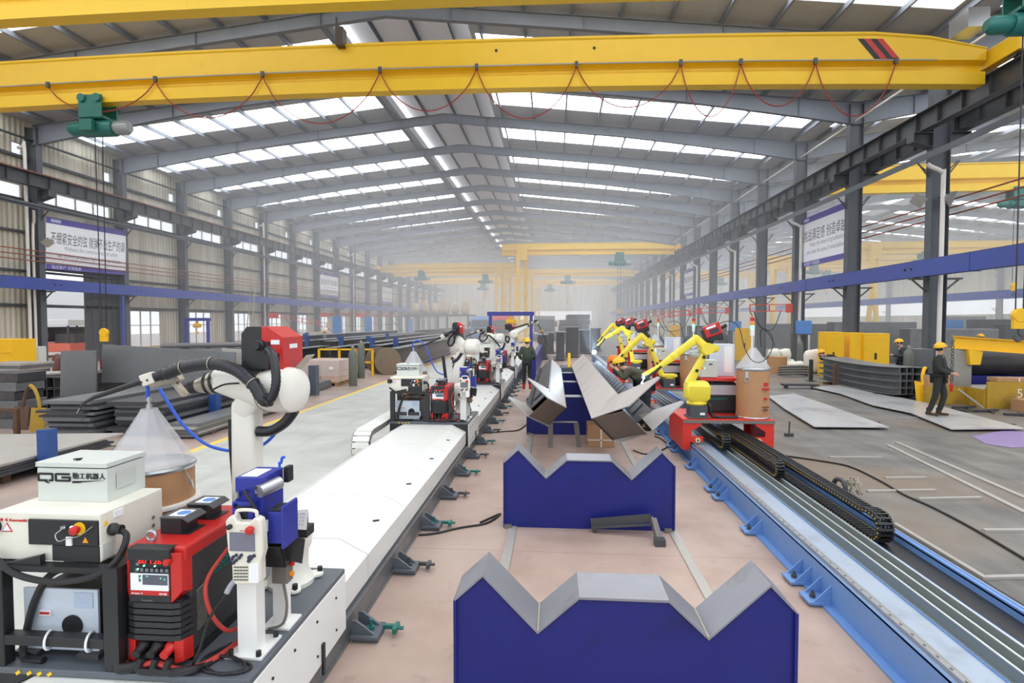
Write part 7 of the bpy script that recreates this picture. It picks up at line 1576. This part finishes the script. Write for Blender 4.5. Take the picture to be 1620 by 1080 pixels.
# gate: open bay, leaf, guard post, crate outside
g = T('gate_leaf', 'dark ribbed sliding gate leaf half closing the left gate', 'gate', (-26.45, 31, 0)); m = MB(); m.box(-26.5, 29.6, 0.02, -26.46, 32.1, 5.0); P(g, 'panel', m, m_dark, ang=0)
m = MB()
for z in (.1, 1.3, 2.5, 3.7, 4.9): m.box(-26.46, 29.6, z - .04, -26.42, 32.1, z + .04)
for k in range(6): y = 29.62 + .48 * k; m.box(-26.46, y, .02, -26.43, y + .05, 5.0)
P(g, 'frame', m, m_beam, ang=0)
m = MB(); m.box(-26.9, 26.8, 5.0, -26.4, 32.1, 5.3); gl = S('door_1', m, m_dark)
c = T('jib_post', 'tall blue jib post by the gate leaf', 'post', (-25.5, 31.3, 0)); m = MB(); m.box(-25.66, 31.2, 0, -25.5, 31.36, 3.86); P(c, 'post', m, m_blue, ang=0); m = MB(); m.box(-25.85, 31.0, 0, -25.3, 31.6, .03); P(c, 'base_plate', m, m_dark, ang=0)
# outside
blk('neighbour_wall', 'pale building wall seen through the left gate', -52.2, 20, 0, -52, 60, 5.5, mat('outside_wall', (232, 238, 244), .6, 0, .03, .5), 'building')
blk('outside_column', 'blue column outside the left gate', -51.5, 46.2, 0, -51.0, 46.7, 8, m_blue, 'column')
def truck(label, x, y, colr, rot=0.0, flat=False, L=7.0):
    t = T('truck', label, 'truck', (x, y, 0), None, rot); mm = mat('truck_%d_%d_%d' % colr, colr, .35, 0, .05, 3); g_ = mat('truck_glass', (56, 66, 78), .12, 0, .1, 3)
    m = MB(); m.prism([(-1.1, .55), (-1.1, 1.6), (-1.0, 2.55), (-.4, 2.95), (1.0, 2.95), (1.0, .55)], (-1.22, 0, 0), (0, 1, 0), (0, 0, 1), (2.44, 0, 0)); P(t, 'cab', m, mm, .06, world=False, ang=0)
    m = MB(); m.prism([(-1.115, 1.65), (-1.03, 2.45), (-1.0, 2.45), (-1.085, 1.65)], (-1.08, 0, 0), (0, 1, 0), (0, 0, 1), (2.16, 0, 0)); P(t, 'windscreen', m, g_, world=False, ang=0)
    m = MB(); m.box(-.8, -1.14, .95, .8, -1.09, 1.5); P(t, 'grille', m, m_blk, world=False, ang=0); m = MB(); m.box(-1.22, -1.2, .35, 1.22, -.9, .8); P(t, 'bumper', m, m_hosegr if colr[0] > 150 else mm, .03, world=False, ang=0)
    for s in (-1, 1):
        m = MB(); m.box(s * .98 - .2, -1.17, .85, s * .98 + .2, -1.08, 1.05); P(t, 'headlight', m, m_paper, world=False, ang=0); m = MB(); m.box(s * 1.36 - .1, -1.05, 1.7, s * 1.36 + .1, -.95, 2.3); P(t, 'mirror', m, m_blk, world=False, ang=0)
        for yy in (-.1, L - 2.6, L - 1.3): m = MB(); m.cyl((s * 1.2 - .15, yy, .5), (s * 1.2 + .15, yy, .5), .5, n=20); P(t, 'wheel', m, m_rub, world=False)
    m = MB(); m.box(-1.1, 1.1, .85, 1.1, L, 1.1); P(t, 'chassis', m, m_blk, world=False, ang=0)
    m = MB()
    if flat: m.box(-1.2, 1.2, 1.1, 1.2, L, 1.25)
    else: m.box(-1.22, 1.2, 1.1, 1.22, L, 2.1)
    P(t, 'load_bed', m, mm if not flat else m_dark, world=False, ang=0)
    return t
c = T('parked_machine', 'orange and dark machine under a white canopy, seen through the left gate', 'machine', (-33, 36, 0)); m = MB(); m.box(-35, 33.5, .35, -31, 38.5, .9); P(c, 'chassis', m, mat('chassis_orange', (232, 112, 84), .45), .03, ang=0)
m = MB(); m.cyl((-33.6, 34.2, 1.45), (-33.2, 38.2, 1.45), .5, n=20); m.box(-33.0, 34.5, .9, -31.6, 35.3, 1.5); P(c, 'drum', m, m_scale); m = MB(); m.box(-35, 33.6, 2.05, -31.2, 38.4, 2.45); P(c, 'canopy', m, m_paper, .03, ang=0)
for x in (-34.5, -31.6):
    for y in (34.2, 37.8): m = MB(); m.cyl((x - .15, y, .35), (x + .15, y, .35), .35, n=16); P(c, 'wheel', m, m_rub)
m = MB()
for x in (-34.8, -31.4):
    for y in (33.8, 38.2): m.box(x - .05, y - .05, .9, x + .05, y + .05, 2.05)
P(c, 'canopy_posts', m, m_scale, ang=0)
truck('blue truck in the far hall left of the blue portal frame', -8.9, 68, (96, 140, 190)); truck('red truck in the far hall behind the blue portal frame', -5.9, 64, (206, 44, 46)); truck('dark truck in the far hall right of the tallest yellow gantry legs', -1.2, 66, (74, 72, 76))
def portal(label, x0, x1, y, h, mm, hk=True, w=.16):
    c = T('portal_frame', label, 'portal frame', ((x0 + x1) / 2, y, 0))
    for x in (x0, x1): m = MB(); m.box(x - w / 2, y - w / 2, 0, x + w / 2, y + w / 2, h); m.box(x - w, y - w, 0, x + w, y + w, .03); P(c, 'leg', m, mm, ang=0)
    m = MB(); m.box(x0 - w, y - w * .6, h, x1 + w, y + w * .6, h + w * 1.3); P(c, 'crossbeam', m, mm, ang=0)
    if hk:
        xm = (x0 + x1) / 2; z = h - .1; k = T('chain_hoist', 'yellow chain hoist hanging in the ' + ('aisle' if y < 30 else 'left wall') + ' portal frame', 'chain hoist', (xm, y, z - .5)); m = MB(); m.turned((xm - .25, y, z - .2), (1, 0, 0), [(.1, 0), (.14, .04), (.14, .46), (.1, .5)], 14); m.box(xm - .06, y - .05, z - .1, xm + .06, y + .05, h - .001); P(k, 'motor', m, m_yel2); m = MB(); m.cyl((xm, y, z - .25), (xm, y, z - .6), .015, n=6); m.box(xm - .07, y - .06, z - .75, xm + .07, y + .06, z - .6); P(k, 'hook_block', m, m_yel2)
portal('blue portal frame standing in the aisle before the trucks', -3.3, -1.2, 28.6, 2.62, m_navy)
portal('blue portal frame with a hoist by the left wall windows', -24.2, -22.7, 35.0, 2.35, m_navy)
# dark box beams stacked in the far hall
for L_ in range(5):
    for k in range(4):
        x = .45 + .78 * k + (.1 if L_ > 2 else 0); z = .3 + .55 * L_
        if L_ == 4 and k == 0: continue
        blk('box_beam', 'dark box beam in the far hall stack, %s layer, %s from the left' % (['lowest', 'second', 'middle', 'fourth', 'top'][L_], ORD[k]), x, 58, z, x + .74, 68, z + .52, m_scale, 'steel beam', .01, 'box beams stacked in the far hall')
for k, y in enumerate((59, 66)): blk('dunnage_beam', ('near', 'rear') [k] + ' dunnage under the far hall box beam stack', .3, y, 0, 3.7, y + .3, .298, m_rust, 'beam', 0)
for k, (px0, px1, yt, Y) in enumerate(((880, 893, 525, 33), (896, 915, 517, 36), (852, 864, 529, 34), (918, 933, 522, 40), (938, 950, 519, 44), (862, 876, 526, 40))):
    a, b_ = onY(px0, yt, Y), onY(px1, yt, Y); c = T('box_girder', 'dark welded box girder on the floor beyond the large beam, %s from the left' % ORD[[2, 3, 0, 4, 5, 1][k]], 'steel beam', (a.x, Y, 0), 'box girders beyond the aisle beams'); m = MB(); z1 = a.z
    m.box(a.x, Y, .12, b_.x, Y + 2.8, z1 - .05); P(c, 'web', m, m_scale, ang=0); m = MB(); m.box(a.x - .12, Y - .1, z1 - .05, b_.x + .12, Y + 2.8, z1); m.box(a.x - .12, Y - .1, .08, b_.x + .12, Y + 2.8, .12); P(c, 'flange', m, m_plat2, ang=0)
    m = MB(); m.box(a.x, Y + .4, 0, b_.x, Y + .6, .08); m.box(a.x, Y + 2.1, 0, b_.x, Y + 2.3, .08); P(c, 'dunnage', m, m_rust, ang=0)
blk('edge_beam', 'long dark blue edged beam along the aisle right of the person in green', -.95, 21.5, 0, -.72, 33.4, .95, m_stand, 'steel beam', 0)
c = T('test_machine', 'yellow and black machine between the far ends of the two grey beams', 'machine', (.55, 19.5, 0)); m = MB(); m.box(.2, 19.2, .1, .9, 20.4, .75); P(c, 'body', m, m_scale, .03, ang=0); m = MB(); m.box(.15, 19.1, .0, .5, 19.4, .5); m.cyl((.5, 19.3, .75), (.5, 19.3, 1.25), .05, n=10); P(c, 'yellow_guard', m, m_yel2, .02, ang=0)
# left middle: pallets, bottles, yellow frame, reel, girders
c = T('wrapped_pallet', 'pallet of cartons wrapped in clear film beside the lane', 'pallet', (-8.4, 20.2, 0)); m = MB()
for x in (-9.05, -8.45, -7.85): m.box(x - .06, 19.5, 0, x + .06, 20.9, .1)
for y in (19.5, 19.95, 20.4, 20.8): m.box(-9.15, y, .1, -7.75, y + .12, .13)
P(c, 'pallet', m, mat('pallet_wood', (150, 120, 84), .7), ang=0)
m = MB()
for x in (-9.12, -8.44):
    for z in (.13, .53): m.box(x, 19.52, z, x + .66, 20.9, z + .39)
P(c, 'cartons', m, mat('film_carton', (206, 176, 156), .3, 0, .06, 4), .01, ang=0); m = MB(); m.box(-9.15, 19.49, .35, -7.74, 20.93, .93); P(c, 'film', m, mat('stretch_film', (240, 240, 244), .12, 0, .02, 3, alpha=.3), ang=0); m = MB(); m.box(-8.1, 19.48, .6, -7.95, 19.488, .7); P(c, 'label', m, m_paper, ang=0)
gas('grey gas cylinder standing beside the lane before the yellow frame', -7.3, 19.7, 1.4, .15, m_cyl); gas('grey gas cylinder just behind the yellow frame', -7.95, 22.4, 1.5, .15, m_cyl)
c = T('guard_rail', 'yellow rail frame with two bays left of the lane', 'frame', (-9, 23.6, 0))
for x in (-10.1, -9.2, -8.4, -7.75): m = MB(); m.box(x - .04, 23.2, 0, x + .04, 23.28, 1.15); P(c, 'post', m, m_yel2, ang=0)
for z in (.55, 1.1): m = MB(); m.box(-10.1, 23.2, z, -7.75, 23.28, z + .07); P(c, 'rail', m, m_yel2, ang=0)
c = T('cable_reel', 'wooden cable reel behind the yellow rail frame', 'cable reel', (-7.5, 24.3, 0)); m = MB(); m.cyl((-7.9, 24.5, .6), (-7.86, 24.45, .6), .6, n=28); m.cyl((-7.3, 23.9, .6), (-7.26, 23.85, .6), .6, n=28); P(c, 'flange', m, mat('reel_wood', (126, 110, 94), .7), ang=40); m = MB(); m.cyl((-7.88, 24.48, .6), (-7.28, 23.88, .6), .35, n=24); P(c, 'core', m, m_scale)
blk('grey_post', 'dark grey square post left of the wrapped pallet', -7.75, 17.0, 0, -7.5, 17.25, .95, mat('post_slate', (84, 90, 104), .5), 'post'); stack('beside the grey post and wrapped pallet', -8.9, -7.9, 17.4, 19.2, .02, 5, m_plat2, .05, .04, seed=9); stack('under the yellow rail frame', -9.5, -8.2, 21.2, 22.6, .02, 5, m_plat2, .06, .05, seed=10)
def girder_i(label, x0, y0, x1, y1, h, w, mm, z=.1, group='steel girders lying along the left wall'):
    c = T('steel_girder', label, 'steel girder', (x0, y0, z), group); d = (Vector((x1, y1, 0)) - Vector((x0, y0, 0)))
    a, b_ = V(x0, y0, z), V(x1, y1, z); m = MB(); m.bar(a + V(0, 0, h / 2), b_ + V(0, 0, h / 2), .03, h); P(c, 'web', m, mm, ang=0); m = MB(); m.bar(a + V(0, 0, .015), b_ + V(0, 0, .015), w, .03); m.bar(a + V(0, 0, h), b_ + V(0, 0, h), w, .03); P(c, 'flange', m, m_plat2, ang=0)
    n_ = max(1, int(d.length / 4)); m = MB()
    for k in range(n_ + 1): p = a.lerp(b_, .08 + .84 * k / n_); m.bar(p - V(w / 2, 0, z / 2 + .002), p + V(w / 2, 0, -z / 2 - .002), .15, z - .004)
    P(c, 'dunnage', m, m_rust, ang=0)
GL = [(-7.3, 24.6, -7.6, 40, 1.0, .5), (-8.3, 25.5, -8.5, 44, 1.1, .5), (-9.4, 27, -9.5, 46, 1.15, .6), (-10.4, 25.2, -10.5, 42, 1.0, .5), (-11.6, 28, -11.8, 50, 1.2, .6), (-13, 30, -13.2, 52, 1.2, .6), (-14.5, 29, -14.6, 48, 1.1, .6), (-16, 33, -16, 56, 1.3, .6), (-18, 35, -18, 60, 1.2, .6), (-11, 54, -11, 76, 1.3, .6), (-14, 55, -14, 80, 1.3, .6), (-12.4, 21.5, -12.5, 29.5, .9, .6), (-14.2, 21, -14.0, 28, .8, .5)]
for k, (x0, y0, x1, y1, h, w) in enumerate(GL): girder_i('dark steel girder lying along the left side, %s one' % ORD[k], x0, y0, x1, y1, h, w, m_scale if k % 2 else mat('girder_brown', (92, 82, 78), .5, .2, .15, 3))
rnd = random.Random(5)
for k in range(9): x, y = (-7.85, -8.88, -9.92, -11.02, -12.3, -13.75, -15.25, -17, -11.02)[k], (27, 26.5, 29, 28, 31, 30, 33, 37, 36)[k]; blk('blue_stake', 'blue stake post between the left girders, %s of nine' % ORD[k], x - .1, y, 0, x + .1, y + .2, 1.55, mat('post_blue', (0, 0, 0)), 'post', 0, 'blue stakes between the girders')
for k in range(6):                      # loose tubes piled near the left windows
    y = 29 + .32 * (k % 3) + .1 * (k // 3); z_ = .745 + .3 * (k // 3); m = MB(); m.cyl((-20.5, y - 1.5, z_), (-15.5, y + 1.0, z_), .13, n=12); O('steel_tube', 'dark steel tube of the loose pile before the left windows, %s' % ORD[k], 'tube', m, m_plat2, group='loose tubes before the left windows')
blk('tube_cradle', 'dark cradle under the loose tube pile before the left windows', -20, 27.5, 0, -16, 31, .61, m_scale, 'cradle')
for k, (x, y, s) in enumerate(((-22.5, 38.5, 1.2), (-21.8, 45, 1.1), (-23, 51, 1.3), (-22.2, 58, 1.2))): carton('pale crate along the left wall, %s from the camera' % ORD[k], x, y, x + s * 1.4, y + 1.2, s, 0, False, 'crates along the left wall', mat('crate_pale', (206, 194, 178), .6, 0, .06, 3))
for k, (y, x1, z) in enumerate(((49, -20.8, 2.7), (60.2, -21.0, 2.9), (71.4, -21.0, 3.0))): boom('red lattice boom on the left wall columns, %s from the camera' % ORD[k], (XL + 1.1, y, z), (x1, y + .6, z - (.9 if k == 0 else .1)), .35)
for k, (px0, px1, yt, yb, Y) in enumerate(((526, 537, 500, 511, 47.5), (577, 586, 501, 511, 58.5), (645, 651, 504, 511, 80))): cabinet('blue power source on the left wall columns, %s from the camera' % ORD[k], px0, px1, yt, yb, Y, mat('machine_blue', (0, 0, 0)), .6, False, 'power_source', 0, 'power source')
c = T('step_ladder', 'tall grey step ladder leaning at the left wall columns', 'ladder', (-24.3, 43, 0)); m = MB()
for s in (-.25, .25): m.bar((-24.3 + s, 42.5, 0), (-24.6 + s * .7, 44.0, 5.4), .05, .06)
P(c, 'rails', m, m_alu, ang=0); m = MB()
for k in range(14): t = k / 14 + .03; m.bar((-24.55 - .3 * t + .07 * t, 42.5 + 1.5 * t, 5.4 * t), (-24.05 - .3 * t - .07 * t, 42.5 + 1.5 * t, 5.4 * t), .03, .03)
P(c, 'rungs', m, m_alu, ang=0)
c = T('mezzanine_rack', 'dark storage platform with bulky loads far along the left wall', 'rack', (-17, 88, 0)); m = MB(); m.box(-23, 84, 3.1, -13, 92, 3.4); P(c, 'deck', m, m_scale, ang=0)
for x in (-22.8, -18, -13.3):
    for y in (84.2, 91.7): m = MB(); m.box(x, y, 0, x + .3, y + .3, 3.1); P(c, 'leg', m, m_scale, ang=0)
for k in range(6): m = MB(); m.limb((-22 + 1.6 * k, 87, 3.42 + .66), (-22 + 1.6 * k, 87, 4.7 + .5 * (k % 2)), 1.3, 1.3, .9, .9, up=(0, 1, 0)); O('bulk_load', 'pale bulky load on the far storage platform, %s from the left' % ORD[k], 'load', m, mat('load_tan', (206, 186, 150), .7, 0, .1, 2), group='loads on the storage platform')
for k, (x, y) in enumerate(((10.9, 60), (11.2, 67), (10.8, 72), (9.8, 78))): carton('pale crate in the far right of the main hall, %s from the camera' % ORD[k], x, y, x + 1.6, y + 1.6, 2.6 + .4 * (k % 2), 0, False, 'crates far right', mat('crate_pale', (0, 0, 0)))
# welding arcs: the glowing pool and its light
m_arc = mat('arc_glow', (200, 225, 255), .5, emit=(190, 220, 255), es=60)
for k, (px_, py_, Y, s, e) in enumerate(((940, 557, 17.6, .07, 60), (1016, 606, 9.6, .02, 10))):
    q = onY(px_, py_, Y); m = MB(); m.sphere(q, s, n=10, m=6); O('welding_arc', ('bright blue welding arc at the far end of the large beam', 'small blue welding arc at the nearest yellow robot torch')[k], 'welding arc', m, m_arc)
    ld = bpy.data.lights.new('arc_light', 'POINT'); ld.energy = e * 4; ld.color = (.55, .75, 1); ld.shadow_soft_size = .1; lo = bpy.data.objects.new('arc_light', ld); COL.objects.link(lo); lo.location = q + V(0, -.15, .1)
q = onY(936, 552, 17.6); sm = bpy.data.materials.new('weld_smoke'); sm.use_nodes = True; nt = sm.node_tree; nt.nodes.remove(nt.nodes['Principled BSDF']); v_ = nt.nodes.new('ShaderNodeVolumeScatter'); v_.inputs['Density'].default_value = .12; v_.inputs['Color'].default_value = (.8, .9, 1, 1); nt.links.new(v_.outputs[0], nt.nodes['Material Output'].inputs['Volume'])
m = MB(); m.limb(q + V(0, .1, .1), q + V(-.15, .3, 1.5), .35, .35, .9, .8, up=(0, 1, 0)); o = O('weld_smoke', 'thin blue smoke rising from the far welding arc', 'smoke', m, sm); o['kind'] = 'stuff'
